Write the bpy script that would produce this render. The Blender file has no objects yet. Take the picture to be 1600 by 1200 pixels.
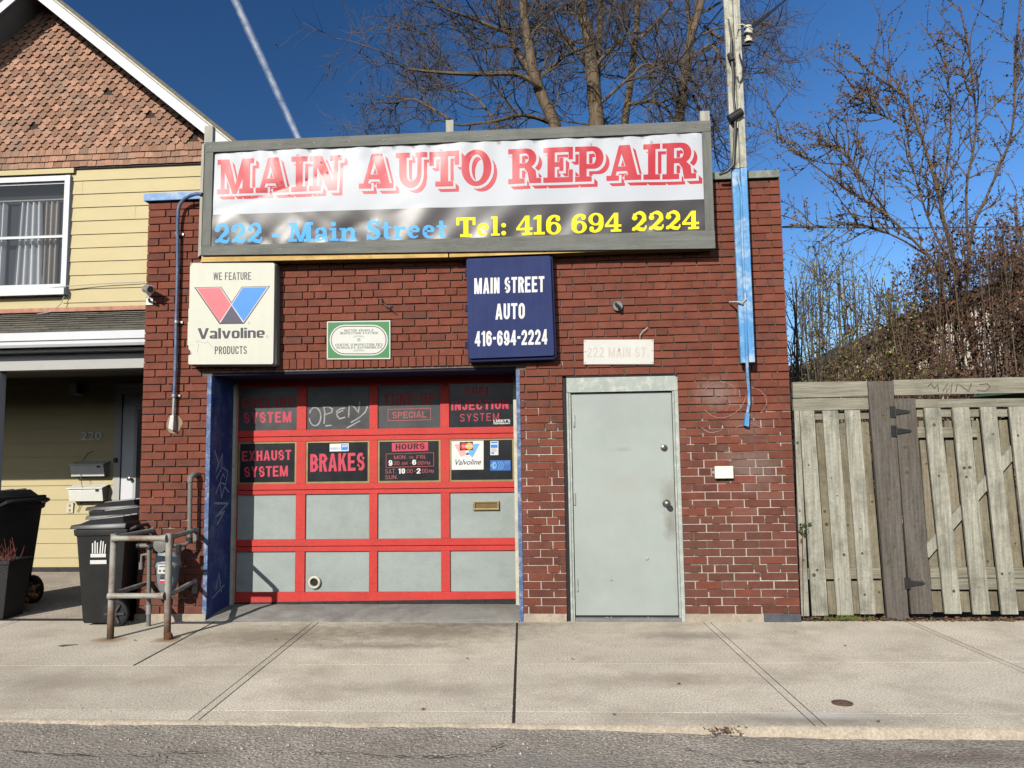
import bpy, bmesh, math, random
import numpy as np
from mathutils import Vector, Matrix, geometry
SC = bpy.context.scene
COL = bpy.context.collection
rnd = random.Random(7)

# ------------------------------------------------------------------ camera
F_PX = 1202.0
YAW, PITCH, ROLL, CAM_D, CAM_H = 0.068194, 0.092705, -0.013847, 6.70547, 1.41059
def cam_basis():
    cy, sy = math.cos(YAW), math.sin(YAW)
    f = Vector((-sy*math.cos(PITCH), cy*math.cos(PITCH), math.sin(PITCH)))
    r = Vector((cy, sy, 0)); u = r.cross(f)
    c, s = math.cos(ROLL), math.sin(ROLL)
    return c*r + s*u, -s*r + c*u, f
CR, CU, CF = cam_basis()
CAM = Vector((0, -CAM_D, CAM_H))
cd = bpy.data.cameras.new('camera'); co = bpy.data.objects.new('camera', cd); COL.objects.link(co)
cd.sensor_width = 36; cd.lens = 36*F_PX/1600; cd.clip_start = 0.05; cd.clip_end = 20000
m = Matrix((CR, CU, -CF)).transposed().to_4x4(); m.translation = CAM
co.matrix_world = m
SC.camera = co

# ------------------------------------------------------------------ light
SUN_DIR = Vector((0.38, 1.0, -0.55)).normalized()
EL = math.asin(-SUN_DIR.z); ROT = math.atan2(-SUN_DIR.x, -SUN_DIR.y)
w = bpy.data.worlds.new("World"); SC.world = w; w.use_nodes = True
nt = w.node_tree; bg = nt.nodes['Background']
sky = nt.nodes.new('ShaderNodeTexSky'); sky.sky_type = 'NISHITA'; sky.sun_disc = False
sky.sun_elevation = EL; sky.sun_rotation = ROT; sky.air_density = 1.0; sky.dust_density = 0.0; sky.ozone_density = 4.0
sky.altitude = 0
hs = nt.nodes.new('ShaderNodeHueSaturation'); hs.inputs['Saturation'].default_value = 1.22; hs.inputs['Hue'].default_value = .508
# clear air brightens from the upper left towards the lower right of the view
tcw = nt.nodes.new('ShaderNodeTexCoord'); dp = nt.nodes.new('ShaderNodeVectorMath'); dp.operation = 'DOT_PRODUCT'; dp.inputs[1].default_value = (.90, 0, -.42)
nt.links.new(tcw.outputs['Generated'], dp.inputs[0])
gr = nt.nodes.new('ShaderNodeMapRange'); gr.inputs['From Min'].default_value = -.45; gr.inputs['From Max'].default_value = .42; gr.inputs['To Min'].default_value = .88; gr.inputs['To Max'].default_value = 2.0
nt.links.new(dp.outputs['Value'], gr.inputs[0])
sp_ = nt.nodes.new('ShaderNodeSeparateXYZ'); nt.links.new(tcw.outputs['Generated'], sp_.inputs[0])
fy = nt.nodes.new('ShaderNodeMapRange'); fy.inputs['From Min'].default_value = .1; fy.inputs['From Max'].default_value = -.8; fy.inputs['To Min'].default_value = 1.0; fy.inputs['To Max'].default_value = 1.4; nt.links.new(sp_.outputs['Y'], fy.inputs[0])  # boosts the unseen sky behind the camera, added fill for shaded parts
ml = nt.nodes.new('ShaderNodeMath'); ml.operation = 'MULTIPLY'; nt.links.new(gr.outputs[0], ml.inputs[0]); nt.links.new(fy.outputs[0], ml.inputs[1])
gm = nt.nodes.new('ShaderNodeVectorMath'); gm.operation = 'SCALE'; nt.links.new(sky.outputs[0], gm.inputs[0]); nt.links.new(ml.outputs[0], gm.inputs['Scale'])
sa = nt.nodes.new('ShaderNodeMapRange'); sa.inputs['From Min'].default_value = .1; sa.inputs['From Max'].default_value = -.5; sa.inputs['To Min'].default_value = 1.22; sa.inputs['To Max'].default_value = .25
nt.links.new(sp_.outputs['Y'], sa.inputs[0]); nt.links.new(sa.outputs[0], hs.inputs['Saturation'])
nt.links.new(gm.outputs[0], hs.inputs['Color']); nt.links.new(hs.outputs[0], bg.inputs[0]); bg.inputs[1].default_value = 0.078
sl = bpy.data.lights.new('sun', 'SUN'); sl.energy = 4.65; sl.angle = math.radians(0.5); sl.color = (1.0, 0.95, 0.87)
so = bpy.data.objects.new('sun', sl); COL.objects.link(so)
so.rotation_euler = SUN_DIR.to_track_quat('-Z', 'Y').to_euler(); so.location = (-6, -16, 12)
SC.view_settings.view_transform = 'Standard'; SC.view_settings.look = 'None'
SC.view_settings.exposure = 0.0; SC.view_settings.gamma = 1.0
SC.cycles.max_bounces = 8; SC.cycles.diffuse_bounces = 0; SC.cycles.transparent_max_bounces = 24

# ------------------------------------------------------------------ helpers
def at(px, py, Y):
    "point of the photograph lying on the upright plane at depth Y"
    v = CF + CR*((px-800)/F_PX) - CU*((py-600)/F_PX)
    t = (Y + CAM_D)/v.y
    return CAM + v*t
def gnd(px, py, Z=0.0):
    v = CF + CR*((px-800)/F_PX) - CU*((py-600)/F_PX)
    return CAM + v*((Z-CAM_H)/v.z)
def R4(px0, py0, px1, py1, Y):
    a, b = at(px0, py0, Y), at(px1, py1, Y)
    return a.x, b.z, b.x, a.z           # x0, z0, x1, z1
def lin(c):
    return tuple(((x/255)/12.92 if x/255 <= .04045 else ((x/255+.055)/1.055)**2.4) for x in c)

def tag(o, label=None, cat=None, group=None, kind=None):
    if label: o['label'] = label
    if cat: o['category'] = cat
    if group: o['group'] = group
    if kind: o['kind'] = kind
    return o
def thing(name, label, cat, loc=(0, 0, 0), rz=0, group=None):
    o = bpy.data.objects.new(name, None); COL.objects.link(o); o.empty_display_size = .1
    o.location = loc; o.rotation_euler = (0, 0, rz)
    return tag(o, label, cat, group)
def copy_tree(o, parent=None):
    c = o.copy(); COL.objects.link(c); c.parent = parent
    for ch in list(o.children): copy_tree(ch, c)
    return c

def smooth_path(P, n=5):
    out = []
    for i in range(len(P)-1):
        p0 = P[max(0, i-1)]; p1 = P[i]; p2 = P[i+1]; p3 = P[min(len(P)-1, i+2)]
        for k in range(n):
            t = k/n; out.append(.5*((2*p1)+(p2-p0)*t+(2*p0-5*p1+4*p2-p3)*t*t+(3*p1-p0-3*p2+p3)*t**3))
    out.append(P[-1].copy()); return out
class MB:
    def __init__(s): s.v = []; s.f = []; s.mi = []; s.cur = 0
    def add(s, vs, fs):
        b = len(s.v); s.v.extend([tuple(p) for p in vs])
        for f in fs: s.f.append(tuple(i+b for i in f)); s.mi.append(s.cur)
    def box(s, x0, y0, z0, x1, y1, z1, tip=None):
        vs = [(x0,y0,z0),(x1,y0,z0),(x1,y1,z0),(x0,y1,z0),(x0,y0,z1),(x1,y0,z1),(x1,y1,z1),(x0,y1,z1)]
        s.add(vs, [(0,3,2,1),(4,5,6,7),(0,1,5,4),(1,2,6,5),(2,3,7,6),(3,0,4,7)])
        return s
    def hexa(s, b, t):
        "b, t: four bottom / top points, counter-clockwise from above"
        s.add(list(b)+list(t), [(0,3,2,1),(4,5,6,7),(0,1,5,4),(1,2,6,5),(2,3,7,6),(3,0,4,7)]); return s
    def bar(s, p, q, w, d, up=Vector((0, -1, 0))):
        "rectangular bar from p to q; w across, d along up"
        p, q = Vector(p), Vector(q); t = (q-p).normalized()
        x = t.cross(Vector(up)).normalized(); y = x.cross(t).normalized()
        a = [x*(-w/2)+y*(-d/2), x*(w/2)+y*(-d/2), x*(w/2)+y*(d/2), x*(-w/2)+y*(d/2)]
        vs = [p+k for k in a]+[q+k for k in a]
        s.add(vs, [(0,1,2,3)[::-1],(4,5,6,7),(0,1,5,4),(1,2,6,5),(2,3,7,6),(3,0,4,7)]); return s
    def tube(s, pts, rad, n=8, cap=True):
        pts = [Vector(p) for p in pts]
        if not hasattr(rad, '__len__'): rad = [rad]*len(pts)
        ref = None; rings = []
        for i, p in enumerate(pts):
            if i == 0: t = pts[1]-p
            elif i == len(pts)-1: t = p-pts[i-1]
            else: t = (pts[i+1]-p).normalized()+(p-pts[i-1]).normalized()
            if t.length < 1e-9: t = Vector((0,0,1))
            t.normalize()
            if ref is None: ref = Vector((1,0,0)) if abs(t.x) < .8 else Vector((0,1,0))
            x = (ref - t*ref.dot(t))
            if x.length < 1e-6: x = t.orthogonal()
            x.normalize(); ref = x; y = t.cross(x)
            rings.append([p+(x*math.cos(2*math.pi*k/n)+y*math.sin(2*math.pi*k/n))*rad[i] for k in range(n)])
        vs = [q for r in rings for q in r]; fs = []
        for i in range(len(rings)-1):
            for k in range(n):
                a = i*n+k; b = i*n+(k+1) % n
                fs.append((a, b, b+n, a+n))
        if cap:
            fs.append(tuple(range(n))[::-1]); fs.append(tuple((len(rings)-1)*n+k for k in range(n)))
        s.add(vs, fs); return s
    def lathe(s, prof, c, axis='Z', n=20):
        "prof: (radius, height) pairs along the axis"
        vs = []
        for r, h in prof:
            for k in range(n):
                a = 2*math.pi*k/n; x, y = r*math.cos(a), r*math.sin(a)
                if axis == 'Z': vs.append((c[0]+x, c[1]+y, c[2]+h))
                elif axis == 'Y': vs.append((c[0]+x, c[1]+h, c[2]+y))
                else: vs.append((c[0]+h, c[1]+x, c[2]+y))
        fs = []
        for i in range(len(prof)-1):
            for k in range(n):
                a = i*n+k; b = i*n+(k+1) % n; fs.append((a, b, b+n, a+n))
        fs.append(tuple(range(n))[::-1]); fs.append(tuple((len(prof)-1)*n+k for k in range(n)))
        s.add(vs, fs); return s
    def prism(s, poly, y0, y1):
        "poly: (x,z) loop, extruded from y0 to y1"
        n = len(poly)
        vs = [(x, y0, z) for x, z in poly]+[(x, y1, z) for x, z in poly]
        fs = [tuple(range(n)), tuple(range(2*n-1, n-1, -1))]
        for i in range(n): j = (i+1) % n; fs.append((i, j, j+n, i+n)[::-1])
        s.add(vs, fs); return s
    def grid(s, fn, us, vs_):
        b = [fn(u, v) for v in vs_ for u in us]; nu = len(us)
        fs = [(j*nu+i, j*nu+i+1, (j+1)*nu+i+1, (j+1)*nu+i) for j in range(len(vs_)-1) for i in range(nu-1)]
        s.add(b, fs); return s
    def build(s, name, mats, parent=None, smooth=False, bevel=0, fix=True, angle=40):
        me = bpy.data.meshes.new(name)
        off = Vector(); rot = None
        vs = s.v
        if parent is not None:
            p = parent; M = Matrix()
            while p is not None:
                M = Matrix.LocRotScale(p.location, p.rotation_euler, p.scale) @ M; p = p.parent
            Mi = M.inverted(); vs = [tuple(Mi @ Vector(v)) for v in s.v]
        me.from_pydata(vs, [], s.f)
        if not isinstance(mats, (list, tuple)): mats = [mats]
        for k in mats: me.materials.append(k)
        me.polygons.foreach_set('material_index', s.mi)
        if fix or bevel:
            bm = bmesh.new(); bm.from_mesh(me)
            if fix: bmesh.ops.recalc_face_normals(bm, faces=bm.faces)
            if bevel:
                ed = [e for e in bm.edges if len(e.link_faces) == 2 and e.calc_face_angle(0) > .6]
                bmesh.ops.bevel(bm, geom=ed, offset=bevel, segments=2, affect='EDGES', profile=.6, clamp_overlap=True)
            bm.to_mesh(me); bm.free()
        if smooth:
            me.polygons.foreach_set('use_smooth', [True]*len(me.polygons))
            me.set_sharp_from_angle(angle=math.radians(angle))
        me.update()
        o = bpy.data.objects.new(name, me); COL.objects.link(o)
        if parent is not None: o.parent = parent
        return o

# ------------------------------------------------------------------ materials
def mat(name, col, rough=.75, var=.18, scale=6.0, col2=None, bump=0.0, bscale=80.0, metal=0.0, spec=.4,
        stretch=(1, 1, 1), stain=None, stain_scale=1.2, stain_amt=.5, island=0.0, objrand=False, coat=0.0, detail=6, fine=0.0, fscale=150, ramp=(.3, .7)):
    """procedural painted / weathered surface: two noise octaves of colour, optional blotchy stain with a shape of its own, bump"""
    m = bpy.data.materials.new(name); m.use_nodes = True
    nt = m.node_tree; N = nt.nodes; L = nt.links; P = N['Principled BSDF']
    P.inputs['Roughness'].default_value = rough; P.inputs['Metallic'].default_value = metal
    P.inputs['Specular IOR Level'].default_value = spec; P.inputs['Coat Weight'].default_value = coat
    tc = N.new('ShaderNodeTexCoord'); mp = N.new('ShaderNodeMapping'); mp.inputs['Scale'].default_value = stretch
    src = tc.outputs['Object']
    if objrand:
        oi = N.new('ShaderNodeObjectInfo'); vm = N.new('ShaderNodeVectorMath'); vm.operation = 'SCALE'
        cx = N.new('ShaderNodeCombineXYZ')
        for k in range(3): L.new(oi.outputs['Random'], cx.inputs[k])
        L.new(cx.outputs[0], vm.inputs[0]); vm.inputs['Scale'].default_value = 37.0
        ad = N.new('ShaderNodeVectorMath'); L.new(src, ad.inputs[0]); L.new(vm.outputs[0], ad.inputs[1]); src = ad.outputs[0]
    L.new(src, mp.inputs['Vector'])
    n1 = N.new('ShaderNodeTexNoise'); n1.inputs['Scale'].default_value = scale; n1.inputs['Detail'].default_value = detail; n1.inputs['Roughness'].default_value = .65
    L.new(mp.outputs[0], n1.inputs['Vector'])
    r = N.new('ShaderNodeValToRGB'); r.color_ramp.elements[0].position = ramp[0]; r.color_ramp.elements[1].position = ramp[1]
    c2 = col2 if col2 else tuple(min(1, c*(1+var)) for c in col); c1 = col if col2 else tuple(c*(1-var) for c in col)
    r.color_ramp.elements[0].color = (*c1, 1); r.color_ramp.elements[1].color = (*c2, 1)
    L.new(n1.outputs['Fac'], r.inputs[0]); cout = r.outputs[0]
    if fine:
        nf = N.new('ShaderNodeTexNoise'); nf.inputs['Scale'].default_value = fscale; nf.inputs['Detail'].default_value = 3
        L.new(src, nf.inputs['Vector'])
        mr = N.new('ShaderNodeMapRange'); mr.inputs['From Min'].default_value = .3; mr.inputs['From Max'].default_value = .7
        mr.inputs['To Min'].default_value = 1-fine; mr.inputs['To Max'].default_value = 1+fine
        L.new(nf.outputs['Fac'], mr.inputs[0])
        hv = N.new('ShaderNodeVectorMath'); hv.operation = 'SCALE'; L.new(cout, hv.inputs[0]); L.new(mr.outputs[0], hv.inputs['Scale']); cout = hv.outputs[0]
    if island:
        g = N.new('ShaderNodeNewGeometry'); mr = N.new('ShaderNodeMapRange')
        mr.inputs['To Min'].default_value = 1-island; mr.inputs['To Max'].default_value = 1+island
        L.new(g.outputs['Random Per Island'], mr.inputs[0])
        hv = N.new('ShaderNodeVectorMath'); hv.operation = 'SCALE'; L.new(cout, hv.inputs[0]); L.new(mr.outputs[0], hv.inputs['Scale']); cout = hv.outputs[0]
    if stain:
        n2 = N.new('ShaderNodeTexNoise'); n2.inputs['Scale'].default_value = stain_scale; n2.inputs['Detail'].default_value = 8; n2.inputs['Roughness'].default_value = .7
        L.new(src, n2.inputs['Vector'])
        rr = N.new('ShaderNodeValToRGB'); rr.color_ramp.elements[0].position = .48; rr.color_ramp.elements[1].position = .72
        rr.color_ramp.elements[0].color = (0,0,0,1); rr.color_ramp.elements[1].color = (stain_amt,)*3+(1,)
        L.new(n2.outputs['Fac'], rr.inputs[0])
        mx = N.new('ShaderNodeMix'); mx.data_type = 'RGBA'; L.new(rr.outputs[0], mx.inputs['Factor'])
        L.new(cout, mx.inputs['A']); mx.inputs['B'].default_value = (*stain, 1); cout = mx.outputs['Result']
    L.new(cout, P.inputs['Base Color'])
    if bump:
        nb = N.new('ShaderNodeTexNoise'); nb.inputs['Scale'].default_value = bscale; nb.inputs['Detail'].default_value = 5
        L.new(mp.outputs[0], nb.inputs['Vector'])
        b = N.new('ShaderNodeBump'); b.inputs['Strength'].default_value = bump; b.inputs['Distance'].default_value = .01
        L.new(nb.outputs['Fac'], b.inputs['Height']); L.new(b.outputs[0], P.inputs['Normal'])
    return m
M = {}
def brick_material():
    m = mat('brick', (.190,.060,.038), .85, .2, 9, bump=.5, bscale=160, island=.13, spec=.25, stain=(.13,.05,.035), stain_scale=.55, stain_amt=.4, stretch=(1,1,1), fine=.18, fscale=120)
    return m
M['brick'] = brick_material()
M['brick_grey'] = mat('brick_weathered', (.152,.058,.041), .9, .22, 9, bump=.5, bscale=160, island=.15, spec=.2, stain=(.17,.085,.062), stain_scale=.9, stain_amt=.6, fine=.18)
M['mortar'] = mat('mortar', (.50,.44,.385), .95, .3, 14, bump=.6, bscale=60, spec=.1)
M['mortar_dark'] = mat('mortar_joint_shade', (.17,.135,.11), .95, .35, 12, bump=.6, bscale=60, spec=.1)  # upper joints: raked-joint shadow darkened into the mortar colour
M['sidebrick'] = mat('side_brick', (.15,.05,.035), .9, .3, 20, spec=.2)
M['concrete'] = mat('concrete_pavement', (.715,.635,.505), .92, .13, 1.4, bump=.25, bscale=95, spec=.2, stain=(.42,.35,.265), stain_scale=1.6, stain_amt=.7, fine=.36, fscale=85, island=.09)
M['concrete_edge'] = mat('concrete_lip', (.46,.395,.305), .92, .2, 6, bump=.5, bscale=60, spec=.2, fine=.2, fscale=70)
M['apron'] = mat('stained_concrete', (.33,.315,.285), .9, .25, 4, bump=.35, bscale=70, spec=.2, stain=(.13,.12,.115), stain_scale=2.2, stain_amt=.7, fine=.15)
M['apron2'] = mat('old_forecourt_concrete', (.56,.485,.39), .92, .2, 3, bump=.6, bscale=60, spec=.2, stain=(.36,.31,.25), stain_scale=1.6, stain_amt=.7, fine=.24, fscale=48)
M['plinth'] = mat('plinth_concrete', (.46,.39,.30), .95, .3, 12, bump=.8, bscale=40, spec=.15, stain=(.2,.17,.14), stain_scale=6, stain_amt=.7)
M['joint'] = mat('joint_dirt', (.06,.05,.042), .95, .3, 20, spec=.1)
M['asphalt'] = mat('asphalt', (.385,.34,.28), .92, .22, 1.6, bump=1.0, bscale=60, spec=.3, stain=(.28,.245,.20), stain_scale=1.1, stain_amt=.7, fine=.5, fscale=75)
M['crack'] = mat('road_crack', (.09,.08,.07), .95, .3, 20, spec=.1)
M['dirt'] = mat('yard_soil', (.10,.08,.055), .95, .4, 3, spec=.1, bump=.6, bscale=20)
M['coping_blue'] = mat('blue_weathered_metal', lin((105,140,185)), .6, .2, 8, col2=lin((125,165,215)), stain=lin((190,200,205)), stain_scale=5, stain_amt=.9)
M['coping_grey'] = mat('grey_weathered_metal', lin((120,125,115)), .7, .3, 12, stain=lin((190,190,180)), stain_scale=5, stain_amt=.7)
M['lintel'] = mat('dark_blue_steel', lin((17,21,44)), .7, .3, 10, spec=.2)
M['blue'] = mat('blue_paint', lin((31,60,124)), .6, .18, 6, stain=lin((150,165,190)), stain_scale=4.5, stain_amt=.5, bump=.3, bscale=50)
M['blue_worn'] = mat('worn_blue_paint', lin((84,106,146)), .8, .3, 25, stain=lin((185,190,195)), stain_scale=14, stain_amt=.9, bump=.6, bscale=60)
M['postblue'] = mat('peeling_blue_paint', lin((86,150,205)), .6, .2, 7, stain=lin((205,218,222)), stain_scale=5, stain_amt=1.0, stretch=(6,6,.6), bump=.4, bscale=50)
M['postwhite'] = mat('peeling_white_paint', lin((150,150,135)), .85, .4, 5, col2=lin((222,220,205)), stain=lin((70,66,52)), stain_scale=9, stain_amt=.85, stretch=(7,7,.5), bump=.6, bscale=40)
M['offwhite'] = mat('offwhite_trim', lin((205,200,180)), .7, .12, 12, stain=lin((130,120,100)), stain_scale=9, stain_amt=.5)
M['red'] = mat('red_paint', lin((194,60,55)), .6, .12, 5, stain=lin((176,72,62)), stain_scale=7, stain_amt=.6, fine=.06, fscale=40, bump=.3, bscale=60, spec=.3)
M['panel'] = mat('grey_panel_paint', lin((154,163,159)), .6, .07, 3, stain=lin((128,136,131)), stain_scale=5, stain_amt=.4, stretch=(1,1,2.2), bump=.1, bscale=90, spec=.3, fine=.05, fscale=60)
M['doorgrey'] = mat('grey_door_paint', lin((165,173,167)), .55, .05, 2.5, stain=lin((146,153,147)), stain_scale=1.6, stain_amt=.5, spec=.3)
M['smudge'] = mat('hand_grime', lin((120,118,108)), .7, .2, 8)
M['frame_grey'] = mat('grey_frame_paint', lin((165,172,165)), .7, .12, 6, stain=lin((215,215,205)), stain_scale=14, stain_amt=.7, bump=.5, bscale=60, stretch=(1,1,.4))
M['black'] = mat('black_rubber', (.012,.012,.013), .7, .3, 20)
M['glass'] = mat('dark_dusty_glass', (.010,.012,.015), .22, .5, 3, col2=(.024,.026,.03), spec=.45, stain=(.045,.047,.05), stain_scale=2.5, stain_amt=.6)
M['glass_dusty'] = mat('dusty_film_glass', (.035,.038,.042), .35, .4, 5, col2=(.075,.078,.08), spec=.4, stain=(.12,.12,.12), stain_scale=4, stain_amt=.5)
M['decal_red'] = mat('red_vinyl_letter', lin((196,64,84)), .6, .1, 12)
M['decal_dark'] = mat('worn_red_letter', lin((150,44,44)), .6, .25, 9)
M['decal_pink'] = mat('thin_red_line', lin((176,84,86)), .6, .1, 9)
M['white_vinyl'] = mat('white_vinyl', (.70,.70,.68), .5, .04, 5)
M['chalk'] = mat('chalk_mark', (.33,.33,.32), .9, .35, 30)
M['gold'] = mat('brass_trim', lin((150,135,95)), .4, .2, 10, metal=.6)
M['banner_white'] = mat('white_banner_vinyl', lin((190,194,200)), .42, .02, 2, spec=.22)
M['banner_red'] = mat('red_banner_ink', lin((184,46,58)), .36, .05, 3, spec=.4)
M['banner_black'] = mat('black_banner_ink', lin((44,40,42)), .36, .05, 3, spec=.6)
M['banner_blue'] = mat('sky_blue_ink', lin((84,170,238)), .45, .04, 3, spec=.2)
M['banner_yellow'] = mat('yellow_ink', lin((246,230,44)), .48, .03, 3, spec=.12)
M['signwood'] = mat('grey_stained_wood', lin((112,114,109)), .8, .2, 5, stretch=(.5,6,6), bump=.4, bscale=25, objrand=True, stain=lin((80,80,76)), stain_scale=4, stain_amt=.5)
M['signwood_v'] = mat('grey_stained_wood_upright', lin((110,112,107)), .8, .2, 5, stretch=(6,6,.5), bump=.4, bscale=25, objrand=True, stain=lin((80,80,76)), stain_scale=4, stain_amt=.5)
M['postgrey'] = mat('bare_weathered_wood', lin((165,163,152)), .85, .2, 6, stretch=(6,6,.6), bump=.4, bscale=25)
M['rawwood'] = mat('raw_yellow_wood', lin((205,170,105)), .8, .25, 4, stretch=(.4,7,7), stain=lin((120,80,45)), stain_scale=5, stain_amt=.6, objrand=True)
M['cream'] = mat('cream_plastic', lin((205,205,190)), .5, .03, 2, spec=.25, stain=lin((196,195,180)), stain_scale=3, stain_amt=.5, stretch=(8,8,.7))
M['cabinet'] = mat('grey_cabinet_metal', lin((135,134,124)), .55, .12, 8)
M['logo_red'] = mat('logo_red', lin((232,104,112)), .45, .04, 4)
M['logo_blue'] = mat('logo_blue', lin((52,132,216)), .45, .04, 4)
M['logo_navy'] = mat('logo_navy', lin((66,64,84)), .45, .06, 4)
M['ink'] = mat('dark_lettering', lin((58,56,66)), .5, .08, 6)
M['signblue'] = mat('navy_sign_face', lin((46,56,98)), .65, .12, 3, stretch=(14,14,.6), stain=lin((60,70,112)), stain_scale=3, stain_amt=.5, spec=.12)
M['signblue_d'] = mat('navy_sign_side', lin((30,36,72)), .6, .1, 4, spec=.15)
M['signgreen'] = mat('green_sign', lin((52,122,68)), .5, .07, 5)
M['signwhite'] = mat('white_sign', lin((208,208,201)), .5, .03, 5, spec=.2, stain=lin((196,190,180)), stain_scale=6, stain_amt=.5)
M['faint'] = mat('faded_letter', lin((194,187,178)), .5, .03, 20)
M['faint_red'] = mat('faded_red_flake', lin((205,60,60)), .5, .1, 20)
M['green_ink'] = mat('dark_green_ink', lin((62,88,70)), .5, .05, 20)
M['steel'] = mat('galvanised_steel', lin((168,170,168)), .45, .15, 14, metal=.7, stain=lin((110,105,98)), stain_scale=8, stain_amt=.5)
M['conduit'] = mat('blue_grey_conduit', lin((78,94,122)), .45, .2, 10, stretch=(3,3,.6), stain=lin((150,165,190)), stain_scale=6, stain_amt=.6, metal=.15)
M['meter'] = mat('meter_grey', lin((130,138,140)), .5, .1, 10, metal=.2, stain=lin((95,98,96)), stain_scale=12, stain_amt=.5)
M['pipegrey'] = mat('grey_painted_pipe', lin((122,122,116)), .55, .18, 12, stain=lin((88,80,70)), stain_scale=12, stain_amt=.6, metal=.1)
def rust_material():
    m = mat('rusting_rail', lin((160,158,148)), .6, .15, 12, stain=lin((112,66,38)), stain_scale=7, stain_amt=.85, stretch=(1,1,.5), bump=.2)
    return m
M['rail'] = rust_material()
M['rust'] = mat('rust', lin((104,62,38)), .85, .4, 18, bump=.5, bscale=60, stain=lin((60,40,30)), stain_scale=10, stain_amt=.7)
M['darkmetal'] = mat('dark_metal', (.035,.035,.037), .45, .3, 12, metal=.4)
M['chrome'] = mat('dull_chrome', (.15,.14,.13), .36, .15, 10, metal=.9)
M['binblack'] = mat('black_bin_plastic', (.020,.021,.022), .45, .2, 6, spec=.4, stain=(.045,.046,.047), stain_scale=4, stain_amt=.5, bump=.1, bscale=120)
M['binlid'] = mat('bin_lid_plastic', (.024,.025,.026), .4, .2, 8, spec=.45, stain=(.05,.05,.05), stain_scale=5, stain_amt=.5)
M['weave'] = mat('woven_black_planter', (.012,.012,.013), .55, .3, 60, bump=.8, bscale=90)
M['twig'] = mat('red_brown_twigs', lin((120,72,60)), .85, .3, 10)
M['siding'] = mat('yellow_clapboard', lin((194,180,138)), .65, .04, 2.0, stretch=(1,1,3), stain=lin((184,170,128)), stain_scale=1.6, stain_amt=.4, spec=.3, bump=.08, bscale=50)
M['shingle'] = mat('cedar_shingle', lin((160,122,101)), .9, .28, 5, island=.3, stretch=(12,12,1.2), stain=lin((126,114,101)), stain_scale=1.8, stain_amt=.85, bump=.7, bscale=12)
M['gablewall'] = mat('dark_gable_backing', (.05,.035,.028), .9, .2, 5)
M['white'] = mat('white_painted_wood', lin((208,210,214)), .55, .04, 4, stain=lin((210,208,204)), stain_scale=3, stain_amt=.3)
M['soffit'] = mat('white_soffit', lin((190,188,186)), .6, .06, 4)
M['greytrim'] = mat('grey_white_trim', lin((175,175,172)), .6, .1, 5, stain=lin((140,140,136)), stain_scale=5, stain_amt=.4)
M['roofing'] = mat('asphalt_roof_shingle', lin((112,108,98)), .95, .3, 26, bump=.6, bscale=60, stretch=(1,4,4), stain=lin((82,78,70)), stain_scale=5, stain_amt=.6)
M['roofdark'] = mat('dark_roofing', (.045,.042,.04), .95, .3, 14, bump=.4)
M['flashing'] = mat('red_flashing', lin((176,128,108)), .8, .25, 12)
M['curtain'] = mat('white_curtain', (.80,.80,.78), .9, .05, 6, spec=.1)
M['curtain_tan'] = mat('beige_lace_curtain', (.5,.43,.34), .9, .12, 40, spec=.1)
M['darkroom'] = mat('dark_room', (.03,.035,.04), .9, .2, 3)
M['bronze'] = mat('white_metal_numeral', (.72,.72,.70), .5, .05, 8)
M['box_white'] = mat('white_plastic_box', lin((226,226,218)), .5, .04, 8, stain=lin((200,196,186)), stain_scale=6, stain_amt=.4)
def wood(name, c1, c2, st, dark=.5):
    return mat(name, lin(c1), .88, .2, 4.5, col2=lin(c2), stretch=(11,11,.55), bump=.5, bscale=14, objrand=True, stain=lin(st), stain_scale=2.6, stain_amt=dark, spec=.15, fine=.12, fscale=45)
M['wood_light'] = wood('pale_grey_board', (131,129,115), (186,184,169), (96,94,84), .85)
M['wood_back'] = wood('tan_board', (116,110,93), (157,149,128), (86,78,62), .7)
M['wood_grey'] = wood('old_grey_board', (80,76,71), (118,112,104), (92,76,62), .5)
M['wood_rail'] = mat('weathered_rail', lin((115,112,98)), .88, .2, 4.5, col2=lin((168,164,147)), stretch=(.6,11,11), bump=.5, bscale=14, objrand=True, stain=lin((92,86,72)), stain_scale=3, stain_amt=.5, spec=.15)
M['knot'] = mat('wood_knot', lin((84,74,58)), .85, .3, 30)
M['bark'] = mat('bark', lin((84,72,58)), .95, .35, 5, stretch=(3,3,.5), bump=1.0, bscale=14, spec=.1, col2=lin((126,111,92)))
M['twigdark'] = mat('dark_twigs', lin((92,84,77)), .95, .3, 4, spec=.1)
M['pods'] = mat('dry_pods', lin((88,66,60)), .95, .3, 6, spec=.1)
M['bark2'] = mat('grey_brown_bark', lin((102,87,72)), .95, .3, 6, stretch=(3,3,.6), bump=.6, bscale=14, spec=.1)
M['bud'] = mat('bud_clusters', lin((112,92,66)), .9, .35, 4, spec=.1)
M['leaf_red'] = mat('dark_red_leaves', lin((95,68,56)), .75, .35, 3, spec=.2, island=.4)
M['leaf_green'] = mat('pale_new_leaves', lin((126,128,74)), .75, .3, 3, spec=.2, island=.35)
M['leaf_tan'] = mat('dry_tan_leaves', lin((112,90,58)), .8, .3, 3, spec=.1, island=.3)
M['leaf_dark'] = mat('dark_green_leaves', lin((62,74,36)), .6, .3, 6, spec=.3)
M['farwall'] = mat('pale_house_wall', lin((190,180,168)), .8, .08, 2)
M['litter'] = mat('dead_leaves', lin((120,90,62)), .9, .4, 12)
M['weed'] = mat('weeds', lin((96,112,50)), .8, .3, 10)

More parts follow.
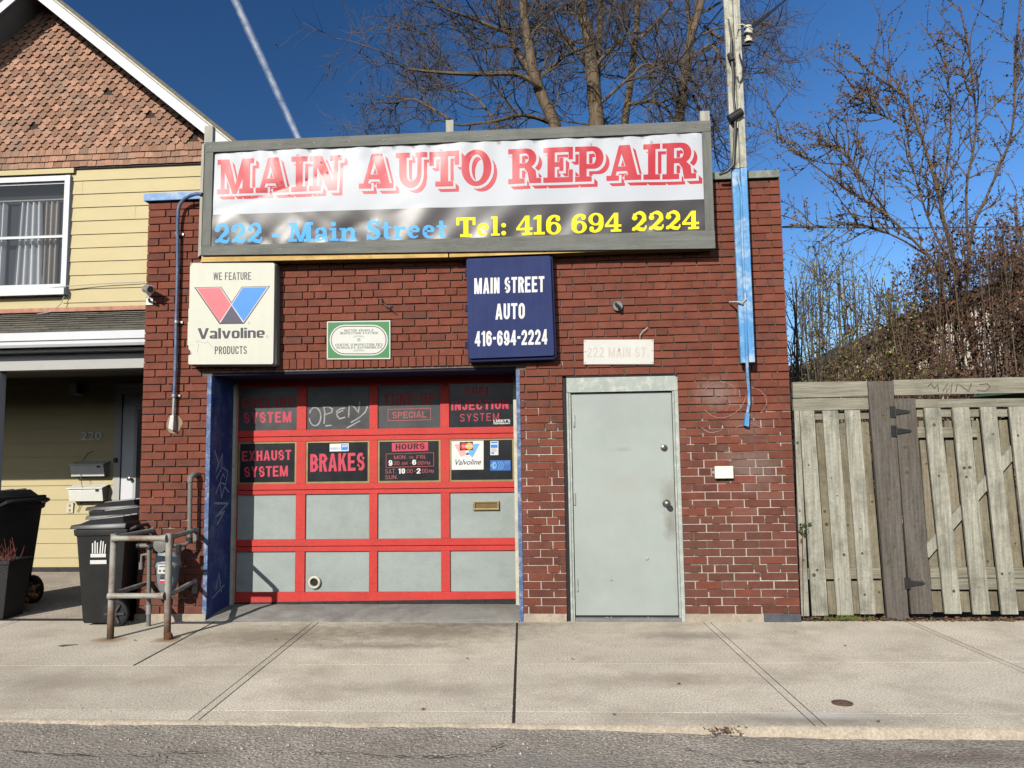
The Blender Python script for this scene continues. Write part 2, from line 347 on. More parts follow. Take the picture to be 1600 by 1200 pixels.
# ------------------------------------------------------------------ lettering
def arc(cx, cy, rx, ry, a0, a1, n=10):
    return [(cx+rx*math.cos(math.radians(a0+(a1-a0)*i/n)), cy+ry*math.sin(math.radians(a0+(a1-a0)*i/n))) for i in range(n+1)]
def stroke(p, tx, ty=None, closed=False):
    "outline of a pen path; tx/ty = pen widths across upright / level strokes (numbers or per-point lists)"
    n = len(p)
    txs = tx if hasattr(tx, '__len__') else [tx]*n
    tys = txs if ty is None else (ty if hasattr(ty, '__len__') else [ty]*n)
    Lp, Rp = [], []
    for i in range(n):
        a = p[(i-1) % n] if (closed or i > 0) else p[i]; b = p[(i+1) % n] if (closed or i < n-1) else p[i]
        q = p[i]
        d1 = (q[0]-a[0], q[1]-a[1]); d2 = (b[0]-q[0], b[1]-q[1])
        l1 = math.hypot(*d1) or 1; l2 = math.hypot(*d2) or 1
        if (not closed) and i == 0: d1 = d2; l1 = l2
        if (not closed) and i == n-1: d2 = d1; l2 = l1
        u1 = (d1[0]/l1, d1[1]/l1); u2 = (d2[0]/l2, d2[1]/l2)
        t = (u1[0]+u2[0], u1[1]+u2[1]); tl = math.hypot(*t) or 1; t = (t[0]/tl, t[1]/tl)
        k = 1/max(.45, (u1[0]*t[0]+u1[1]*t[1]))
        nx, ny = -t[1]*txs[i]/2*k, t[0]*tys[i]/2*k
        Lp.append((q[0]+nx, q[1]+ny)); Rp.append((q[0]-nx, q[1]-ny))
    if closed: return [Lp, Rp]
    return [Lp+Rp[::-1]]
def rc(x0, y0, x1, y1): return [[(x0,y0),(x1,y0),(x1,y1),(x0,y1)]]
def pg(*p): return [list(p)]
# a glyph = list of shapes; a shape = list of loops (even-odd)
def gothic(ch, tx, ty, W=.5):
    "plain block letter of cap height 1"
    w = {'I': tx, 'M': W*1.36, 'W': W*1.55, '1': W*.66, '.': tx, ':': tx, '-': W*.55, "'": tx, ' ': W*.5, 'J': W*.85, 'A': W*1.12, 'V': W*1.1, 'Y': W*1.1, 'X': W*1.1, 'K': W*1.06}.get(ch, W)
    l, r, b, t = tx/2, w-tx/2, ty/2, 1-ty/2
    rx = (r-l)/2; ry = min(.26, rx*1.25+.02); mx = w/2
    S = []
    st = lambda p, c=False: S.append(stroke(p, tx, ty, c))
    cap_t = arc(mx, t-ry, rx, ry, 0, 180); cap_b = arc(mx, b+ry, rx, ry, 180, 360)
    if ch == 'A':
        h = tx*.55
        S += [pg((0,0),(tx*1.02,0),(mx+h*.35,1),(mx-h,1)), pg((w,0),(w-tx*1.02,0),(mx-h*.35,1),(mx+h,1)), rc(w*.22,.2,w*.78,.2+ty*.95)]
    elif ch in 'BPRD':
        S.append(rc(0,0,tx,1))
        hb = {'B': .48, 'P': .42, 'R': .46, 'D': 0}[ch]
        def bowl(y0, y1, wd):
            y0 += ty/2; y1 -= ty/2; ry2 = min(.24, (y1-y0)/2); rx2 = min(wd*.5, ry2*.9)
            S.append(stroke([(tx*.5,y1),(wd-tx/2-rx2,y1)]+arc(wd-tx/2-rx2,y1-ry2,rx2,ry2,90,0,7)[1:]+arc(wd-tx/2-rx2,y0+ry2,rx2,ry2,0,-90,7)+[(tx*.5,y0)], tx, ty))
        if ch == 'B': bowl(.5-ty/2,1,w*.96); bowl(0,.5+ty/2,w)
        if ch == 'P': bowl(hb,1,w)
        if ch == 'D': bowl(0,1,w)
        if ch == 'R': bowl(hb,1,w); S.append(pg((w*.40,hb+.06),(w*.40+tx*.95,hb+.06),(w*1.04,0),(w*1.04-tx*1.08,0)))
    elif ch == 'C': st([(r,.64)]+cap_t+cap_b+[(r,.36)])
    elif ch == 'G': st([(r,.66)]+cap_t+cap_b+[(r,.5),(mx,.5)])
    elif ch in 'EF':
        S += [rc(0,0,tx,1), rc(0,1-ty,w*.97,1), rc(0,.5-ty*.45,w*.86,.5+ty*.5)]
        if ch == 'E': S.append(rc(0,0,w,ty))
    elif ch == 'H': S += [rc(0,0,tx,1), rc(w-tx,0,w,1), rc(0,.5-ty/2,w,.5+ty/2)]
    elif ch == 'I': S.append(rc(0,0,tx,1))
    elif ch == 'J': st([(r,1)]+arc(mx,b+ry,rx,ry,0,-180)+[(l,.36)])
    elif ch == 'K': S += [rc(0,0,tx,1), pg((tx*.6,.34),(w-tx*1.1,1),(w,1),(tx*.8,.28+ty*.1),(tx*.6,.2)), pg((w*.36,.58),(w*.36+tx*.7,.78),(w*1.03,0),(w*1.03-tx*1.15,0))]
    elif ch == 'L': S += [rc(0,0,tx,1), rc(0,0,w*.95,ty)]
    elif ch == 'M': S += [rc(0,0,tx*.9,1), rc(w-tx*.9,0,w,1), pg((0,1),(tx*1.05,1),(mx+tx*.42,0),(mx-tx*.42,0)), pg((w,1),(w-tx*1.05,1),(mx-tx*.42,0),(mx+tx*.42,0))]
    elif ch == 'N': S += [rc(0,0,tx*.9,1), rc(w-tx*.9,0,w,1), pg((0,1),(tx*1.05,1),(w,0),(w-tx*1.05,0))]
    elif ch in 'O0': st([(r,.5)]+cap_t[:-1]+[(l,t-ry),(l,b+ry)]+cap_b[1:-1]+[(r,b+ry)], True)
    elif ch == 'S':
        yu, yl = 1-(1-.5-ty*.0)*.5, .25
        q = [(r,.76)]+arc(mx,t-.20,rx,.20,10,180,9)+arc(mx,t-.20,rx,t-.20-.51,180,250,5)[1:]+arc(mx,b+.20,rx,.49-b-.20,70,0,5)+arc(mx,b+.20,rx,.20,0,-170,9)[1:]+[(l,.24)]
        st(q)
    elif ch == 'T': S += [rc(0,1-ty,w,1), rc(mx-tx/2,0,mx+tx/2,1)]
    elif ch == 'U': st([(l,1)]+cap_b+[(r,1)])
    elif ch == 'V': S += [pg((0,1),(tx,1),(mx+tx*.5,0),(mx-tx*.5,0)), pg((w,1),(w-tx,1),(mx-tx*.5,0),(mx+tx*.5,0))]
    elif ch == 'W':
        q = w/4
        for a, c in ((0, q), (2*q, q), (2*q, 3*q), (4*q, 3*q)):
            aa = min(max(a, tx*.45), w-tx*.45); S.append(pg((aa-tx*.45,1),(aa+tx*.45,1),(c+tx*.45,0),(c-tx*.45,0)))
    elif ch == 'X': S += [pg((0,1),(tx*1.1,1),(w,0),(w-tx*1.1,0)), pg((w,1),(w-tx*1.1,1),(0,0),(tx*1.1,0))]
    elif ch == 'Y': S += [rc(mx-tx/2,0,mx+tx/2,.46), pg((0,1),(tx*1.05,1),(mx+tx/2,.42),(mx-tx/2,.42)), pg((w,1),(w-tx*1.05,1),(mx-tx/2,.42),(mx+tx/2,.42))]
    elif ch == '1': S += [rc(w-tx,0,w,1), pg((0,.74),(0,.86),(w-tx*.6,1),(w-tx*.6,.84))]
    elif ch == '2': S += [stroke([(l,.66)]+arc(mx,t-ry,rx,ry,180,0,9)+[(r,.62),(r-.05,.5),(l+.03,.16),(l,b)], tx, ty), rc(0,0,w,ty)]
    elif ch == '3':
        S.append(stroke([(l,.68)]+arc(mx,t-.2,rx,.2,180,-20,9)+[(mx+.02,.53)], tx, ty)); S.append(stroke([(mx,.52)]+arc(mx,b+.22,rx,.22,60,-180,11)+[(l,.32)], tx, ty))
    elif ch == '4': S += [rc(w-tx*1.35,0,w-tx*.35,1), rc(0,.2,w,.2+ty), pg((0,.2+ty*.3),(w-tx*1.35,1),(w-tx*.7,1),(w-tx*.9,.86),(tx*.75,.2+ty*.5))]
    elif ch == '6':
        S.append(stroke(arc(mx,b+.26,rx,.26,0,360,16)[:-1], tx, ty, True)); S.append(stroke([(l,b+.26),(l,t-ry)]+arc(mx,t-ry,rx,ry,180,10,8)+[(r,.70)], tx, ty))
    elif ch == '9':
        S.append(stroke(arc(mx,t-.26,rx,.26,0,360,16)[:-1], tx, ty, True)); S.append(stroke([(r,t-.26),(r,b+ry)]+arc(mx,b+ry,rx,ry,0,-170,8)+[(l,.30)], tx, ty))
    elif ch == '.': S.append(rc(0,0,tx,ty))
    elif ch == ':': S += [rc(0,.12,tx,.12+ty), rc(0,.58,tx,.58+ty)]
    elif ch == '-': S.append(rc(0,.42,w,.42+ty))
    elif ch == "'": S.append(rc(0,.72,tx,1))
    return S, w
def gothic_text(s, tx=.16, ty=.15, W=.5, gap=.09):
    x = 0; out = []
    for ch in s:
        g, w = gothic(ch, tx, ty, W)
        out += [[[(a+x, c) for a, c in lp] for lp in sh] for sh in g]
        x += w+gap
    return out, x-gap
def egyptian(ch):
    "heavy slab-serif capitals for the painted banner title"
    t, s = .15, .25
    S = []
    if ch == 'I': w = .56; S = [rc(0,0,w,t), rc(0,1-t,w,1), rc((w-s)/2,0,(w+s)/2,1)]
    elif ch == 'M':
        w = 1.3
        S = [rc(0,0,.44,t), rc(.12,0,.26,1), rc(0,1-t,.40,1), rc(w-.52,0,w,t), rc(w-.40,0,w-.13,1), rc(w-.40,1-t,w,1),
             pg((.1,1),(.42,1),(.72,0),(.55,0)), pg((w-.13,1),(w-.42,1),(.55,0),(.70,0))]
    elif ch == 'N':
        w = 1.12; S = [rc(0,0,.42,t), rc(.13,0,.27,1), rc(0,1-t,.4,1), rc(w-.42,1-t,w,1), rc(w-.28,0,w-.14,1), pg((.08,1),(.42,1),(w-.14,0),(w-.44,0))]
    elif ch == 'A':
        w = 1.16; S = [rc(0,0,.42,t), rc(.60,0,w,t), pg((.42,1),(.78,1),(1.06,.05),(.76,.05)), pg((.42,1),(.58,1),(.28,.05),(.12,.05)), rc(.30,.26,.84,.40)]
    elif ch == 'U':
        w = 1.06
        S = [rc(0,1-t,.48,1), rc(.66,1-t,w,1)]
        pth = [(.245,.98),(.245,.42)]+arc(.52,.38,.275,.30,180,360,12)[1:-1]+[(.80,.42),(.80,.98)]
        tx = [.25,.25]+[.25-.11*i/10 for i in range(11)]+[.14,.14]
        S.append(stroke(pth, tx, [.25,.25]+[.19]*11+[.14,.14]))
    elif ch == 'T':
        w = 1.0; S = [rc(0,1-t,w,1), rc(.37,0,.63,1), rc(.2,0,.8,t), pg((0,1),(.15,1),(.15,.60),(0,.60)), pg((w,1),(w-.15,1),(w-.15,.60),(w,.60))]
    elif ch == 'O':
        w = 1.0; S = [[arc(.5,.5,.5,.52,0,360,28)[:-1], arc(.5,.5,.235,.38,0,360,24)[:-1]]]
    elif ch in 'RP':
        w = 1.12 if ch == 'R' else .98
        S = [rc(0,0,.56,t), rc(.14,0,.14+s,1), rc(0,1-t,.5,1)]
        y0 = .44 if ch == 'R' else .36
        S.append([[(.3,1),(.62,1)]+arc(.64,(1+y0)/2,.32,(1-y0)/2,90,-90,14)+[(.62,y0),(.3,y0)], [(.39,1-.14),(.6,1-.14)]+arc(.58,(1+y0)/2,.12,(1-y0)/2-.14,90,-90,10)+[(.6,y0+.14),(.39,y0+.14)]])
        if ch == 'R': S += [pg((.50,.50),(.74,.52),(.94,.36),(.98,.0),(.72,.0),(.66,.30)), rc(.72,0,w,t)]
    elif ch == 'E':
        w = 1.0; S = [rc(0,0,w,t), rc(0,1-t,w,1), rc(.14,0,.14+s,1), rc(.3,.44,.66,.58), rc(.54,.32,.68,.70), rc(w-.15,0,w,.36), rc(w-.15,.64,w,1)]
    else: w = .42
    return S, w
def clarendon(ch):
    t, s = .13, .22
    S = []
    def two():
        return [stroke([(.13,.70),(.16,.86)]+arc(.40,.72,.25,.245,145,0,10)+[(.64,.60),(.48,.42),(.22,.20),(.12,.04)], [.18,.16]+[.13]*4+[.2]*7+[.24,.2,.13,.10], None),
                [arc(.16,.70,.14,.13,0,360,14)[:-1]],
                stroke([(.06,.04),(.10,.13),(.26,.19),(.46,.10),(.62,.08),(.72,.16),(.74,.30)], [.08,.14,.2,.2,.17,.1,.06])]
    if ch == '2': w = .80; S = two()
    elif ch == '4': w = .84; S = [rc(.46,0,.46+s,1), pg((.0,.26),(.0,.38),(.46,1),(.60,1),(.16,.38),(.5,.38),(.5,.26)), rc(.5,.26,.84,.38), rc(.30,0,.84,t*.9)]
    elif ch == '1': w = .58; S = [rc(.18,0,.18+s,1), rc(0,0,.58,t), pg((.0,.78),(.0,.88),(.2,1),(.4,1),(.2,.80))]
    elif ch in '69':
        w = .80
        S = [[arc(.40,.31,.39,.33,0,360,22)[:-1], arc(.41,.31,.165,.225,0,360,18)[:-1]],
             stroke([(.14,.30),(.13,.5)]+arc(.47,.58,.34,.36,170,55,10)+[(.69,.80)], [.24,.25]+[.23,.22,.21,.2,.18,.16,.14,.13,.12,.12,.12]+[.1]), [arc(.62,.79,.12,.12,0,360,12)[:-1]]]
        if ch == '9': S = [[[(w-a, 1-c) for a, c in lp] for lp in sh] for sh in S]
    elif ch == 'M':
        S, w = egyptian('M')
    elif ch == 'T': S, w = egyptian('T')
    elif ch == 'S':
        w = .78
        S = [stroke([(.62,.74),(.60,.84)]+arc(.39,.75,.24,.19,40,190,9)+[(.20,.62),(.40,.52),(.60,.40)]+arc(.40,.25,.26,.19,20,-150,9)+[(.10,.22)], [.1,.1]+[.12]*5+[.2]*5+[.25,.27,.26]+[.24,.22]+[.16]*8+[.12]), rc(.60,.68,.70,1.0), rc(.05,0,.15,.32)]
    elif ch == 'a': w = .74; S = [stroke([(.10,.50),(.14,.60)]+arc(.33,.48,.21,.17,120,0,7)+[(.54,.30),(.54,.12)]+arc(.66,.11,.10,.06,190,300,4), [.14,.12]+[.12]*3+[.2]*5+[.22,.2]+[.12]*5), [arc(.15,.50,.10,.09,0,360,10)[:-1]], [arc(.27,.18,.25,.19,0,360,16)[:-1], arc(.31,.19,.10,.09,0,360,12)[:-1]], rc(.4,.27,.56,.38)]
    elif ch == 'i': w = .46; S = [rc(.12,0,.12+s,.66), rc(0,0,w,t*.85), rc(0,.66-t*.85,.3,.66), [arc(.21,.87,.13,.12,0,360,14)[:-1]]]
    elif ch == 'l': w = .46; S = [rc(.12,0,.12+s,1), rc(0,0,w,t*.85), rc(0,1-t*.85,.3,1)]
    elif ch == 'n': w = .86; S = [rc(.1,0,.1+s,.66), rc(0,0,.42,t*.85), rc(0,.66-t*.85,.3,.66), stroke([(.3,.42)]+arc(.50,.44,.18,.17,150,0,8)+[(.67,.3),(.67,0)], [.08]+[.1,.12,.14,.16,.18,.2,.21,.22,.22]+[.22,.22]), rc(.48,0,.86,t*.85)]
    elif ch == 't': w = .54; S = [stroke([(.22,.9),(.22,.2)]+arc(.36,.17,.14,.11,180,330,6), [.2,.22]+[.2,.18,.16,.13,.1,.09,.08]), rc(0,.66-t*.8,.5,.66)]
    elif ch == 'r': w = .66; S = [rc(.1,0,.1+s,.66), rc(0,0,.44,t*.85), rc(0,.66-t*.85,.3,.66), stroke([(.3,.36),(.36,.55),(.50,.61)], [.08,.1,.12]), [arc(.53,.54,.12,.11,0,360,12)[:-1]]]
    elif ch == 'e': w = .70; S = [stroke([(.14,.37),(.55,.37)]+arc(.35,.37,.21,.25,0,180,10)[1:]+arc(.37,.30,.23,.24,180,320,9), [.1,.1]+[.2,.17,.14,.12,.12,.14,.17,.2,.21,.22]+[.22,.22,.2,.18,.16,.13,.11,.09,.08,.07])]
    elif ch == ':': w = .28; S = [[arc(.14,.13,.13,.12,0,360,12)[:-1]], [arc(.14,.53,.13,.12,0,360,12)[:-1]]]
    elif ch == '-': w = .36; S = [rc(0,.26,w,.42)]
    else: w = .40
    return S, w
def slab_text(s, glyph, gap=.06):
    x = 0; out = []
    for ch in s:
        g, w = glyph(ch)
        out += [[[(a+x, c) for a, c in lp] for lp in sh] for sh in g]
        x += w+gap
    return out, x-gap
def font_text(s, bold=0.0, space=1.0):
    "Blender's built-in face, outlines as loops"
    c = bpy.data.curves.new('txt', 'FONT'); c.body = s; c.offset = bold; c.space_character = space; c.resolution_u = 4
    o = bpy.data.objects.new('txt', c); COL.objects.link(o)
    dg = bpy.context.evaluated_depsgraph_get(); dg.update()
    me = o.evaluated_get(dg).to_mesh()
    bm = bmesh.new(); bm.from_mesh(me); bmesh.ops.remove_doubles(bm, verts=bm.verts, dist=1e-6)
    nxt = {}
    for f in bm.faces:
        for lp in f.loops:
            if len(lp.edge.link_faces) == 1: nxt.setdefault(lp.vert, []).append(lp.link_loop_next.vert)
    loops = []
    while nxt:
        v0 = next(iter(nxt)); lp = []; v = v0
        while v in nxt:
            lp.append((v.co.x, v.co.y)); l = nxt[v]; q = l.pop()
            if not l: del nxt[v]
            v = q
        if len(lp) > 2: loops.append(lp)
    bm.free(); o.evaluated_get(dg).to_mesh_clear(); bpy.data.objects.remove(o); bpy.data.curves.remove(c)
    xs = [p[0] for l in loops for p in l]; ys = [p[1] for l in loops for p in l]
    x0, x1, y0, y1 = min(xs), max(xs), min(ys), max(ys)
    loops = [[((a-x0)/(x1-x0), (b-y0)/(y1-y0)) for a, b in l] for l in loops]
    def area(l): return sum(l[i-1][0]*l[i][1]-l[i][0]*l[i-1][1] for i in range(len(l)))
    outer = [[l] for l in loops if area(l) > 0]
    for l in loops:
        if area(l) <= 0:
            for o_ in outer:
                if inside(np.array([l[0]]), [o_[0]])[0]: o_.append(l); break
    return outer
def fit(shapes, w, fn):
    "unit-space text (width w, cap height 1) through fn(u,v) -> plane coordinates"
    return [[[fn(a/w, c) for a, c in lp] for lp in sh] for sh in shapes]
def quad(tl, tr, br, bl, Y):
    A, B, C_, D = [at(p[0], p[1], Y) for p in (tl, tr, br, bl)]
    def fn(u, v):
        top = A*(1-u)+B*u; bot = D*(1-u)+C_*u; q = bot*(1-v)+top*v
        return (q.x, q.z)
    return fn
def pxq(x0, y0, x1, y1, Y, sl=-.025):
    "upright text box in the photo, baseline sloping by sl"
    d = (x1-x0)*sl/2
    return quad((x0, y0-d), (x1, y0+d), (x1, y1+d), (x0, y1-d), Y)
def inside(P, loops):
    res = np.zeros(len(P), bool)
    for lp in loops:
        a = np.array(lp); b = np.roll(a, -1, 0)
        mn, mx = a.min(0), a.max(0)
        idx = np.where((P[:,0] >= mn[0]) & (P[:,0] <= mx[0]) & (P[:,1] >= mn[1]) & (P[:,1] <= mx[1]))[0]
        if not len(idx): continue
        x = P[idx,0][:,None]; y = P[idx,1][:,None]
        cond = (a[:,1][None] > y) != (b[:,1][None] > y)
        dy = np.where(np.abs(b[:,1]-a[:,1]) < 1e-12, 1e-12, b[:,1]-a[:,1])
        xi = a[:,0][None]+(y-a[:,1][None])*((b[:,0]-a[:,0])/dy)[None]
        res[idx] ^= (np.sum(cond & (x < xi), 1) % 2).astype(bool)
    return res
def printed(name, outline, base, layers, Y, parent=None, thick=.004, disp=None, step=None, backmat=None, kind=None, smooth=False):
    """one sheet with its printing: outline (x,z) loop, layers = [(material, shapes)] later over earlier; thick = depth of the sheet"""
    vs, ed = [], []
    def addloop(lp):
        if step:
            q_ = []
            for i in range(len(lp)):
                a_, b_ = lp[i], lp[(i+1) % len(lp)]; k_ = max(1, int(math.hypot(b_[0]-a_[0], b_[1]-a_[1])/step))
                q_ += [(a_[0]+(b_[0]-a_[0])*j/k_, a_[1]+(b_[1]-a_[1])*j/k_) for j in range(k_)]
            lp = q_
        b = len(vs); vs.extend([Vector(p) for p in lp]); n = len(lp); ed.extend([(b+i, b+(i+1) % n) for i in range(n)])
    addloop(outline)
    for _, shapes in layers:
        for sh in shapes:
            for lp in sh: addloop(lp)
    if step:
        a = np.array(outline); mn, mx = a.min(0), a.max(0)
        for i in range(1, int((mx[0]-mn[0])/step)):
            for j in range(1, int((mx[1]-mn[1])/step)):
                vs.append(Vector((mn[0]+i*step+(.3*step if j % 2 else 0), mn[1]+j*step)))
    r = geometry.delaunay_2d_cdt(vs, ed, [], 0, 1e-5, False)
    V = np.array([(v[0], v[1]) for v in r[0]]); T = [t for t in r[2]]
    Cn = np.array([V[list(t)].mean(0) for t in T])
    keep = inside(Cn, [outline]); mi = np.zeros(len(T), int); mats = [base]
    for m_, shapes in layers:
        if m_ not in mats: mats.append(m_)
        k = mats.index(m_)
        for sh in shapes: mi[inside(Cn, sh)] = k
    dz = disp if disp else (lambda x, z: 0.0)
    mb = MB(); b = 0
    mb.v = [(p[0], Y+dz(p[0], p[1]), p[1]) for p in V]
    for t, k, m_ in zip(T, keep, mi):
        if k:
            q = [V[i] for i in t]
            ar = sum(q[i][0]*q[(i+1) % len(q)][1]-q[(i+1) % len(q)][0]*q[i][1] for i in range(len(q)))
            if abs(ar) < 1e-12: continue
            mb.f.append(tuple(t) if ar > 0 else tuple(t)[::-1]); mb.mi.append(int(m_))
    if thick:
        n = len(outline); o = len(mb.v); k = 0
        if backmat:
            mats.append(backmat); k = len(mats)-1
        ar = sum(outline[i][0]*outline[(i+1) % n][1]-outline[(i+1) % n][0]*outline[i][1] for i in range(n))
        ol = outline if ar > 0 else outline[::-1]
        mb.v += [(x, Y+dz(x, z), z) for x, z in ol]+[(x, Y+thick, z) for x, z in ol]
        for i in range(n):
            j = (i+1) % n; mb.f.append((o+j, o+i, o+n+i, o+n+j)); mb.mi.append(k)
        mb.f.append(tuple(o+n+i for i in range(n))[::-1]); mb.mi.append(k)
    ob = mb.build(name, mats, parent, fix=False)
    if smooth:
        ob.data.polygons.foreach_set('use_smooth', [True]*len(ob.data.polygons))
    return ob
def rect_loop(x0, z0, x1, z1, r=0.0, n=5):
    if r <= 0: return [(x0,z0),(x1,z0),(x1,z1),(x0,z1)]
    return arc(x1-r,z0+r,r,r,-90,0,n)+arc(x1-r,z1-r,r,r,0,90,n)+arc(x0+r,z1-r,r,r,90,180,n)+arc(x0+r,z0+r,r,r,180,270,n)
def frame_loops(x0, z0, x1, z1, t):
    return [rect_loop(x0,z0,x1,z1), rect_loop(x0+t,z0+t,x1-t,z1-t)]

def add_spots(m, spots, nscale=9):
    "marks with a shape of their own: (centre, radius, colour, amount, stretch) in the object's own coordinates"
    nt = m.node_tree; N = nt.nodes; L = nt.links; P = N['Principled BSDF']
    tc = N.new('ShaderNodeTexCoord')
    nz = N.new('ShaderNodeTexNoise'); nz.inputs['Scale'].default_value = nscale; nz.inputs['Detail'].default_value = 7; nz.inputs['Roughness'].default_value = .7
    L.new(tc.outputs['Object'], nz.inputs['Vector'])
    for c, rad, colr, amt, st in spots:
        src = P.inputs['Base Color'].links[0].from_socket
        mp = N.new('ShaderNodeVectorMath'); mp.operation = 'SUBTRACT'; L.new(tc.outputs['Object'], mp.inputs[0]); mp.inputs[1].default_value = c
        sc_ = N.new('ShaderNodeVectorMath'); sc_.operation = 'DIVIDE'; L.new(mp.outputs[0], sc_.inputs[0]); sc_.inputs[1].default_value = tuple(rad*k for k in st)
        ln = N.new('ShaderNodeVectorMath'); ln.operation = 'LENGTH'; L.new(sc_.outputs[0], ln.inputs[0])
        f = N.new('ShaderNodeMapRange'); f.inputs['From Min'].default_value = 1.0; f.inputs['From Max'].default_value = 0.0
        L.new(ln.outputs['Value'], f.inputs[0])
        a = N.new('ShaderNodeMath'); a.operation = 'ADD'; L.new(f.outputs[0], a.inputs[0]); L.new(nz.outputs['Fac'], a.inputs[1])
        g = N.new('ShaderNodeMapRange'); g.inputs['From Min'].default_value = .75; g.inputs['From Max'].default_value = 1.35; g.inputs['To Max'].default_value = amt
        L.new(a.outputs[0], g.inputs[0])
        zf = N.new('ShaderNodeMath'); zf.operation = 'MULTIPLY'; L.new(g.outputs[0], zf.inputs[0])
        st2 = N.new('ShaderNodeMath'); st2.operation = 'GREATER_THAN'; L.new(f.outputs[0], st2.inputs[0]); st2.inputs[1].default_value = 0.001
        fm = N.new('ShaderNodeMath'); fm.operation = 'MULTIPLY'; L.new(f.outputs[0], fm.inputs[0]); fm.inputs[1].default_value = 4; fm.use_clamp = True
        L.new(fm.outputs[0], zf.inputs[1])
        mx = N.new('ShaderNodeMix'); mx.data_type = 'RGBA'; L.new(zf.outputs[0], mx.inputs['Factor'])
        L.new(src, mx.inputs['A']); mx.inputs['B'].default_value = (*colr, 1)
        L.new(mx.outputs['Result'], P.inputs['Base Color'])
def gp(px, py, z=0): q = gnd(px, py, z); return (q.x, q.y, z)

# ------------------------------------------------------------------ the ground, pavement and road
YF = -2.5                                    # pavement edge
g = MB(); g.box(-900, -900, -.6, 900, 900, -.42); tag(g.build('ground', M['dirt']), kind='structure')
g = MB(); g.box(-16, YF, -.12, 14, 0.12, -.0015); tag(g.build('pavement_bed', M['joint']), kind='structure')
add_spots(M['concrete'], [
    ((-1.2, -.35, 0), 1.1, (.24,.19,.14), .75, (1.6, .6, 1)), ((-2.4, -.55, 0), 1.0, (.26,.205,.15), .7, (1.2, .7, 1)), ((-1.4, -.85, 0), .6, (.20,.165,.13), .6, (1.8, .3, 1)), ((-.9, -1.9, 0), .5, (.30,.25,.19), .45, (2, .5, 1)), ((.5, -1.7, 0), .6, (.34,.28,.21), .45, (2, .5, 1)), ((-3.2, -1.8, 0), .7, (.34,.28,.21), .5, (1.6, .5, 1)),
    ((.9, -.5, 0), .5, (.20,.17,.14), .5, (1.5, .5, 1)), ((-3.65, -.68, 0), .16, (.30,.17,.07), .9, (1.3, 1, 1)), ((-3.17, -.68, 0), .14, (.30,.17,.07), .9, (1.4, 1, 1)),
    ((2.3, -.35, 0), .45, (.62,.58,.50), .55, (1, .5, 1)), ((1.25, -2.4, 0), .7, (.25,.21,.17), .6, (1.6, .3, 1)), ((1.35, -2.33, 0), .3, (.75,.72,.66), .6, (1.8, .35, 1)),
    ((-.7, -.1, 0), .6, (.16,.14,.12), .6, (2, .35, 1))])
sl_ = -.055
def jx(x0, Y): return x0 + sl_*Y
def rowY(X): return -1.325 + .03*max(-5, min(5, X))
joints = [-13.2, -11.5, -9.8, -8.1, -6.45, -4.9, -3.09, -2.16, -.44, 1.175, 2.83, 4.5, 6.2, 7.9, 9.6, 11.3]
dbl = {-2.16, 1.175, 2.83, -4.9}
def slab_top(mb, xa, xb, ya, yb, gap=.0045):
    "xa/xb joint roots, ya/yb functions of X"
    def c(xr, yf, sx, sy):
        y = yf(xr); x = jx(xr, y)
        return (x+sx*gap*(2.2 if abs(xr+.44) < .01 or abs(xr+3.09) < .01 else 1), y+sy*min(gap, .0028))
    p = [c(xa, ya, 1, 1), c(xb, ya, -1, 1), c(xb, yb, -1, -1), c(xa, yb, 1, -1)]
    zz = rnd.uniform(-.0004, .0004)
    mb.hexa([(x, y, -.1) for x, y in p], [(x, y, zz) for x, y in p])
pave = MB()
yb0 = lambda X: .02 if X < 1.9 else .06
yfr = lambda X: YF + .002
ymid = lambda X: YF + .19 + .012*X
for i in range(len(joints)-1):
    a, b = joints[i], joints[i+1]
    for ya, yb, jn in ((rowY, yb0, 0), (ymid, rowY, 1), (yfr, ymid, 1)):
        if jn == 1 and a == -3.09: continue
        bb = b
        if jn == 1 and b == -3.09: bb = -2.16
        if bb in dbl:
            slab_top(pave, a, bb-.055, ya, yb, .0035); slab_top(pave, bb-.055, bb, ya, yb, .003)
        else: slab_top(pave, a, bb, ya, yb)
tag(pave.build('pavement', M['concrete'], bevel=.0015), kind='structure')
# concrete forecourt before the neighbouring house
fc = MB(); fc.box(-16, .035, -.1, -3.835, 3.05, -.004); fc.build('forecourt', M['apron2']); tag(bpy.data.objects['forecourt'], kind='structure')
fc = MB(); fc.box(1.93, .07, -.1, 14, 9, -.03); tag(fc.build('yard', M['dirt']), kind='structure')
# the worn kerb lip and the road
def road_z(X): t = max(0, min(1, (X+.3)/1.7)); return -.014-.034*t*t*(3-2*t)
def nz(x, f=1.0, s=0): return math.sin(x*3.1*f+s)*.5+math.sin(x*7.7*f+1.3+s)*.3+math.sin(x*17.3*f+2.1+s)*.2
lip = MB(); us = [(-16+.06*i) for i in range(501)]
def lipf(u, v):
    z = road_z(u)-.02
    y = YF+.004 - .045*v + .006*nz(u, 2.2)*v
    return (u, y, 0.0005*(1-v) + z*(v**2.2) if v < 1 else z-.05)
lip.grid(lipf, us, [0, .25, .5, .7, .85, 1]); tag(lip.build('kerb', M['concrete_edge'], smooth=True, fix=False), kind='structure')
rd = MB()
def rdf(u, v):
    e = YF-.030 + .010*nz(u, 1.1)+.008*nz(u, 3.7, 2)+ (.02 if u > .4 else 0)*max(0, min(1, (u-.4)))
    y = e - (v**1.6)*7.0
    z = road_z(u)*(1-min(1, v*2)) - .05*min(1, v*2) + .004*nz(u*1.3+y*2.2, 1.2)+.003*nz(u*4+y*5, 1.7, 1)
    if v == 0: z += -.004
    return (u, y, z)
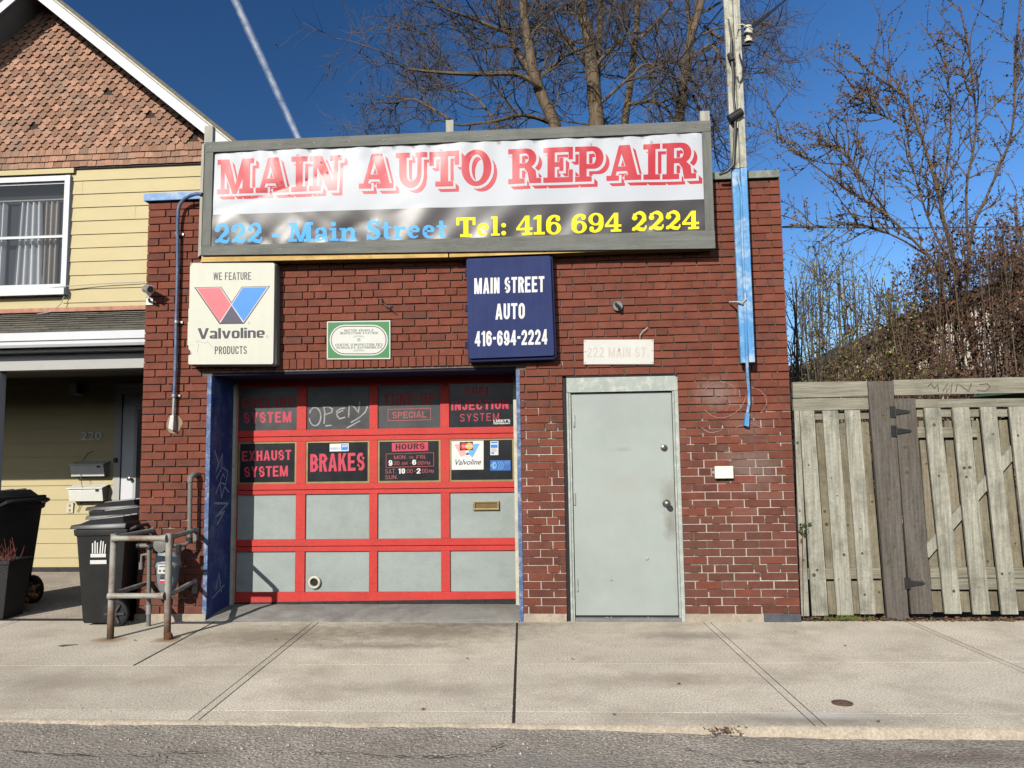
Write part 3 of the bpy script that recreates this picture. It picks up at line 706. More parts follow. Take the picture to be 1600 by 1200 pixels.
rd.grid(rdf, [(-16+.05*i) for i in range(601)], [0, .004, .012, .03, .05, .07, .09, .11, .13, .16, .2, .25, .32, .4, .5, .6, .8, 1])
road = tag(rd.build('road', M['asphalt'], smooth=True, fix=False), kind='structure')
add_spots(M['asphalt'], [((2.0, -3.1, -.07), .8, (.34,.31,.27), .6, (1.4, .35, 1)), ((1.8, -2.75, -.07), .5, (.15,.10,.08), .6, (1.6, .3, 1)), ((-.2, -2.95, -.03), .5, (.27,.25,.23), .5, (1.6, .4, 1)), ((-2.4, -3.1, -.03), .6, (.28,.25,.22), .5, (1.3, .4, 1))])
fr = MB(); fr.box(-30, -40, -.4, 30, -9.4, .02); tag(fr.build('far_pavement', M['concrete']), kind='structure')
ob_ = MB()
for i in range(9):                            # unseen buildings across the street, added to block low sky light
    x = -40+i*9.2; h = 3.2+rnd.uniform(0, 1); ob_.box(x, -36, -.4, x+8.4, -24-rnd.uniform(0, 1.5), h); ob_.prism([(x-.3, h+.001), (x+8.7, h+.001), (x+4.2, h+1.2)], -36.2, -23.9)
tag(ob_.build('opposite_sky_blockers', M['sidebrick']), kind='structure')
def road_crack(pts, wd):
    mb = MB(); P = []
    for i in range(len(pts)-1):
        for k in range(8):
            t = k/8; x = pts[i][0]*(1-t)+pts[i+1][0]*t; y = pts[i][1]*(1-t)+pts[i+1][1]*t
            P.append((x+rnd.uniform(-3, 3), y+rnd.uniform(-1.5, 1.5)))
    vs = []
    for i, (x, y) in enumerate(P):
        q = gnd(x, y, -.04); zz = road_z(q.x)*.9-.004
        q = gnd(x, y, zz); ww = wd*rnd.choice((.05, .2, .4, .6, .9))
        vs += [(q.x, q.y-ww, q.z+.014), (q.x, q.y+ww, q.z+.014)]
    mb.add(vs, [(2*i, 2*i+2, 2*i+3, 2*i+1) for i in range(len(P)-1)]); return mb
cr = MB()
for pts, wd in (([(0,1177),(75,1182),(200,1185),(250,1181),(350,1179)], .008), ([(250,1182),(245,1193),(222,1200)], .008), ([(490,1180),(540,1180),(600,1185),(675,1187),(750,1182),(800,1157)], .010), ([(1070,1175),(1110,1183),(1140,1192),(1200,1196),(1275,1197)], .007)):
    c_ = road_crack(pts, wd); cr.add(c_.v, c_.f)
tag(cr.build('road_crack', M['crack'], fix=False), kind='structure')

gr_ = MB()
for i in range(1500):
    X_ = rnd.uniform(-3.6, 3.2); Y_ = YF-.03-abs(rnd.gauss(0, .35)); r_ = rnd.uniform(.002, .0055)*(1.5 if rnd.random() < .06 else 1); zz = road_z(X_)-.004
    if rnd.random() < .12: Y_ = YF+rnd.uniform(-.02, .4); zz = .0
    a_ = rnd.uniform(0, 6.3); v4 = [(X_+r_*math.cos(a_+k*2.1)*1.2, Y_+r_*math.sin(a_+k*2.1), zz) for k in range(3)]
    gr_.add(v4+[(X_, Y_, zz+r_*1.1)], [(0,1,3), (1,2,3), (2,0,3)])
tag(gr_.build('road_grit', mat('pale_grit', (.42,.39,.35), .9, .5, 300, island=.5), fix=False), 'pale grit and small stones scattered along the road edge', 'grit', kind='stuff')

# ------------------------------------------------------------------ the brick repair shop
XL, XR = -3.815, 1.922
C0, CH = .07, .0677
shop = thing('repair_shop', 'small flat-roofed brown brick garage shop with a red door grid and a grey side door', 'building', (-.95, 0, 0))
GX0, GX1, GZ = -3.175, -.42, 2.19
DX0, DX1, DZ = -.018, .975, 2.095
br = MB()
def subtract(iv, a, b):
    o = []
    for x0, x1 in iv:
        if b <= x0 or a >= x1: o.append((x0, x1)); continue
        if a > x0: o.append((x0, a))
        if b < x1: o.append((b, x1))
    return o
NR = 55
for k in range(NR):
    z0 = C0+k*CH; z1 = z0+.0585
    iv = [(XL, XR)]
    if z1 < GZ+.03: iv = subtract(iv, GX0, GX1)
    if k in (31, 32): iv = subtract(iv, -3.275, -.335)
    if z1 < DZ+.02: iv = subtract(iv, DX0, DX1)
    ln = []
    if k % 6 == 5:
        x = XL-.05; j = 0
        while x < XR: d = .217 if j % 3 == 0 else .1085; ln.append((x, x+d)); x += d; j += 1
    else:
        x = XL-(.1085 if k % 2 else 0)
        while x < XR: ln.append((x, x+.217)); x += .217
    jg = .0046
    for xa, xb in ln:
        for p, q in iv:
            a, b = max(xa, p), min(xb, q)
            if b-a < .028: continue
            a2 = a+(jg if a > p+1e-6 else 0)+rnd.uniform(0, .0025); b2 = b-(jg if b < q-1e-6 else 0)-rnd.uniform(0, .0025)
            dy = rnd.uniform(-.0015, .0015); dz = rnd.uniform(-.0018, .0018)
            cx = (a+b)/2
            pg_ = (.75 if (cx > .97 and z0 < 1.45 + .25*nz(cx*2)) else .55 if (z0 < 1.0+.3*nz(cx*2+k) ) else .07)
            br.cur = 1 if rnd.random() < pg_ else 0
            br.box(a2, dy, z0+dz, b2, .095, z1+dz+rnd.uniform(-.001, .001))
br.cur = 0
x = -3.272
while x < -.35:
    br.box(x+.004, rnd.uniform(-.002, .002), 2.211, x+.0677-.004, .095, 2.298); x += .0677
br.build('brick_wall', [M['brick'], M['brick_grey']], shop, fix=False)
mo = MB()
def mrec(u, v):
    r = .0175+.0015*nz(u*5+v*9)
    t = 0
    if u > -.45: t = max(0, min(1, (1.9-v)/.5 + .3*nz(u*3+v*4)))
    else: t = .5*max(0, min(1, (.9-v)/.4))
    return (u, r*(1-t)+.0085*t, v)
def mfill(x0, z0, x1, z1):
    nx = max(1, int((x1-x0)/.06)); nz_ = max(1, int((z1-z0)/.06))
    us = [x0+(x1-x0)*i/nx for i in range(nx+1)]; vs = [z0+(z1-z0)*i/nz_ for i in range(nz_+1)]
    s = len(mo.f); mo.grid(mrec, us, vs)
    for i in range(s, len(mo.f)):
        cx = sum(mo.v[j][0] for j in mo.f[i])/4; cz = sum(mo.v[j][2] for j in mo.f[i])/4
        pr = max(0, min(.8, (1.9-cz)/.8+.6*nz(cx*2+cz*3))) if cx > -.45 else .35*max(0, min(1, (1.2-cz)/.6))
        mo.mi[i] = 0 if rnd.random() < pr else 1
zt = C0+NR*CH+.01
mfill(XL+.002, C0-.01, GX0, GZ); mfill(GX1, C0-.01, DX0, GZ); mfill(DX1, C0-.01, XR-.002, GZ); mfill(DX0, DZ, DX1, GZ); mfill(XL+.002, GZ, XR-.002, zt)
mo.build('mortar', [M['mortar'], M['mortar_dark']], shop, fix=False)
# body of the building behind the facing
bd = MB()
bd.box(XL, .1, -.05, GX0-.002, .52, GZ+.02); bd.box(GX1+.002, .1, -.05, DX0, .5, GZ+.02); bd.box(DX1, .1, -.05, XR, .5, GZ+.02)
bd.box(DX0, .12, DZ, DX1, .5, GZ+.02); bd.box(XL, .1, GZ+.02, XR, .5, 3.76)
bd.box(XL, .52, -.05, XL+.2, 8, 3.7); bd.box(XR-.2, .5, -.05, XR, 8, 3.7); bd.box(XL, 8, -.05, XR, 8.2, 3.7)
bd.box(XL+.2, .5, 3.4, XR-.2, 8, 3.5); bd.box(DX0-.1, .30, -.05, DX1+.1, .34, DZ+.1)
bd.build('side_wall', M['sidebrick'], shop)
for xa_, xb_ in ((XL-.012, GX0), (GX1+.034, DX0), (DX1, XR-.30)):
    pl = MB(); pl.box(xa_, -.014, -.06, xb_, .09, C0-.006); pl.build('plinth', M['plinth'], shop, bevel=.006)
pl = MB(); pl.box(XR-.298, -.012, -.06, XR+.003, .09, C0-.006); pl.build('plinth', mat('blue_grey_plinth', lin((84,88,94)), .85, .25, 10, bump=.4), shop, bevel=.005)
cp = MB(); cp.box(XL-.03, -.035, 3.80, -3.19, .3, 3.872); cp.build('coping', M['coping_blue'], shop, bevel=.006)
cp = MB(); cp.box(-3.188, -.035, 3.80, XR-.008, .3, 3.866); cp.build('coping', M['coping_grey'], shop, bevel=.006)
# the garage opening
jb = MB(); jb.box(GX0-.036, -.005, -.01, GX0+.001, .012, 2.165); jb.cur = 1; jb.box(GX0-.02, .0125, -.01, GX0+.004, .50, 2.165)
jl = jb.build('door_jamb', [M['blue_worn'], M['blue']], shop); jl['label'] = 'blue painted door jamb with white graffiti'
jb = MB(); jb.box(GX1-.002, -.005, -.01, GX1+.032, .012, 2.165); jb.cur = 1; jb.box(GX1-.003, .0125, -.01, GX1+.02, .50, 2.165)
jb.build('door_jamb', [M['blue_worn'], M['blue']], shop)
lt = MB(); lt.box(-3.27, .028, 2.168, -.335, .52, 2.204); lt.build('lintel', M['lintel'], shop)
# scrawl on the left jamb, painted on its inner face
sc = MB()
def scrawl(pts, wd=.012):
    "pts: (y, z) on the jamb's face"
    P = []
    for i in range(len(pts)-1):
        for k in range(5): t = k/5; P.append((pts[i][0]*(1-t)+pts[i+1][0]*t, pts[i][1]*(1-t)+pts[i+1][1]*t))
    P.append(pts[-1])
    for lp in stroke(P, wd): 
        n = len(lp)//2
        vs = [(GX0+.0062, y, z) for y, z in lp]
        sc.add(vs, [(i, i+1, 2*n-2-i, 2*n-1-i) for i in range(n-1)])
scrawl([(.08,1.50),(.16,1.38),(.12,1.30),(.24,1.46),(.22,1.30)], .014)
scrawl([(.12,1.24),(.24,1.34),(.36,1.30),(.32,1.18),(.20,1.20),(.26,1.28),(.30,1.24)], .013)
scrawl([(.12,1.10),(.20,1.20),(.24,1.06),(.30,1.16),(.40,1.10)], .016)
scrawl([(.10,1.02),(.38,1.00),(.14,.90),(.30,.93),(.16,.82)], .020)
sc.build('graffiti', mat('grey_white_marker', lin((176,184,205)), .7, .15, 20), shop, fix=False); sc = MB()
scrawl([(.16,.24),(.22,.38),(.28,.2)], .012); scrawl([(.1,.18),(.34,.26)], .012)
sc.build('graffiti', mat('grey_white_marker', lin((176,184,205)), .7, .15, 20), shop, fix=False)
for xa_, xb_ in ((GX0+.005, GX0+.033), (GX1-.060, GX1-.004)):
    tr = MB(); tr.box(xa_, .455, .03, xb_, .56, 2.165); tr.build('door_track_trim', M['offwhite'], shop)
DY = .50                                       # face of the overhead door
gd = MB(); X0, X1 = GX0+.034, GX1-.061
cols = [(-3.136,-2.564), (-2.471,-1.857), (-1.777,-1.177), (-1.092,-.482)]
rows = [(1.682,2.098), (1.171,1.574), (.649,1.072), (.162,.537)]
# stiles and rails: stiles run between rails; rails made of two boards with a seam where the sections meet
rz = [(2.098,2.20), (1.574,1.682), (1.072,1.171), (.537,.649), (.060,.162)]
for i, (a, b) in enumerate(rz):
    if i in (0, 4): gd.box(X0, DY, a, X1, DY+.05, b)
    else:
        mid = (a+b)/2-.008
        gd.box(X0, DY, mid+.003, X1, DY+.05, b); gd.box(X0, DY+.001, a, X1, DY+.05, mid-.003)
for (a, b) in rows:
    for i in range(5):
        xa = X0 if i == 0 else cols[i-1][1]; xb = X1 if i == 4 else cols[i][0]
        if xb-xa > .003: gd.box(xa, DY+.003, a+.0005, xb, DY+.05, b-.0005)
door = gd.build('garage_door', M['red'], shop, bevel=.004); door['label'] = 'red garage door, four by four, lettered panes above grey panels'
bk = MB(); bk.box(X0, DY+.052, .05, X1, DY+.06, 2.2); bk.build('door_backing', M['black'], door)
c5 = lambda x, y: (350+x/5.713, 570+y/5.713)
c6 = lambda x, y: (580+x/5.713, 570+y/5.713)
def bx5(x0, y0, x1, y1, c=c5, sl=-.028):
    a, b = c(x0, y0), c(x1, y1); return pxq(a[0], a[1], b[0], b[1], GY, sl)
GY = DY+.018
def gt(s, q, tx=.16, ty=.15, W=.5, gap=.09):
    t, w = gothic_text(s, tx, ty, W, gap); return fit(t, w, q)
def lines(pts, wd, c, Y):
    P = [at(*c(*p), Y) for p in pts]; return [stroke([(p.x, p.z) for p in P], wd)]
def ell(c, x, y, rx, ry, a0=0, a1=360, n=16):
    return [(x+rx*math.cos(math.radians(a0+(a1-a0)*i/n)), y+ry*math.sin(math.radians(a0+(a1-a0)*i/n))) for i in range(n+1)]
def rectpx(x0, y0, x1, y1, c, Y, sl=-.028):
    a, b = c(x0, y0), c(x1, y1); q = pxq(a[0], a[1], b[0], b[1], Y, sl); return [[q(0,0), q(1,0), q(1,1), q(0,1)]]
def boxpx(x0, y0, x1, y1, c, Y, wd, sl=-.028):
    a, b = c(x0, y0), c(x1, y1); q = pxq(a[0], a[1], b[0], b[1], Y, sl)
    return [stroke([q(0,0), q(1,0), q(1,1), q(0,1)], wd, None, True)]
pane_print = {}
pane_print[(0,0)] = [(M['decal_dark'], gt('COOLING', bx5(160,290,630,380), .17,.17,.5,.16)), (M['decal_red'], gt('SYSTEM', bx5(175,422,600,518), .17,.17,.5,.12))]
pane_print[(0,1)] = [(M['decal_red'], gt('EXHAUST', bx5(160,765,600,855), .17,.17,.5,.1) + gt('SYSTEM', bx5(180,905,570,1000), .17,.17,.5,.1))]
pane_print[(1,1)] = [(M['decal_red'], gt('BRAKES', bx5(770,790,1255,950), .18,.17,.5,.09)),
    (M['white_vinyl'], [rectpx(943,703,1113,772,c5,GY)]), (M['logo_blue'], [rectpx(1046,708,1106,762,c5,GY)] + gt('POWERED BY', bx5(950,738,1040,758), .14,.14,.5,.12)), (M['white_vinyl'], gt('AGI', bx5(1054,712,1100,735), .16,.15,.5,.1))]
ch = []
for pts in (ell(c5,812,462,52,82,-160,170,20), [(885,365),(900,420),(893,525)], [(885,380),(930,372),(968,395),(960,425),(905,445)], [(1080,385),(1040,392),(1005,415),(1010,455),(1030,482),(1082,468)], [(1012,430),(1066,405)],
            [(1112,470),(1118,365),(1160,372),(1200,425),(1212,330)], [(1280,370),(1262,420),(1210,470),(1132,515)], [(1215,498),(1150,535),(1095,565)], [(905,545),(960,540)]):
    ch += lines(pts, .0125, c5, GY)
pane_print[(1,0)] = [(M['chalk'], ch)]
pane_print[(2,0)] = [(M['decal_dark'], gt('TUNE-UP', bx5(110,255,570,360,c6), .17,.16,.5,.14)), (M['decal_pink'], gt('SPECIAL', bx5(190,418,495,474,c6), .11,.14,.52,.12) + [s for s in boxpx(150,393,530,495,c6,GY,.005)])]
pane_print[(3,0)] = [(M['decal_red'], gt('FUEL', bx5(838,197,1075,278,c6), .18,.17,.5,.14) + gt('INJECTION', bx5(715,318,1225,400,c6), .17,.17,.5,.12) + gt('SYSTEM', bx5(795,434,1140,502,c6), .08,.10,.5,.25)),
    (M['white_vinyl'], gt("LUCKY'S", bx5(1092,488,1240,514,c6), .2,.2,.6,.06) + gt('PERFORMANCE', bx5(1092,518,1240,530,c6), .18,.2,.5,.08))]
q = bx5
pane_print[(2,1)] = [(M['decal_red'], [rectpx(185,693,508,770,c6,GY)]), (M['black'], gt('HOURS', q(218,704,476,756,c6), .19,.18,.6,.13)),
    (M['decal_pink'], [s for s in boxpx(133,790,558,910,c6,GY,.004)] + gt('MON.', q(203,808,315,842,c6), .09,.1,.5,.12) + gt('TO', q(338,818,376,838,c6), .1,.12,.5,.12) + gt('FRI.', q(405,808,490,840,c6), .09,.1,.5,.12)
        + gt(':30', q(192,860,252,894,c6), .09,.1,.5,.12) + gt('AM', q(272,866,322,892,c6), .1,.12,.5,.14) + gt('-', q(347,876,358,884,c6), .3,.5,.5) + gt(':00', q(408,858,466,892,c6), .09,.1,.5,.12) + gt('PM', q(477,864,525,890,c6), .1,.12,.5,.14)
        + gt('SAT.', q(125,930,222,970,c6), .09,.1,.5,.12) + gt(':00', q(308,930,370,966,c6), .09,.1,.5,.12) + gt('-', q(383,946,398,954,c6), .3,.5,.5) + gt(':00', q(445,928,502,966,c6), .09,.1,.5,.12) + gt('PM', q(514,936,557,964,c6), .1,.12,.5,.14) + gt('SUN.', q(125,985,235,1020,c6), .09,.1,.5,.12)),
    (M['white_vinyl'], gt('9', q(155,850,188,902,c6), .2,.17,.55) + gt('6', q(366,847,402,893,c6), .2,.17,.55) + gt('10', q(242,925,302,972,c6), .2,.17,.5,.12) + gt('2', q(405,923,440,970,c6), .2,.17,.55))]
pane_print[(3,1)] = []
for ci, (xa, xb) in enumerate(cols):
    for ri, (za, zb) in enumerate(rows):
        if ri < 2:
            fr_ = MB()
            xa2, xb2, za2, zb2 = xa+.0006, xb-.0006, za+.001, zb-.001
            if ri == 1:
                t = .016
                for bxx in ((xa2, za2, xb2, za2+t), (xa2, zb2-t, xb2, zb2), (xa2, za2+t, xa2+t, zb2-t), (xb2-t, za2+t, xb2, zb2-t)):
                    fr_.box(bxx[0], DY+.010, bxx[1], bxx[2], DY+.03, bxx[3])
                fr_.build('pane_frame', M['gold'], door)
                e = t+.0005
            else: e = .0
            base = M['glass_dusty'] if (ci, ri) in ((1,0),(0,0),(2,0)) else M['glass']
            pn = printed('window_pane', rect_loop(xa2+e, za2+e, xb2-e, zb2-e), base, pane_print.get((ci, ri), []), GY, door, thick=.012)
            if (ci, ri) == (1, 0): pn['label'] = 'dusty pane with OPEN drawn in chalk'
        else:
            p = MB(); p.box(xa+.0006, DY+.020, za+.001, xb-.0006, DY+.045, zb-.001); p.build('door_panel', M['panel'], door)
# sticker cards on the last pane
SY = GY-.0025
def sticker(x0, y0, x1, y1, base, layers): return printed('sticker', rectpx(x0,y0,x1,y1,c6,SY,-.012)[0], base, layers, SY, door, thick=.002)
def tri(pts): return [[(at(*c6(*p), SY).x, at(*c6(*p), SY).z) for p in pts]]
pale_r = mat('pale_pink_print', lin((240,170,165)), .5, .03, 5); pale_b = mat('pale_blue_print', lin((110,170,222)), .5, .03, 5)
mc_r = mat('red_disc', lin((214,48,44)), .5, .03, 5); mc_o = mat('orange_disc', lin((245,170,60)), .5, .03, 5)
val, vw = gothic_text('V', .2, .2, .6); 
sticker(715,672,1003,936, M['white_vinyl'], [(pale_r, [tri([(742,712),(792,708),(862,800),(800,820)])]), (pale_b, [tri([(915,706),(970,704),(905,828),(862,790)])]), (M['ink'], [tri([(842,804),(860,780),(876,803)])]),
    (M['black'], [tri([(790,690),(908,686),(908,762),(790,766)])]), (mc_r, [tri(ell(c6,826,727,32,32))]), (mc_o, [tri(ell(c6,876,726,32,32))]), (M['white_vinyl'], gt('CARD', q(815,715,900,737,c6), .14,.14,.5,.1)),
    (M['ink'], fit(font_text('Valvoline', .012), 1, quad(c6(752,846), c6(990,842), c6(975,890), c6(737,896), SY)))])
sticker(1063,680,1135,806, M['white_vinyl'], [(M['logo_blue'], [rectpx(1070,686,1128,700,c6,SY,-.012), rectpx(1068,712,1128,742,c6,SY,-.012), rectpx(1072,780,1098,796,c6,SY,-.012)]), (M['ink'], [rectpx(1072,750,1120,753,c6,SY,-.012), rectpx(1072,760,1116,763,c6,SY,-.012), rectpx(1072,770,1122,773,c6,SY,-.012)])])
sticker(1063,852,1245,944, mat('sticker_blue', lin((58,104,176)), .5, .05, 5), [(pale_b, sum([lines(ell(None, x_, 898, 20, 36, -75, 75, 8), .005, c6, SY) for x_ in (1122, 1140, 1158)], []) + [tri(ell(c6,1098,898,22,34)), tri([(1066,885),(1080,898),(1066,911)])]), (M['ink'], [tri(ell(c6,1104,896,6,10))]), (pale_b, [rectpx(1190,860,1238,863,c6,SY), rectpx(1190,872,1238,875,c6,SY), rectpx(1190,884,1232,887,c6,SY)])])
# mail slot, vent hole, rubber seal
ms = MB(); x0, z0, x1, z1 = R4(739,783,780,797,DY); 
for b_ in ((x0,z0,x1,z0+.016),(x0,z1-.016,x1,z1),(x0,z0+.016,x0+.02,z1-.016),(x1-.02,z0+.016,x1,z1-.016)): ms.box(b_[0], DY-.004, b_[1], b_[2], DY+.013, b_[3])
ms.build('mail_slot', M['gold'], door, bevel=.002)
ms = MB(); ms.box(x0+.02, DY+.008, z0+.016, x1-.02, DY+.0135, z1-.016); ms.build('mail_flap', mat('tarnished_brass', lin((112,96,62)), .5, .2, 10, metal=.5), door)
h = at(491, 910, DY)
v_ = MB(); n = 24
vs = []
for r, y in ((.042, DY+.0135), (.056, DY+.006), (.060, DY-.004), (.052, DY-.010), (.040, DY-.008), (.036, DY+.004), (.036, DY+.013)):
    vs += [(h.x+r*math.cos(2*math.pi*k/n), y, h.z+r*math.sin(2*math.pi*k/n)) for k in range(n)]
v_.add(vs, [(i*n+k, i*n+(k+1) % n, (i+1)*n+(k+1) % n, (i+1)*n+k) for i in range(6) for k in range(n)])
v_.build('vent_ring', M['offwhite'], door, smooth=True)
v_ = MB(); v_.lathe([(.034, 0), (.034, .003)], (h.x, DY+.0105, h.z), 'Y'); v_.build('vent_hole', M['black'], door)
se = MB(); zl, zr = .060, .060
se.hexa([(X0, DY-.012, .028), (X1, DY-.012, .040), (X1, DY+.03, .040), (X0, DY+.03, .028)], [(X0, DY-.006, .068), (X1, DY-.006, .100), (X1, DY+.0, .100), (X0, DY+.0, .068)])
for i in range(11):
    xx = X0+.12+i*.25; se.lathe([(.007, 0), (.007, .006)], (xx, DY-.016, .058+.03*(xx-X0)/(X1-X0)), 'Y', 8)
se.build('door_seal', M['black'], door)
ap = MB()
us = [GX0+.004+(GX1-GX0-.008)*i/30 for i in range(31)]
ap.grid(lambda u, v: (u, -.03+v*.60, .004+.050*min(1, v*1.6)**.7 + .004*nz(u*2+v*3)), us, [0, .03, .1, .2, .3, .45, .6, .8, 1])
ap.build('door_sill', M['apron'], shop, smooth=True, fix=False)
ap = MB(); ap.box(GX0+.004, -.0305, -.05, GX1-.004, -.028, .004); ap.build('door_sill', M['apron'], shop)
# the grey side door
fm = MB()
fm.box(.018, -.004, 1.950, .962, .06, 2.078); hb = fm.build('door_header', M['frame_grey'], shop, bevel=.003)
fm = MB(); fm.box(.016, .001, .0, .034, .09, 1.949); fm.box(.036, .010, .0, .052, .10, 1.949)
fm.box(.928, .006, .0, .944, .10, 1.949); fm.box(.945, -.006, -.0, .976, .09, 1.949); fm.box(.962, -.003, 1.95, .976, .06, 2.07)
fm.build('door_frame', M['frame_grey'], shop, bevel=.002)
fm = MB(); fm.box(DX0+.001, .012, .0, .015, .08, 2.08); fm.box(.015, .012, 2.079, .976, .08, DZ-.001); fm.build('caulk_strip', M['black'], shop)
add_spots(M['doorgrey'], [((1.835, .03, .80), .22, (.22,.21,.18), .8, (.45, 1, 1)), ((1.835, .03, 1.05), .25, (.25,.24,.21), .65, (.5, 1, 1)), ((1.45, .03, 1.16), .3, (.38,.38,.35), .6, (.9, 1, .6)), ((1.43, .03, 1.45), .12, (.28,.27,.25), .5, (1.2, 1, .3)), ((1.25, .03, 1.86), .6, (.33,.36,.36), .35, (1.3, 1, .2))], 14)
lf = MB(); lf.box(.0565, .030, .046, .9245, .07, 1.943)
leaf = lf.build('entry_door', M['doorgrey'], shop, bevel=.003)
for px, py in ((896,658),(897,780),(901,915)):
    p = at(px, py, .02); hg = MB(); hg.tube([(p.x+.004, .024, p.z-.05), (p.x+.004, .024, p.z+.05)], .009, 8); hg.box(p.x+.004, .027, p.z-.05, p.x+.018, .0305, p.z+.05); hg.build('door_hinge', M['frame_grey'], leaf, smooth=True)
p = at(1038, 700, .02); k_ = MB(); k_.lathe([(.030, .010), (.030, 0), (.026, -.008), (.014, -.012), (.012, -.016)], (p.x, .028, p.z), 'Y', 20); k_.box(p.x-.002, .008, p.z-.008, p.x+.002, .013, p.z+.008); k_.build('deadbolt', M['chrome'], leaf, smooth=True)
p = at(1042, 787, .0); k_ = MB(); k_.lathe([(.034, .030), (.034, .022), (.024, .016), (.013, .008), (.013, -.020), (.022, -.030), (.027, -.044), (.024, -.058), (.012, -.064)], (p.x, 0, p.z), 'Y', 20); k_.build('door_knob', M['chrome'], leaf, smooth=True)
for px, py, r in ((1011,873,.016), (955,906,.010)):
    p = at(px, py, .03); k_ = MB(); k_.lathe([(r, .004), (r*.9, -.003), (r*.5, -.007), (.001, -.008)], (p.x, .029, p.z), 'Y', 14); k_.build('screw_cap', M['doorgrey'], leaf, smooth=True)
sv = MB(); sv.box(.054, -.012, -.02, .944, .12, .030); sv.build('door_sill', mat('grey_sill', lin((125,128,126)), .85, .2, 8, bump=.3), shop, bevel=.006)
sv = MB(); sv.box(.0565, .035, .0305, .925, .1, .045); sv.build('door_gap', M['black'], shop)
# litter caught under the door
lm = MB()
for cx in (.30, .33, .36, .62, .66, .69):
    a = rnd.uniform(0, 3); lm.add([(cx+.018*math.cos(a+k*1.57), -.005+.014*math.sin(a+k*1.57), .032+.006*(k % 2)) for k in range(4)], [(0,1,2,3)])
tag(lm.build('leaf_litter', mat('pale_leaf', lin((190,175,150)), .9, .2, 9), fix=False), 'pale dead leaves caught under the grey door', 'leaves', kind='stuff')
# chalky smear and bolt holes on the brick

add_spots(M['brick'], [((2.25, 0, 1.92), .32, (.30,.23,.20), .55, (1, 1, .7)), ((2.5, 0, 1.65), .25, (.26,.19,.16), .4, (1.2, 1, .8)), ((2.6, 0, .9), .5, (.22,.14,.11), .4, (1, 1, 1))], 16)
add_spots(M['brick_grey'], [((2.25, 0, 1.92), .32, (.30,.24,.21), .5, (1, 1, .7)), ((2.5, 0, 1.3), .45, (.27,.21,.18), .5, (1, 1, .8))], 16)
# ------------------------------------------------------------------ signs on the front
def bolt(mb, x, y, z, r=.006): mb.lathe([(r, .002), (r, -.003), (r*.6, -.005)], (x, y, z), 'Y', 8)
# the long banner in its wooden frame
BY = -.15
ban = thing('banner_sign', 'white and black vinyl banner reading MAIN AUTO REPAIR in a grey wooden frame', 'sign', (-.95, -.1, 3.15))
def plank(px, Y0, Y1, name, m_, parent, bev=.003):
    P = [at(*p, Y0) for p in px]                    # tl, tr, br, bl
    mb = MB(); mb.hexa([(P[3].x, Y0, P[3].z), (P[2].x, Y0, P[2].z), (P[2].x, Y1, P[2].z), (P[3].x, Y1, P[3].z)], [(P[0].x, Y0, P[0].z), (P[1].x, Y0, P[1].z), (P[1].x, Y1, P[1].z), (P[0].x, Y1, P[0].z)])
    return mb.build(name, m_, parent, bevel=bev)
plank([(320,222),(1111,188),(1110.5,205.5),(321,238)], BY, -.11, 'frame_board', M['signwood'], ban)
plank([(314,384.5),(1117,359.5),(1118,388),(314,399)], BY-.002, -.11, 'frame_board', M['signwood'], ban)
plank([(320,238.3),(333,237.6),(329,384),(315,384.3)], BY+.002, -.11, 'frame_board', M['signwood_v'], ban)
plank([(1097,206.3),(1111,205.7),(1116.5,359.4),(1102,360)], BY+.002, -.11, 'frame_board', M['signwood_v'], ban)
plank([(315,225),(319.5,224.6),(314,398),(309,402)], -.12, -.02, 'side_batten', M['postgrey'], ban)
plank([(316,401),(700,394.6),(700,402),(313,409.5)], -.13, -.002, 'ledger_board', M['rawwood'], ban)
plank([(702,394.5),(1112,378),(1113,386.5),(702,402)], -.13, -.002, 'ledger_board', M['rawwood'], ban)
for a, b, c, d in ((321,198,334,400), (697,189,709,388), (1093,175,1108,370)):
    p0, p1 = at(a, b, -.09), at(c, d, -.09); cx = (at(a, b, -.09).x+at(c, b, -.09).x)/2; wd = (at(c, b, -.09).x-p0.x)
    mb = MB(); mb.box(cx-wd/2, -.109, 3.2, cx+wd/2, -.05, p0.z); mb.build('sign_post', M['postgrey'], ban, bevel=.003)
for i in range(15):
    x = 330+i*54
    for y in (230.5-(x-320)*.0416, 391.5-(x-320)*.0236): fr_ = MB(); p = at(x, y, BY-.002); bolt(fr_, p.x, BY-.0025, p.z, .0035); fr_.build('screw', M['steel'], ban)
o_px = [(331,384.5),(330.5,383),(334,237),(1098,205),(1103,360)]
ol = [at(*p, BY) for p in ((329.5,385.0),(333.5,236.5),(1098,204.5),(1103,361.5))]
OUT = [(ol[0].x, ol[0].z), (ol[3].x, ol[3].z), (ol[2].x, ol[2].z), (ol[1].x, ol[1].z)]
def xz(px, py, Y): p = at(px, py, Y); return (p.x, p.z)
BZ = -.135
black = [[xz(328,335.5,BZ), xz(1105,311,BZ), xz(1106,364,BZ), xz(326,388,BZ)]]
def title(s, q):
    t, w = slab_text(s, egyptian, .07); return fit(t, w, q)
tt = title('MAIN', quad((339.5,249.5),(535,242.3),(533,297.5),(338.5,303.5),BZ)) + title('AUTO', quad((561,240.5),(768,234),(768,289),(561,295.5),BZ)) + title('REPAIR', quad((794,233.5),(1088,222),(1088,278.5),(794,288),BZ))
dx, dz_ = .050, -.050
sweep, halo = [], []
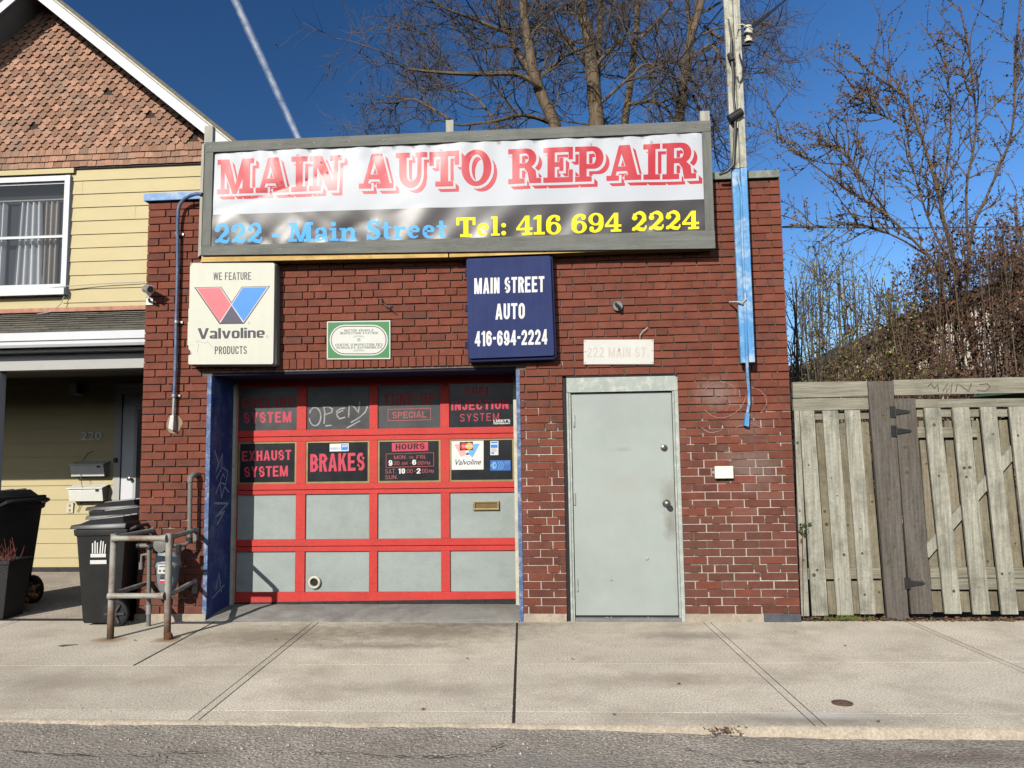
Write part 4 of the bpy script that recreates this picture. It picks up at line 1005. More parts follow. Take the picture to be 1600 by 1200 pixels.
for sh in tt:
    for lp in sh:
        n = len(lp)
        for i in range(n):
            a, b = lp[i], lp[(i+1) % n]
            sweep.append([[a, b, (b[0]+dx, b[1]+dz_), (a[0]+dx, a[1]+dz_)]])
            l = math.hypot(b[0]-a[0], b[1]-a[1]) or 1; h_ = .012
            ux, uz = (b[0]-a[0])/l*h_, (b[1]-a[1])/l*h_
            halo.append([[(a[0]-ux+uz, a[1]-uz-ux), (b[0]+ux+uz, b[1]+uz-ux), (b[0]+ux-uz, b[1]+uz+ux), (a[0]-ux-uz, a[1]-uz+ux)]])
    sweep.append([[(p[0]+dx, p[1]+dz_) for p in lp] for lp in sh])
# halo is kept on the shadow's side only
halo = [[[(p[0]+.009, p[1]-.009) for p in lp] for lp in sh] for sh in halo]
t1, w1 = slab_text('222 - Main Street', clarendon, .055); t2, w2 = slab_text('Tel: 416 694 2224', clarendon, .06)
blue_ln = fit(t1, w1, quad((335.5,350.5),(699,341.5),(699,371.5),(335.5,380.5),BZ)); yel = fit(t2, w2, quad((713,339.8),(1092,329),(1092,357.8),(713,370.6),BZ))
def wr(x, z):
    u = x+.95; v = z-3.7
    a = .0045*math.sin(3.1*u+5*v+1)+.0035*math.sin(7.3*u-6*v)+.0025*math.sin(13*u+4*v+2)
    lo = max(0, min(1, (-v+.0)/.5)); lf_ = max(0, min(1, (-u+.3)/2.2))
    rg = lambda p_: (1-abs(math.sin(p_)))**3
    a += lo*lf_*(.012*rg(2.6*u+3.6*v+.4)+.010*rg(3.3*u-4.2*v+1.1)+.007*rg(6.1*u+7*v))+.006*lo*math.sin(17*u-12*v+1)+.008*lf_*rg(1.7*u-5.5*v+.2)
    tp = max(0, min(1, (v-.25)/.25)); a += .0035*tp*math.sin(34*u+3*v)+.003*tp*math.sin(21*u-5*v)
    return a
printed('banner', OUT, M['banner_white'], [(M['banner_black'], [black]), (M['banner_red'], sweep), (M['banner_white'], halo), (M['banner_red'], tt), (M['banner_blue'], blue_ln), (M['banner_yellow'], yel)], BZ, ban, thick=0, disp=wr, step=.035, smooth=True)
bb = MB(); b0, b1 = at(334, 382, -.1), at(1098, 208, -.1); bb.box(b0.x+.03, -.085, b0.z+.03, b1.x-.03, -.075, b1.z-.03); bb.build('backing_board', M['signwood'], ban)

# cream light box with the V emblem
c7 = lambda x, y: (280+x/4.444, 390+y/4.444)
def P7(pts, Y): return [(at(*c7(*p), Y).x, at(*c7(*p), Y).z) for p in pts]
VY = -.115
vs_ = thing('lightbox_sign', 'cream light box sign with red and blue V emblem and a broken left edge', 'sign', (-2.9, -.05, 2.22))
mb = MB(); cab = P7([(86,96),(672,90),(686,104),(684,800),(672,812),(98,812),(86,800)], -.05)
mb.prism(cab[::-1], -.085, -.003); mb.build('cabinet', M['cabinet'], vs_, bevel=.006)
face = P7([(84,108),(88,98),(98,94),(652,92),(662,100),(652,786),(645,795),(70,797),(62,788),(64,735),(88,727),(78,705),(65,690),(64,666),(57,664),(60,500),(64,498),(64,412),(69,408),(75,120)], VY)
def T7(x0, y0, x1, y1, sl=-.01):
    a, b = c7(x0, y0), c7(x1, y1); return pxq(a[0], a[1], b[0], b[1], VY, sl)
red_ = P7([(122,268),(284,265),(360,383),(281,503)], VY); blu = P7([(440,265),(612,260),(448,500),(366,383)], VY); nav = P7([(363,388),(444,508),(286,508)], VY)
edge = P7([(104,262),(292,258),(364,366),(434,258),(632,253),(452,516),(280,518)], VY)
lw = P7([(116,266),(288,262),(363,376),(437,262),(622,257),(448,506),(284,508)], VY)
def wide(ch, tx=.27, ty=.17):
    xh = .74; l, b = tx/2, ty/2
    if ch == 'V': return [pg((0,1),(.32,1),(.56,.30),(.80,1),(1.10,1),(.70,0),(.40,0))], 1.06
    if ch == 'v': return [pg((0,xh),(.29,xh),(.44,.24),(.60,xh),(.88,xh),(.60,0),(.28,0))], .88
    if ch == 'l': return [rc(0,0,tx,1)], tx
    if ch == 'i': return [rc(0,0,tx,xh), rc(0,xh+.09,tx,1)], tx
    w = .78; r = w-l; t = xh-b; q = .13
    box_ = arc(r-q,t-q,q,q,90,0,4)+arc(r-q,b+q,q,q,0,-90,4)+arc(l+q,b+q,q,q,270,180,4)+arc(l+q,t-q,q,q,180,90,4)
    if ch == 'o': return [stroke(box_, tx, ty, True)], w
    if ch == 'n': return [rc(0,0,tx,xh), stroke([(l,t)]+arc(r-q,t-q,q,q,90,0,4)+[(r,0)], tx, ty)], w
    if ch == 'e': return [stroke([(r,b+.0),(r-.1,b)]+arc(l+q,b+q,q,q,270,180,4)+arc(l+q,t-q,q,q,180,90,4)+arc(r-q,t-q,q,q,90,0,4)+[(r,xh*.46)], tx, ty), rc(l,xh*.38,w-.02,xh*.38+ty*.7)], w
    if ch == 'a': return [stroke([(l-.05,t),(l+.1,t)]+arc(r-q,t-q,q,q,90,0,4)+[(r,0)], tx, ty), stroke([(r,b),(l+q,b)]+arc(l+q,b+.09,q,.09,270,90,6)[1:]+[(r,b+.18)], tx*.9, ty*.85)], w
    return [], .3
vt, vw_ = slab_text('Valvoline', wide, .075)
val = fit(vt, vw_, quad(c7(128,546), c7(594,541), c7(594,612), c7(128,622), VY))
we, ww_ = gothic_text('WE FEATURE', .145, .13, .46, .10); pr_, pw = gothic_text('PRODUCTS', .145, .13, .46, .10)
ring7 = lambda x, y: [P7(ell(lambda a, b: (a, b), x, y, 9, 9)[:-1], VY), P7([(p[0], p[1]) for p in ell(lambda a, b: (a, b), x, y, 6, 6)[:-1]], VY)]
crk = [stroke(P7([(120,635),(135,660),(125,718)], VY), .003), stroke(P7([(120,632),(185,652),(195,638),(215,660),(240,685)], VY), .003), stroke(P7([(70,664),(110,664)], VY), .002)]
printed('sign_face', face[::-1], M['cream'], [(M['ink'], [[edge]]), (mat('silver_edge', lin((200,200,196)), .5, .05, 5), [[lw]]), (M['logo_red'], [[red_]]), (M['logo_blue'], [[blu]]), (M['logo_navy'], [[nav]]), (M['ink'], val + fit(we, ww_, T7(238,158,500,211)) + fit(pr_, pw, T7(247,671,470,726))),
    (M['cabinet'], [ring7(484,510), ring7(611,605)] + crk)], VY, vs_, thick=.03, backmat=M['cream'])
mb = MB(); p = at(*c7(165,98), -.08); mb.box(p.x, -.10, p.z-.005, p.x+.10, -.03, p.z+.016); mb.build('mounting_clip', M['steel'], vs_)

# navy sign
c8 = lambda x, y: (640+x/3.81, 390+y/3.81)
NY = -.115
ns = thing('hanging_sign', 'navy box sign with white lettering MAIN STREET AUTO right of the garage door', 'sign', (-.45, -.05, 2.23))
def P8(pts, Y): return [(at(*c8(*p), Y).x, at(*c8(*p), Y).z) for p in pts]
mb = MB(); mb.prism(P8([(345,58),(852,44),(876,640),(858,656),(358,672),(350,660)], -.06)[::-1], -.09, -.003); mb.build('cabinet', M['signblue_d'], ns, bevel=.005)
def N8(s, x0, y0, x1, y1, W, tx=.2, gap=.1):
    t, w = gothic_text(s, tx, .17, W, gap); a, b = c8(x0, y0), c8(x1, y1); return fit(t, w, pxq(a[0], a[1], b[0], b[1], NY, -.03))
printed('sign_face', P8([(346,54),(832,36),(838,42),(861,622),(854,630),(362,648),(352,640),(338,64)], NY)[::-1], M['signblue'], [(M['white_vinyl'], N8('MAIN STREET', 385,164,802,258,.5) + N8('AUTO', 511,320,686,414,.54) + N8('416-694-2224', 388,480,820,570,.5,.19))], NY, ns, thick=.024, backmat=M['signblue_d'])
for y in (140, 350, 570):
    mb = MB(); p = at(*c8(334, y), -.07); mb.box(p.x-.004, -.085, p.z-.03, p.x+.03, -.05, p.z+.03); mb.build('mounting_clip', M['signblue_d'], ns)

# green and white inspection plate
GYp = -.016
def P7g(pts): return [(at(*c7(*p), GYp).x, at(*c7(*p), GYp).z) for p in pts]
def ov(x0, y0, x1, y1): r = (y1-y0)/2; return P7g([(x1-r+r*math.cos(math.radians(a)), (y0+y1)/2-(x1-x0)*.000+r*math.sin(math.radians(a))) for a in range(-90, 91, 15)]+[(x0+r+r*math.cos(math.radians(a)), (y0+y1)/2+r*math.sin(math.radians(a))) for a in range(90, 271, 15)])
def TG(s, x0, y0, x1, y1, W=.62):
    t, w = gothic_text(s, .17, .15, W, .13); a, b = c7(x0, y0), c7(x1, y1); return fit(t, w, pxq(a[0], a[1], b[0], b[1], GYp, -.01))
gp_ = printed('inspection_sign', P7g([(1026,499),(1466,491),(1466,760),(1025,763)])[::-1], M['signwhite'], [(M['signgreen'], [[P7g([(1033,506),(1459,499),(1459,752),(1032,755)])]]), (M['signwhite'], [[ov(1044,522,1449,735)]]), (M['ink'], [[ov(1053,530,1440,727)]]), (M['signwhite'], [[ov(1058,536,1434,721)]]),
    (M['green_ink'], TG('MOTOR VEHICLE',1148,553,1350,569) + TG('INSPECTION STATION',1118,572,1378,588) + TG("CENTRE D'INSPECTION DES",1084,652,1414,669) + TG('VEHICULES AUTOMOBILES',1090,672,1408,688) + TG('LICENCE',1218,597,1276,602) + TG('MINISTRY OF TRANSPORT',1208,604,1288,609) + TG('PERMIS',1218,694,1276,699) + TG('MINISTERE',1208,701,1288,706)
     + [[P7g(ell(lambda a, b: (a, b), 1248, 627, 12, 12)[:-1]), P7g(ell(lambda a, b: (a, b), 1248, 627, 10, 10)[:-1])], [P7g([(1242,620),(1254,620),(1248,636)])]])], GYp, None, thick=.013, backmat=M['steel'])
tag(gp_, 'green and white motor vehicle inspection plate with an oval, over the garage door', 'sign')
# faded street number board
def P8w(pts): return [(at(*c8(*p), GYp).x, at(*c8(*p), GYp).z) for p in pts]
t, w_ = gothic_text('222 MAIN ST.', .2, .17, .6, .13); a, b = c8(1056, 582), c8(1424, 642)
ft = fit(t, w_, pxq(a[0], a[1], b[0], b[1], GYp, -.0))
wb = printed('number_sign', P8w([(1037,537),(1453,535),(1453,682),(1037,683)])[::-1], M['signwhite'], [(M['faint'], ft), (M['faint_red'], [[P8w([(1245,592),(1254,590),(1250,602),(1243,612)])]])] + [(M['cabinet'], [[P8w(ell(lambda a, b: (a, b), x, y, 4, 4)[:-1])] for x, y in ((1045,546),(1445,544),(1445,601),(1047,608),(1045,674),(1445,673))])], GYp, None, thick=.013, backmat=M['signwhite'])
tag(wb, 'white board with faded letters 222 MAIN ST. above the grey side door', 'sign')
p = at(1010, 528, -.02); mb = MB(); mb.tube([at(1000,530,-.01), at(1000,524,-.03), at(1004,518,-.03), at(1012,512,-.02)], .004, 6); tag(mb.build('loose_wire', M['offwhite'], smooth=True), 'short pale wire end sticking out above the white number board', 'wire')
mb = MB(); mb.tube([at(596,470,-.005), at(599,474,-.03), at(604,478,-.04), at(612,484,-.03), at(620,492,-.01)], .004, 5); mb.tube([at(602,479,-.02), at(608,480,-.03), at(612,476,-.02)], .004, 5); mb.tube([at(597,467,-.0), at(598,473,-.03)], .008, 6)
tag(mb.build('wire_stub', M['darkmetal'], smooth=True), 'cut dark wires poking out of the bricks above the green plate', 'wire')

# lamp holder plate
p = at(965, 479, 0)
lp_ = thing('lamp_base', 'round grey lamp holder plate without a lamp, above the white number board', 'lamp', (p.x, 0, p.z))
mb = MB(); mb.lathe([(.045, -.001), (.046, -.02), (.042, -.028)], (p.x, 0, p.z), 'Y', 20); mb.build('plate', mat('dull_grey_metal', lin((120,120,116)), .6, .2, 20, metal=.3), lp_, smooth=True)
mb = MB(); mb.tube([(p.x+.01, -.026, p.z-.01), (p.x+.012, -.07, p.z-.03)], .016, 10); mb.tube([(p.x-.015, -.026, p.z+.02), (p.x-.018, -.06, p.z+.012)], .012, 10); mb.build('socket', M['darkmetal'], lp_, smooth=True)
mb = MB(); mb.tube([(p.x+.004, -.026, p.z+.012), (p.x+.02, -.05, p.z-.02), (p.x+.014, -.045, p.z-.045)], .005, 6); mb.build('screw_arm', M['darkmetal'], lp_)

# pale chalk scrawl on the bricks right of the door
mb = MB()
for pts in ([(1098,612),(1112,600),(1130,597),(1146,604),(1150,618)], [(1100,640),(1118,652),(1140,650),(1158,636),(1166,618)], [(1172,604),(1190,612),(1198,630),(1188,646)], [(1108,625),(1124,618),(1140,628),(1134,642)], [(1150,668),(1172,662),(1190,668)], [(1096,668),(1110,676),(1128,672)]):
    P = smooth_path([at(x, y, -.0035) for x, y in pts], 4); wd_ = rnd.uniform(.006, .012)
    for lp in stroke([(p.x, p.z) for p in P], [wd_*rnd.uniform(.4, 1) for p in P]):
        n = len(lp)//2; mb.add([(x, -.0035, z) for x, z in lp], [(i, i+1, 2*n-2-i, 2*n-1-i) for i in range(n-1)])
mb.build('chalk_scrawl', mat('faint_chalk', lin((160,122,110)), .95, .35, 30), shop, fix=False)
# white junction box
x0, z0, x1, z1 = R4(1117,728.5,1146.5,747.5,-.045)
jb_ = thing('junction_box', 'small white wall box on the bricks right of the grey door', 'box', ((x0+x1)/2, 0, z0))
mb = MB(); mb.box(x0, -.045, z0, x1, -.0015, z1); mb.build('box_body', M['box_white'], jb_, bevel=.005)
mb = MB(); mb.box(x0-.018, -.008, (z0+z1)/2-.012, x0, -.0015, (z0+z1)/2+.012); mb.build('fixing_lug', M['steel'], jb_)

# security camera
p = at(231, 452, -.12)
cm = thing('security_camera', 'silver bullet security camera on the left corner of the brick shop', 'camera', (p.x, -.02, p.z))
d = Vector((.75, -.62, -.22)).normalized(); a = p-d*.075; b = p+d*.06
mb = MB(); mb.tube([a, a+d*.02, b], [.026, .034, .034], 14); mb.build('camera_body', mat('silver_paint', lin((168,166,160)), .35, .1, 10, metal=.4), cm, smooth=True)
mb = MB(); mb.tube([b-d*.004, b+d*.003], .027, 14); mb.build('lens', M['darkmetal'], cm, smooth=True)
mb = MB(); mb.bar(a+Vector((0,0,.036)), b+d*.03+Vector((0,0,.036)), .05, .004, Vector((0,0,1))); mb.build('sunshield', M['box_white'], cm)
mb = MB(); mb.tube([p+Vector((-.02,0,-.03)), p+Vector((.0,.02,-.075)), (XL+.04, -.001, p.z-.09)], .012, 8); mb.box(XL+.01, -.012, p.z-.12, XL+.075, -.001, p.z-.055); mb.build('bracket', M['box_white'], cm, smooth=True)

# blue conduit on the left pier
cdt = thing('conduit', 'thin blue metal conduit bending down the left brick pier to an end box', 'pipe', (-3.5, 0, 1.7))
pts = [at(316,303.5,-.13), at(306,303,-.12), at(297,306,-.10), at(288,311,-.08), at(281,319,-.065), at(278.5,329,-.06), at(277.5,345,-.05), at(277.5,420,-.04), at(275.5,500,-.04), at(274.5,560,-.04), at(272,622,-.04)]
mb = MB(); mb.tube(pts, .0155, 10); mb.build('pipe', M['conduit'], cdt, smooth=True)
mb = MB(); mb.tube([at(272,621,-.04), at(270.5,652,-.04)], .014, 10); mb.build('lower_pipe', M['steel'], cdt, smooth=True)
for px, py in ((277.4,365),(275.8,503),(271.8,618)):
    q = at(px, py, -.04); mb = MB(); mb.tube([(q.x, -.04, q.z-.012), (q.x, -.04, q.z+.012)], .021, 10); mb.box(q.x+.012, -.016, q.z-.010, q.x+.045, -.001, q.z+.010); mb.build('clamp', M['steel'], cdt, smooth=True)
q = at(269, 660, -.04)
mb = MB(); mb.hexa([(q.x-.028, -.06, q.z-.055), (q.x+.020, -.06, q.z-.075), (q.x+.028, -.002, q.z-.075), (q.x-.028, -.002, q.z-.055)], [(q.x-.015, -.056, q.z+.06), (q.x+.022, -.056, q.z+.06), (q.x+.022, -.015, q.z+.06), (q.x-.015, -.015, q.z+.06)]); mb.build('end_box', M['steel'], cdt, bevel=.004)
mb = MB(); mb.prism([(q.x+.075*math.cos(a)*(1+.15*nz(a*2)), q.z-.015+.085*math.sin(a)*(1+.15*nz(a*2, 1, 2))) for a in [i*math.pi/8 for i in range(16)]], -.0035, .002); mb.build('caulk_patch', mat('tan_caulk', lin((150,125,105)), .9, .2, 12), cdt)

# ------------------------------------------------------------------ service post with its cables
sp = thing('service_post', 'weathered wooden service post with peeling white and blue paint on the shop roof edge', 'post', (1.55, -.08, 2.17))
PA, PB, PC_, PD = at(1158, 568, -.12), at(1179, 568, -.12), at(1131, 0, -.12), at(1155, 0, -.12)
def post_x(z):      # left, right edge at height z, slight lean
    t = (z-2.165)/(PC_.z-2.165); return PA.x+(PC_.x-PA.x)*t, PB.x+(PD.x-PB.x)*t
def pseg(z0, z1, m_, name):
    a0, a1 = post_x(z0); b0, b1 = post_x(z1); mb = MB(); mid = .56
    ma, mb_ = a0+(a1-a0)*mid, b0+(b1-b0)*mid
    mb.hexa([(a0,-.118,z0),(ma-.001,-.118,z0),(ma-.001,-.078,z0),(a0,-.078,z0)], [(b0,-.118,z1),(mb_-.001,-.118,z1),(mb_-.001,-.078,z1),(b0,-.078,z1)])
    mb.hexa([(ma,-.142,z0),(a1,-.142,z0),(a1,-.078,z0),(ma,-.078,z0)], [(mb_,-.142,z1),(b1,-.142,z1),(b1,-.078,z1),(mb_,-.078,z1)])
    return mb.build(name, m_, sp, bevel=.006)
pseg(2.165, 3.86, M['postblue'], 'lower_post'); pseg(3.862, 7.2, M['postwhite'], 'upper_post')
q0 = at(1150, 280, -.1)
mb = MB(); mb.tube([at(1153,274,-.128), at(1158,300,-.132), at(1160,380,-.135), at(1163,440,-.135), at(1166,520,-.135), at(1167.5,575,-.11), at(1170,610,-.05), at(1170.5,630,-.035), at(1168,645,-.035)], .0125, 9); mb.build('conduit', M['postblue'], sp, smooth=True)
q = at(1167, 656, -.03); mb = MB(); mb.hexa([(q.x-.028,-.05,q.z-.05),(q.x+.012,-.05,q.z-.06),(q.x+.014,-.002,q.z-.06),(q.x-.028,-.002,q.z-.05)], [(q.x-.012,-.05,q.z+.055),(q.x+.022,-.05,q.z+.055),(q.x+.022,-.005,q.z+.055),(q.x-.012,-.005,q.z+.055)]); mb.build('end_box', M['postblue'], sp, bevel=.004)
mb = MB(); mb.tube([at(1140,472,-.03), at(1152,471.5,-.14), at(1160,473,-.15), at(1165,468,-.155), at(1164,458,-.15)], .007, 7); mb.build('tie_wire', M['offwhite'], sp, smooth=True)
q = at(1149, 180, -0.165); mb = MB(); mb.tube([(q.x-.055, -.165, q.z-.035), (q.x+.055, -.165, q.z+.03)], .036, 14); mb.build('black_spool', M['darkmetal'], sp, smooth=True)
mb = MB(); mb.tube([at(1138,30,-0.145), at(1143,60,-0.150), at(1143,90,-0.155), at(1146,115,-0.150), at(1146,150,-0.145), at(1149,178,-0.155), at(1149,200,-0.155), at(1147.5,230,-0.145), at(1146,258,-0.145), at(1136,268,-0.135), at(1124,273,-0.105)], [.008,.010,.018,.012,.009,.012,.014,.012,.012,.014,.012], 8)
mb.tube([at(1155,85,-0.135), at(1161,105,-0.165), at(1160,122,-0.165), at(1155,130,-0.155), at(1152,120,-0.145)], .009, 7); mb.tube([at(1140,85,-0.145), at(1144,95,-0.165)], .025, 9); mb.build('cable', M['darkmetal'], sp, smooth=True)
mb = MB(); mb.tube([at(1150,60,-0.145), at(1153,40,-0.175), at(1160,38,-0.185), at(1168,42,-0.185), at(1176,46,-0.185)], .006, 6); mb.tube([at(1155,130,-0.165), at(1153,140,-0.145), at(1156,155,-0.145), at(1152,200,-0.145)], .006, 6); mb.build('white_cable', M['offwhite'], sp, smooth=True)
q = at(1169, 54, -.1)
mb = MB(); mb.lathe([(.012,-.075),(.034,-.07),(.034,-.045),(.020,-.035),(.020,-.01),(.038,0),(.038,.025),(.020,.035),(.020,.05),(.034,.06),(.034,.075),(.01,.08)], (q.x, -.1, q.z), 'Z', 16); mb.build('insulator', M['offwhite'], sp, smooth=True)
mb = MB(); mb.box(post_x(5)[1]-.01, -.115, q.z+.085, q.x+.02, -.085, q.z+.10); mb.box(post_x(5)[1]-.01, -.115, q.z-.10, q.x+.02, -.085, q.z-.085); mb.tube([(q.x, -.1, q.z-.1), (q.x, -.1, q.z+.1)], .008, 8); mb.build('insulator_bracket', M['darkmetal'], sp)
mb = MB(); A_ = at(1171, 46, -.1); B_ = at(1400, -185, .9)
mb.tube([A_+(B_-A_)*(i/12)+Vector((0,0,-.10*math.sin(math.pi*i/12))) for i in range(13)], [.020,.020]+[.010]*11, 8); tag(mb.build('overhead_cable', M['darkmetal'], smooth=True), 'thick black overhead cable running from the post insulator over the street', 'cable')
mb = MB(); A_ = at(1134, 6, -.06); B_ = at(957, 194, 8)
mb.tube([A_+(B_-A_)*(i/10)+Vector((0,0,-.12*math.sin(math.pi*i/10))) for i in range(11)], .008, 6); tag(mb.build('phone_line', M['darkmetal'], smooth=True), 'thin black line slanting from the post back to the bare tree', 'cable')
mb = MB(); A_ = at(1120, 354, 11); B_ = at(1760, 350, 11)
mb.tube([A_+(B_-A_)*(i/10)+Vector((0,0,-.06*math.sin(math.pi*i/10))) for i in range(11)], .012, 6); tag(mb.build('utility_line', M['darkmetal'], smooth=True), 'level dark utility line crossing the sky behind the right hand trees', 'cable')

add_spots(M['rail'], [((-.235, -.245, .02), .42, (.13,.058,.025), .95, (1, 1, 1)), ((.235, -.245, .02), .42, (.13,.058,.025), .95, (1, 1, 1)), ((-.235, -.245, .0), .2, (.05,.03,.02), .9, (1, 1, 1)), ((.235, -.245, .0), .2, (.05,.03,.02), .9, (1, 1, 1)), ((.0, -.27, .78), .14, (.20,.10,.05), .8, (1.4, 1, .5)), ((.0, -.27, .27), .16, (.18,.09,.045), .9, (1.4, 1, .5))], 24)
# ------------------------------------------------------------------ gas meter and its guard rail
gr = thing('guard_rail', 'rusting grey pipe guard rail standing round the gas meter', 'railing', (-3.42, -.4, 0))
GRY = -.645
def rail_tube(pts, r, name, m_): mb = MB(); mb.tube(pts, r, 12); return mb.build(name, m_, gr, smooth=True)
pl_, pr2 = (-3.655, GRY), (-3.185, GRY-.0)
zt_ = at(178, 834, GRY).z
lean = at(178, 834, GRY).x+.0
xl_t, xr_t = at(178.5, 834, GRY).x, at(264.5, 834, GRY).x
for xb, xt in ((-3.655, xl_t), (-3.185, xr_t)):
    rail_tube([(xb, GRY, -.02), (xt, GRY, zt_)], .0265, 'post', M['rail'])
def frail(z, back, xl, xr):
    # flattened ends against the posts
    rail_tube([(xl, GRY-.03, z), (xl+.06, GRY-.03, z), (xr-.06, GRY-.03, z), (xr+.005, GRY-.03, z)], [.030, .022, .022, .030], 'rail', M['rail'])
    rail_tube([(xr+.01, GRY+.01, z+.006), (xr+.025, GRY+.08, z+.006), (-3.29, -.06, z+.0), (-3.285, -.004, z+.0)], [.027, .02, .02, .028], 'rail', M['rail'])
    rail_tube([(xl+.0, GRY+.01, z+.006), (xl+.005, GRY+.08, z+.006), (-3.69, -.06, z), (-3.69, -.004, z)], [.027, .02, .02, .028], 'rail', M['rail'])
frail(zt_-.035, 0, xl_t+.01, xr_t-.01); frail(at(220,930,GRY).z, 0, xl_t-.01, xr_t-.015)
for x_, z_ in ((-3.31, zt_-.06), (-3.31, at(220,930,GRY).z-.03), (-3.71, at(220,930,GRY).z-.03)):
    mb = MB(); mb.box(max(x_, XL+.02)-.0, -.006, z_-.07, max(x_, XL+.02)+.05, .0-.0012, z_+.05); mb.build('wall_plate', M['pipegrey'], gr)
mb = MB(); mb.lathe([(.03, 0), (.032, .02), (.02, .05), (.005, .055)], (-3.16, GRY-.02, 0), 'Z', 12); mb.build('anchor_bolt', M['rust'], gr)

gm = thing('gas_meter', 'grey gas meter with regulator and pipes on the left brick pier', 'gas meter', (-3.45, -.15, 0))
MY = -.22
def gpipe(pts, r, name='pipe', m_='pipegrey'): mb = MB(); mb.tube(pts, r, 12); return mb.build(name, M[m_], gm, smooth=True)
bx0, bz0, bx1, bz1 = R4(240,862,284,925,MY)
mb = MB()
prof = [(-.5,0.0),(-.44,-.0)]
cx, cz0, cz1 = (bx0+bx1)/2, bz0, bz1; hw = (bx1-bx0)/2; hh = cz1-cz0
def msec(z, w, d): return [(cx+w*math.cos(a)*(abs(math.cos(a))**-.35 if abs(math.cos(a)) > .01 else 1)*.78, MY+d*math.sin(a)*(abs(math.sin(a))**-.35 if abs(math.sin(a)) > .01 else 1)*.78, z) for a in [2*math.pi*i/20 for i in range(20)]]
secs = [msec(cz0, hw*.45, .05), msec(cz0+hh*.06, hw*.62, .065), msec(cz0+hh*.3, hw*.85, .085), msec(cz0+hh*.60, hw*.97, .095), msec(cz0+hh*.64, hw*1.08, .105), msec(cz0+hh*.70, hw*1.08, .105), msec(cz0+hh*.72, hw*1.0, .098), msec(cz0+hh*.93, hw*.95, .09), msec(cz1, hw*.75, .07)]
vs = [p for s in secs for p in s]; n = 20
mb.add(vs, [(i*n+k, i*n+(k+1) % n, (i+1)*n+(k+1) % n, (i+1)*n+k) for i in range(len(secs)-1) for k in range(n)]+[tuple(range(n))[::-1], tuple((len(secs)-1)*n+k for k in range(n))])
mb.build('meter_body', M['meter'], gm, smooth=True)
x0, z0, x1, z1 = R4(248,882,261,896,MY-.1); ix = (x0, z0, x1, z1)
mb = MB(); mb.box(x0-.006, MY-.112, z0-.008, x1+.02, MY-.06, z1+.008); mb.build('index_box', M['meter'], gm, bevel=.004)
printed('dial', rect_loop(x0, z0, x1, z1), M['signwhite'], [(M['ink'], [arc((x0+x1)/2-.015+i*.03, (z0+z1)/2-.012, .008, .008, 0, 350, 10)] and [[arc((x0+x1)/2-.018+i*.036, (z0+z1)/2-.014, .010, .010, 0, 340, 10)] for i in range(2)] + [rc(x0+.012, z1-.02, x1-.012, z1-.012)])], MY-.1135, gm, thick=.001)
x0, z0, x1, z1 = R4(251,900,259,912,MY-.1)
printed('warning_label', rect_loop(x0, z0, x1, z1), M['signwhite'], [(M['ink'], [rc(x0, z0+(z1-z0)*.55, x1, z1)]), (M['decal_red'], [rc(x0, z0, x1, z0+(z1-z0)*.4)])], MY-.108, gm, thick=.02)
for sx in (-1, 1):
    mb = MB(); mb.tube([(cx+sx*hw*.8, MY-.02, cz1-.01), (cx+sx*hw*.8, MY-.02, cz1+.06)], .022, 10); mb.build('meter_union', M['darkmetal'], gm, smooth=True)
r_ = at(257, 850, MY); 
mb = MB(); mb.lathe([(.02,-.06),(.062,-.05),(.066,-.02),(.066,.0),(.05,.02),(.03,.05)], (r_.x, MY-.02, r_.z), 'Y', 18); mb.build('regulator', M['pipegrey'], gm, smooth=True)
zP = at(257, 853, MY).z
xr_ = at(231, 900, MY+.03).x
gpipe([(xr_+.02, MY+.03, -.03), (xr_+.005, MY+.03, zP)], .018); gpipe([(xr_-.09, MY+.03, zP), (r_.x-.03, MY+.01, zP+.003)], .019); gpipe([(xr_-.10, MY+.03, zP), (xr_-.075, MY+.03, zP)], .026, 'pipe_cap', 'darkmetal'); gpipe([(xr_+.005, MY+.03, zP-.03), (xr_+.005, MY+.03, zP+.028)], .027, 'tee', 'darkmetal')
gpipe([(xr_-.03, MY+.03, zP-.075), (xr_-.06, MY+.03, zP-.08), (xr_-.062, MY+.03, zP-.2)], .012, 'drip_pipe'); gpipe([(xr_-.062, MY+.03, zP-.14), (xr_-.062, MY+.03, zP-.2)], .019, 'drip_cap'); gpipe([(xr_-.03, MY+.03, zP-.075), (xr_+.02, MY+.03, zP-.075)], .012, 'drip_pipe')
q1 = at(296, 846, -.10); q2 = at(297.5, 745, -.10)
gpipe([(r_.x+.04, MY, zP), (q1.x-.07, MY+.02, zP), (q1.x-.02, -.13, zP+.0), (q1.x, -.10, zP+.03)], .017); gpipe([(q1.x, -.10, zP+.01), (q1.x, -.10, zP+.06)], .027, 'elbow', 'darkmetal')
gpipe([(q1.x, -.10, zP+.04), (q2.x, -.10, q2.z-.03)], .0185); gpipe([(q2.x, -.10, q2.z-.045), (q2.x+.001, -.10, q2.z-.005), (q2.x+.012, -.075, q2.z+.014), (q2.x+.014, -.03, q2.z+.016), (q2.x+.014, -.002, q2.z+.016)], .026, 'elbow')
gpipe([(cx+hw*.8, MY-.02, cz1+.05), (cx+hw*.8, MY-.02, zP-.02)], .02, 'outlet', 'darkmetal'); gpipe([(xr_+.018, MY+.03, .1), (xr_+.016, MY+.03, .18)], .024, 'collar', 'steel')

